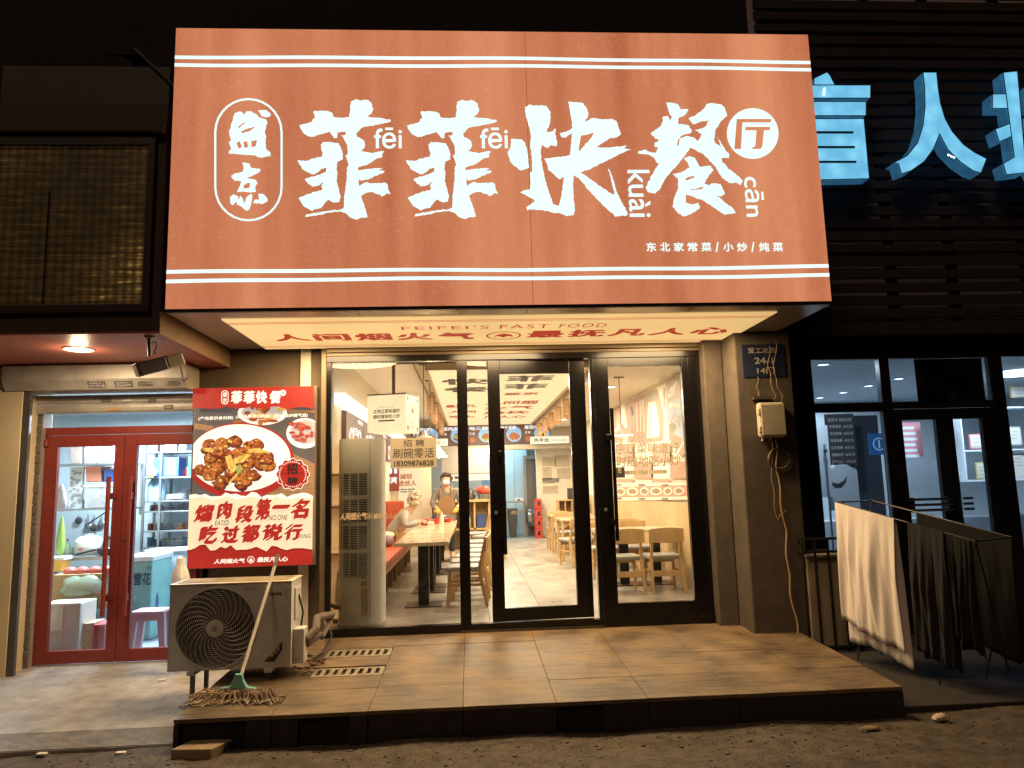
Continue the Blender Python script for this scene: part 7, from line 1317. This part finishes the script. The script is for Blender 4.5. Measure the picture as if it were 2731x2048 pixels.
x0, x1, z0, z1 = rY(870, 980, 1050, 1300, 1.45); hg = thing('hanging_shirt', 'white shirt with a black grinning print on a hanger inside the right shop', 'shirt', ((x0+x1)/2, 1.45, z0)); MB().poly([(x0, 1.45, z0), (x1, 1.45, z0), (x1, 1.45, z1-.08), ((x0+x1)/2+.06, 1.45, z1), ((x0+x1)/2-.06, 1.45, z1), (x0, 1.45, z1-.08)], (0, .03, 0)).build('cloth', m_rw, hg, bevel=.008)
gq = lambda x, y: (lambda p: (p.x, p.z))(P(*R1(x, y), 'Y', 1.445)); shape('print', hg, m_ink, [[gq(*p) for p in ((835, 1065), (885, 1105), (920, 1115), (960, 1095), (985, 1055), (975, 1105), (945, 1140), (905, 1145), (865, 1120))]], (0, 1.446, 0)); MB().tube([(x0-.02, 1.44, z1-.02), ((x0+x1)/2, 1.44, z1+.05), (x1+.02, 1.44, z1-.02)], .006, 6).build('hanger', m_ink, hg)
stp = thing('clothes_stand', 'thin grey pole stand in front of the price board', 'stand', (3.9, 1.3, -.18)); x0, x1, z0, z1 = rY(865, 840, 885, 1300, 1.25); MB().tube([(x0, 1.25, -.18), (x0, 1.25, z1)], .014, 8).build('pole', m_steel, stp, smooth=True); MB().lathe([(.16, 0), (.16, .02)], (x0, 1.25, -.18), 20).build('foot', m_steel, stp); MB().ell((x0, 1.24, z1-.08), (.025, .025, .025), 8, 6).build('knob', m_ink, stp)
x0, x1, z0, z1 = rY(1030, 640, 1190, 1300, 1.9); cbn = tag(MB().box(x0, x1, 1.9, 2.3, -.18, z1).build('dark_cabinet', M('cabinet_dark', (.05, .06, .075), .3)), 'dark glass cabinet beside the price board in the right shop', 'cabinet')
x0, x1, z0, z1 = rY(1145, 765, 1260, 915, 1.2); bsn = thing('blue_screen', 'small blue lit sign with white logo inside the right shop', 'screen', ((x0+x1)/2, 1.2, z0)); MB().box(x0, x1+.1, 1.2, 1.23, z0, z1).build('panel', EM('screen_blue', (.012, .07, .22), .8), bsn); shape('logo', bsn, EM('screen_white', (.3, .55, .85), .6), [ring(x0+.12, (z0+z1)/2, .08, .08, 28), ring(x0+.12, (z0+z1)/2, .065, .065, 28), [(x0+.11, (z0+z1)/2-.05), (x0+.13, (z0+z1)/2-.05), (x0+.13, (z0+z1)/2+.05), (x0+.11, (z0+z1)/2+.05)]], (0, 1.197, 0))
text('lettering', '励', bsn, EM('screen_white', (.3, .55, .85)), (x0+.25, 1.197, z0+.1), .09, .12)
ros = rY(1355, 690, 1440, 930, 2.6); t = thing('pink_poster', 'pink folded leaflet poster inside the right shop door', 'poster', (ros[0], 2.6, ros[2])); MB().box(ros[0], ros[1]+.1, 2.6, 2.62, ros[2], ros[3]).build('sheet', M('poster_pink', (.5, .2, .22), .7), t)
for k in range(6): MB().box(ros[0]+.05, ros[1]+.02*(k % 3), 2.597, 2.599, ros[3]-.1-.08*k, ros[3]-.06-.08*k).build('print', m_rw, t)
x0, x1, z0, z1 = rY(1600, 680, 1660, 845, 2.4); t = thing('neon_menu', 'dark framed board with orange and blue lines inside the right shop', 'board', (x0, 2.4, z0)); MB().box(x0, x1+.05, 2.4, 2.43, z0, z1).build('board', m_ink, t)
for k, c_ in enumerate(((.6, .2, .03), (.1, .3, .6), (.4, .05, .2), (.6, .15, .03))): MB().box(x0+.03, x1+.02, 2.397, 2.399, z1-.08-.12*k, z1-.04-.12*k).build('row', EM('row%d' % k, c_, .6), t)
x0, x1, z0, z1 = rY(1830, 760, 1960, 1090, 2.2); shf = thing('certificate_shelf', 'white shelf niche with framed certificates inside the right shop', 'shelf', (x0, 2.2, z0)); zc = P(*R1(1890, 880), 'Y', 2.2).z
for z in (z0, zc, z1+.35): MB().box(x0-.02, x1+.9, 2.2, 2.5, z-.02, z).build('board', m_rw, shf)
MB().box(x0-.04, x0-.021, 2.2, 2.5, z0-.02, z1+.35).build('side', m_rw, shf)
for i, (a_, b_, c_2, d_, lab) in enumerate(((1835, 770, 1925, 872, 'pink certificate on the upper shelf of the right shop'), (1880, 965, 1955, 1080, 'gold framed certificate on the lower shelf of the right shop'), (2095, 720, 2180, 850, 'grey framed certificate at the right edge, upper shelf'), (2120, 905, 2206, 1080, 'pale certificate at the right edge, lower shelf'), (2120, 435, 2206, 520, 'gold framed plaque near the top right edge'))):
    x0, x1, z0, z1 = rY(a_, b_, c_2, d_, 2.25); t = thing('certificate', lab, 'certificate', (x0, 2.25, z0), 'certificates in the right shop'); MB().box(x0, x1, 2.25, 2.27, z0, z1).build('frame', M('frame%d' % i, ((.5, .15, .15), (.45, .35, .12), (.3, .3, .32), (.4, .42, .42), (.4, .28, .1))[i], .5), t); MB().box(x0+.015, x1-.015, 2.246, 2.249, z0+.015, z1-.015).build('sheet', M('certificate_paper', (.5, .48, .42), .7), t)
    for k in range(3): MB().box(x0+.05, x1-.06, 2.243, 2.245, z1-.07-.05*k, z1-.06-.05*k).build('print', m_ppd, t)
tag(MB().box(5.0, 9, 3.0, 3.4, -.18, .75).build('reception_desk', M('desk_grey', (.32, .36, .4), .5), bevel=.01), 'grey reception desk inside the right shop', 'desk')
# ================================================================ slatted upper front with blue letters
slw = thing('slatted_screen', 'dark horizontal slat screen behind the blue letters', 'screen', (6.5, -.1, 2.9)); m_slat = M('slat_dark', (.035, .026, .026), .7, var=.2)
z = 3.05
while z < 6.75:
    j = rr.gauss(0, .005); MB().bar((3.25, -.145+j, z+.047+j), (9.5, -.145-j, z+.047-j*.6), .03, .095+rr.uniform(-.012, .006)).build('slat', m_slat, slw); z += .142
for x in (3.6, 4.52, 5.2, 6.05, 6.9, 7.8): MB().box(x, x+.09, -.125, -.06, 2.95, 6.8).build('post', m_slat, slw)
MB().box(3.22, 9.5, -.05, -.04, 2.95, 6.8).build('backing', M('backing_grey', (.45, .4, .45), .8), slw); MB().box(3.22, 9.5, -.18, .2, 2.86, 3.0).build('bottom_rail', m_slat, slw)
def blue():
    m = bpy.data.materials.new('blue_channel'); m.use_nodes = True; n = m.node_tree.nodes; l = m.node_tree.links; b = n['Principled BSDF']; tc = n.new('ShaderNodeTexCoord')
    v = n.new('ShaderNodeTexVoronoi'); v.inputs['Scale'].default_value = 6.5; l.new(tc.outputs['Object'], v.inputs[0]); cr = n.new('ShaderNodeValToRGB'); l.new(v.outputs[0], cr.inputs[0])
    cr.color_ramp.elements[0].color = (.22, .62, .86, 1); cr.color_ramp.elements[1].color = (.13, .44, .68, 1); cr.color_ramp.elements[1].position = .75
    l.new(cr.outputs[0], b.inputs['Emission Color']); b.inputs['Emission Strength'].default_value = 1.12; b.inputs['Base Color'].default_value = (.1, .25, .35, 1); return m
m_bl = blue(); m_bls = EM('blue_channel_side', (.035, .16, .3), .5, var=.3, scale=6); m_bld = M('channel_slot', (.02, .05, .07), .7); m_dot = EM('led_dot', (.9, 1, 1), 3)
TT = lambda x, y: (lambda p: (p.x, p.z))(P(2000+x/2.37, y/2.37, 'Y', -.42))
def letter(label, groups, extra=()):
    pts = [TT(*p) for gp in groups for p in gp]; t = thing('blue_letter', label, 'letter', (sum(p[0] for p in pts)/len(pts), -.3, min(p[1] for p in pts)), 'glowing blue sign letters')
    for i, gp in enumerate(groups):
        pp_ = [TT(*p) for p in gp]; y = -.42+.006*i
        b_ = shape('stroke', t, m_bls, [pp_], (0, -.28, 0), depth=.14-.006*i); shape('stroke_face', b_, m_bl, [pp_], (0, y-.025, 0))
        n = len(pp_); cx_ = sum(p[0] for p in pp_)/n; cz_ = sum(p[1] for p in pp_)/n
        ol = MB().tube([(a_, y-.026, b2) for a_, b2 in pp_+[pp_[0]]], .006, 4); ol.build('edge_trim', M('channel_edge', (.01, .03, .05), .5), b_)
    for x, y in extra:
        c_ = TT(x, y); MB().ell((c_[0], -.452, c_[1]), (.012, .006, .012), 8, 6).build('led', m_dot, t)
    for x in (pts[0][0],): MB().bar((x, -.28, pts[0][1]-.2), (x, -.12, pts[0][1]-.2), .03, .03).build('bracket', m_slat, t)
    return t
def cutrect(x0, y0, x1, y1): return [(x0, y0), (x1, y0), (x1, y1), (x0, y1)]
ren = [[(1085, 465), (1170, 465), (1180, 560), (1195, 660), (1225, 760), (1270, 840), (1340, 920), (1410, 970), (1485, 1010), (1450, 1100), (1400, 1085), (1320, 1030), (1240, 950), (1188, 850), (1150, 950), (1090, 1030), (1010, 1085), (950, 1105), (930, 1040), (900, 1035), (985, 990), (1050, 910), (1085, 800), (1098, 680), (1095, 560)]]
letter('glowing blue channel letter shaped like two spreading legs', ren, ((1243, 988), (1260, 996), (1277, 1003)))
mang = [cutrect(330, 545, 752, 628), [(400, 500), (480, 462), (500, 480), (530, 545), (400, 545)], cutrect(330, 645, 728, 735), [(330, 752), (718, 752), (752, 1130), (330, 1140)]]
t = letter('glowing blue channel letter half hidden by the orange sign', mang, ((462, 572), (460, 588), (458, 604)))
for y in (838, 931, 1024): a_ = TT(400, y+10); b_ = TT(645+(y-838)*.1, y); MB().box(a_[0], b_[0], -.452, -.432, a_[1], b_[1]).build('slot', m_bld, t)  # dark bars set on the letter face
an = [[(1590, 465), (1680, 460), (1735, 1095), (1610, 1110), (1590, 1040), (1660, 1000)], cutrect(1525, 600, 1620, 690), [(1545, 820), (1650, 780), (1660, 860), (1570, 900)], [(1850, 455), (1910, 455), (1920, 543), (1860, 543)], cutrect(1745, 545, 2065, 612), cutrect(1745, 614, 1800, 690), cutrect(2010, 614, 2065, 690), cutrect(1735, 740, 2085, 805), [(1855, 690), (1920, 690), (1850, 900), (1775, 900)], [(1780, 900), (1850, 870), (2065, 1055), (2010, 1110)], [(1960, 806), (2025, 806), (1950, 980), (1795, 1110), (1760, 1050), (1890, 940)]]
letter('glowing blue channel letter cut by the right edge of the picture', an)

# ================================================================ drying rack with towels, cage
rack = thing('drying_rack', 'thin metal folding drying rack before the right shop', 'rack', (3.6, -1.4, -.26)); m_rk = M('rack_steel', (.05, .048, .048), .35, .7)
A = P(1880+775/2.217, 1300+88/2.217, 'Y', -.9); B = P(1880+1600/2.217, 1300+318/2.217, 'Y', -2.0)
dirv = (B-A).normalized(); side = Vector((-dirv.y, dirv.x, 0)).normalized()
if side.y < 0: side = -side
F0 = P(1880+1383/2.217, 1300+1175/2.217, 'Z', -.262)
rkp = [A, B, B+side*.5, A+side*.5]
def rpt(a, b): MB().tube([a, b], .007, 8).build('bar', m_rk, rack, smooth=True)
for a_, b_ in ((A, B), (A+side*.5, B+side*.5), (B, B+side*.5), (A, A+side*.5)): rpt(a_, b_)
gA = Vector((A.x, A.y, -.262)); rpt(B, F0); rpt(B+side*.5, F0+side*.45+dirv*.1); rpt(F0, F0+Vector((-.5, .1, 0))); rpt(B, P(2690, 1790, 'Y', -1.7)); rpt(A+side*.5, Vector((A.x, A.y, -.262))+side*.1); rpt(A+side*.1, Vector((A.x, A.y, -.262))+side*.45)
def towel(name, label, mat, s0, s1, drop_f, drop_b, seed, amp=.02, thick=.003):
    """cloth folded over the front bar between s0 and s1 (metres along the bar)"""
    r_ = random.Random(seed); cr_ = [(r_.uniform(0, 1), r_.uniform(.15, .8), r_.uniform(-.25, .25)) for _ in range(9)]; nu, nv = 70, 44; vs = []; fs = []
    ph = [r_.uniform(0, 6) for _ in range(4)]
    for j in range(nv+1):
        v = -drop_b+(drop_b+drop_f)*j/nv
        for i in range(nu+1):
            u = i/nu; s = s0+(s1-s0)*u; d_ = abs(v); k = min(1, d_/.5)
            wv = amp*k*(sin(u*9+ph[0]+d_*.8)+.7*sin(u*17+ph[1]-d_*1.5)+.5*sin(u*33+ph[2]+d_*4))+.003*k*sin(u*57-d_*3)
            for cu0, cs, ct in cr_: wv += .012*k*cs*math.exp(-((u-cu0-ct*d_)/.018)**2)      # sharp creases
            p = A+dirv*(s*(1-.06*k*(u-.5)*2*0)+.02*k*sin(d_*3+ph[3])*(u-.5))
            if v < 0: q_ = p+side*(.014+.03*k)+side*wv*.6+Vector((0, 0, .014-d_+.03*sin(u*3.1)*k))
            else: q_ = p-side*(.014+.035*k)-side*wv+Vector((0, 0, .014-d_*(1+.05*(u-.3)*k)))
            vs.append(q_)
    for j in range(nv):
        for i in range(nu): a_ = j*(nu+1)+i; fs.append((a_, a_+1, a_+nu+2, a_+nu+1))
    o = MB().add(vs, fs).build(name, mat, smooth=True); m_ = o.modifiers.new('t', 'SOLIDIFY'); m_.thickness = thick; m_.offset = 0
    return tag(o, label, 'towel', 'towels on the drying rack')
LB = (B-A).length
towel('white_towel', 'large white towel hanging over the drying rack at the right', M('towel_white', (.76, .69, .66), .9, bump=.25, bscale=120), .0, .58, 1.06, 1.24, 3, .022)
towel('dark_towel', 'dark grey violet towel hanging behind the white towel', M('towel_dark', (.016, .014, .02), .9), .7, 1.0, 1.02, 1.1, 5)
towel('black_towel', 'black cloth at the low end of the drying rack', M('towel_black', (.006, .006, .006), .95), 1.03, LB*.97, .8, .9, 6)
Ak = A; A = A+side*.5
towel('black_blanket', 'wide black blanket hanging on the back bar of the drying rack', M('towel_black', (.006, .006, .006)), .45, LB, .95, 1.0, 9)
A = Ak
cg = thing('steel_cage', 'dark steel bar cage with a beige unit inside beside the right pier', 'cage', (3.35, -.35, -.22)); m_cg = M('cage_dark', (.03, .025, .022), .5, .5)
x0, x1, y0, y1, z0, z1 = 3.12, 3.62, -.58, -.06, -.22, .82
for x in (x0, x0+.12, x0+.25, x0+.38, x1): MB().box(x-.01, x+.01, y0-.01, y0+.01, z0, z1).build('bar', m_cg, cg)
for y in (y0+.13, y0+.26, y0+.39, y1): MB().box(x0-.01, x0+.01, y-.01, y+.01, z0, z1).build('bar', m_cg, cg)
for z in (z0+.05, z1-.12, z1): m_ = MB(); m_.box(x0-.012, x1+.012, y0-.012, y0+.012, z-.012, z+.012); m_.box(x0-.012, x0+.012, y0+.012, y1, z-.012, z+.012); m_.build('rail', m_cg, cg)
cu2 = thing('caged_unit', 'dusty beige outdoor unit inside the steel cage', 'air conditioner', (3.4, -.3, -.2)); MB().box(x0+.06, x1-.03, y0+.06, y1-.02, -.2, .64).build('body', M('unit_beige', (.32, .26, .18), .7, var=.2), cu2, bevel=.01); MB().box(x0+.05, x1-.02, y0+.05, y1-.01, .641, .67).build('top', M('unit_beige', (.32, .26, .18)), cu2, bevel=.006)
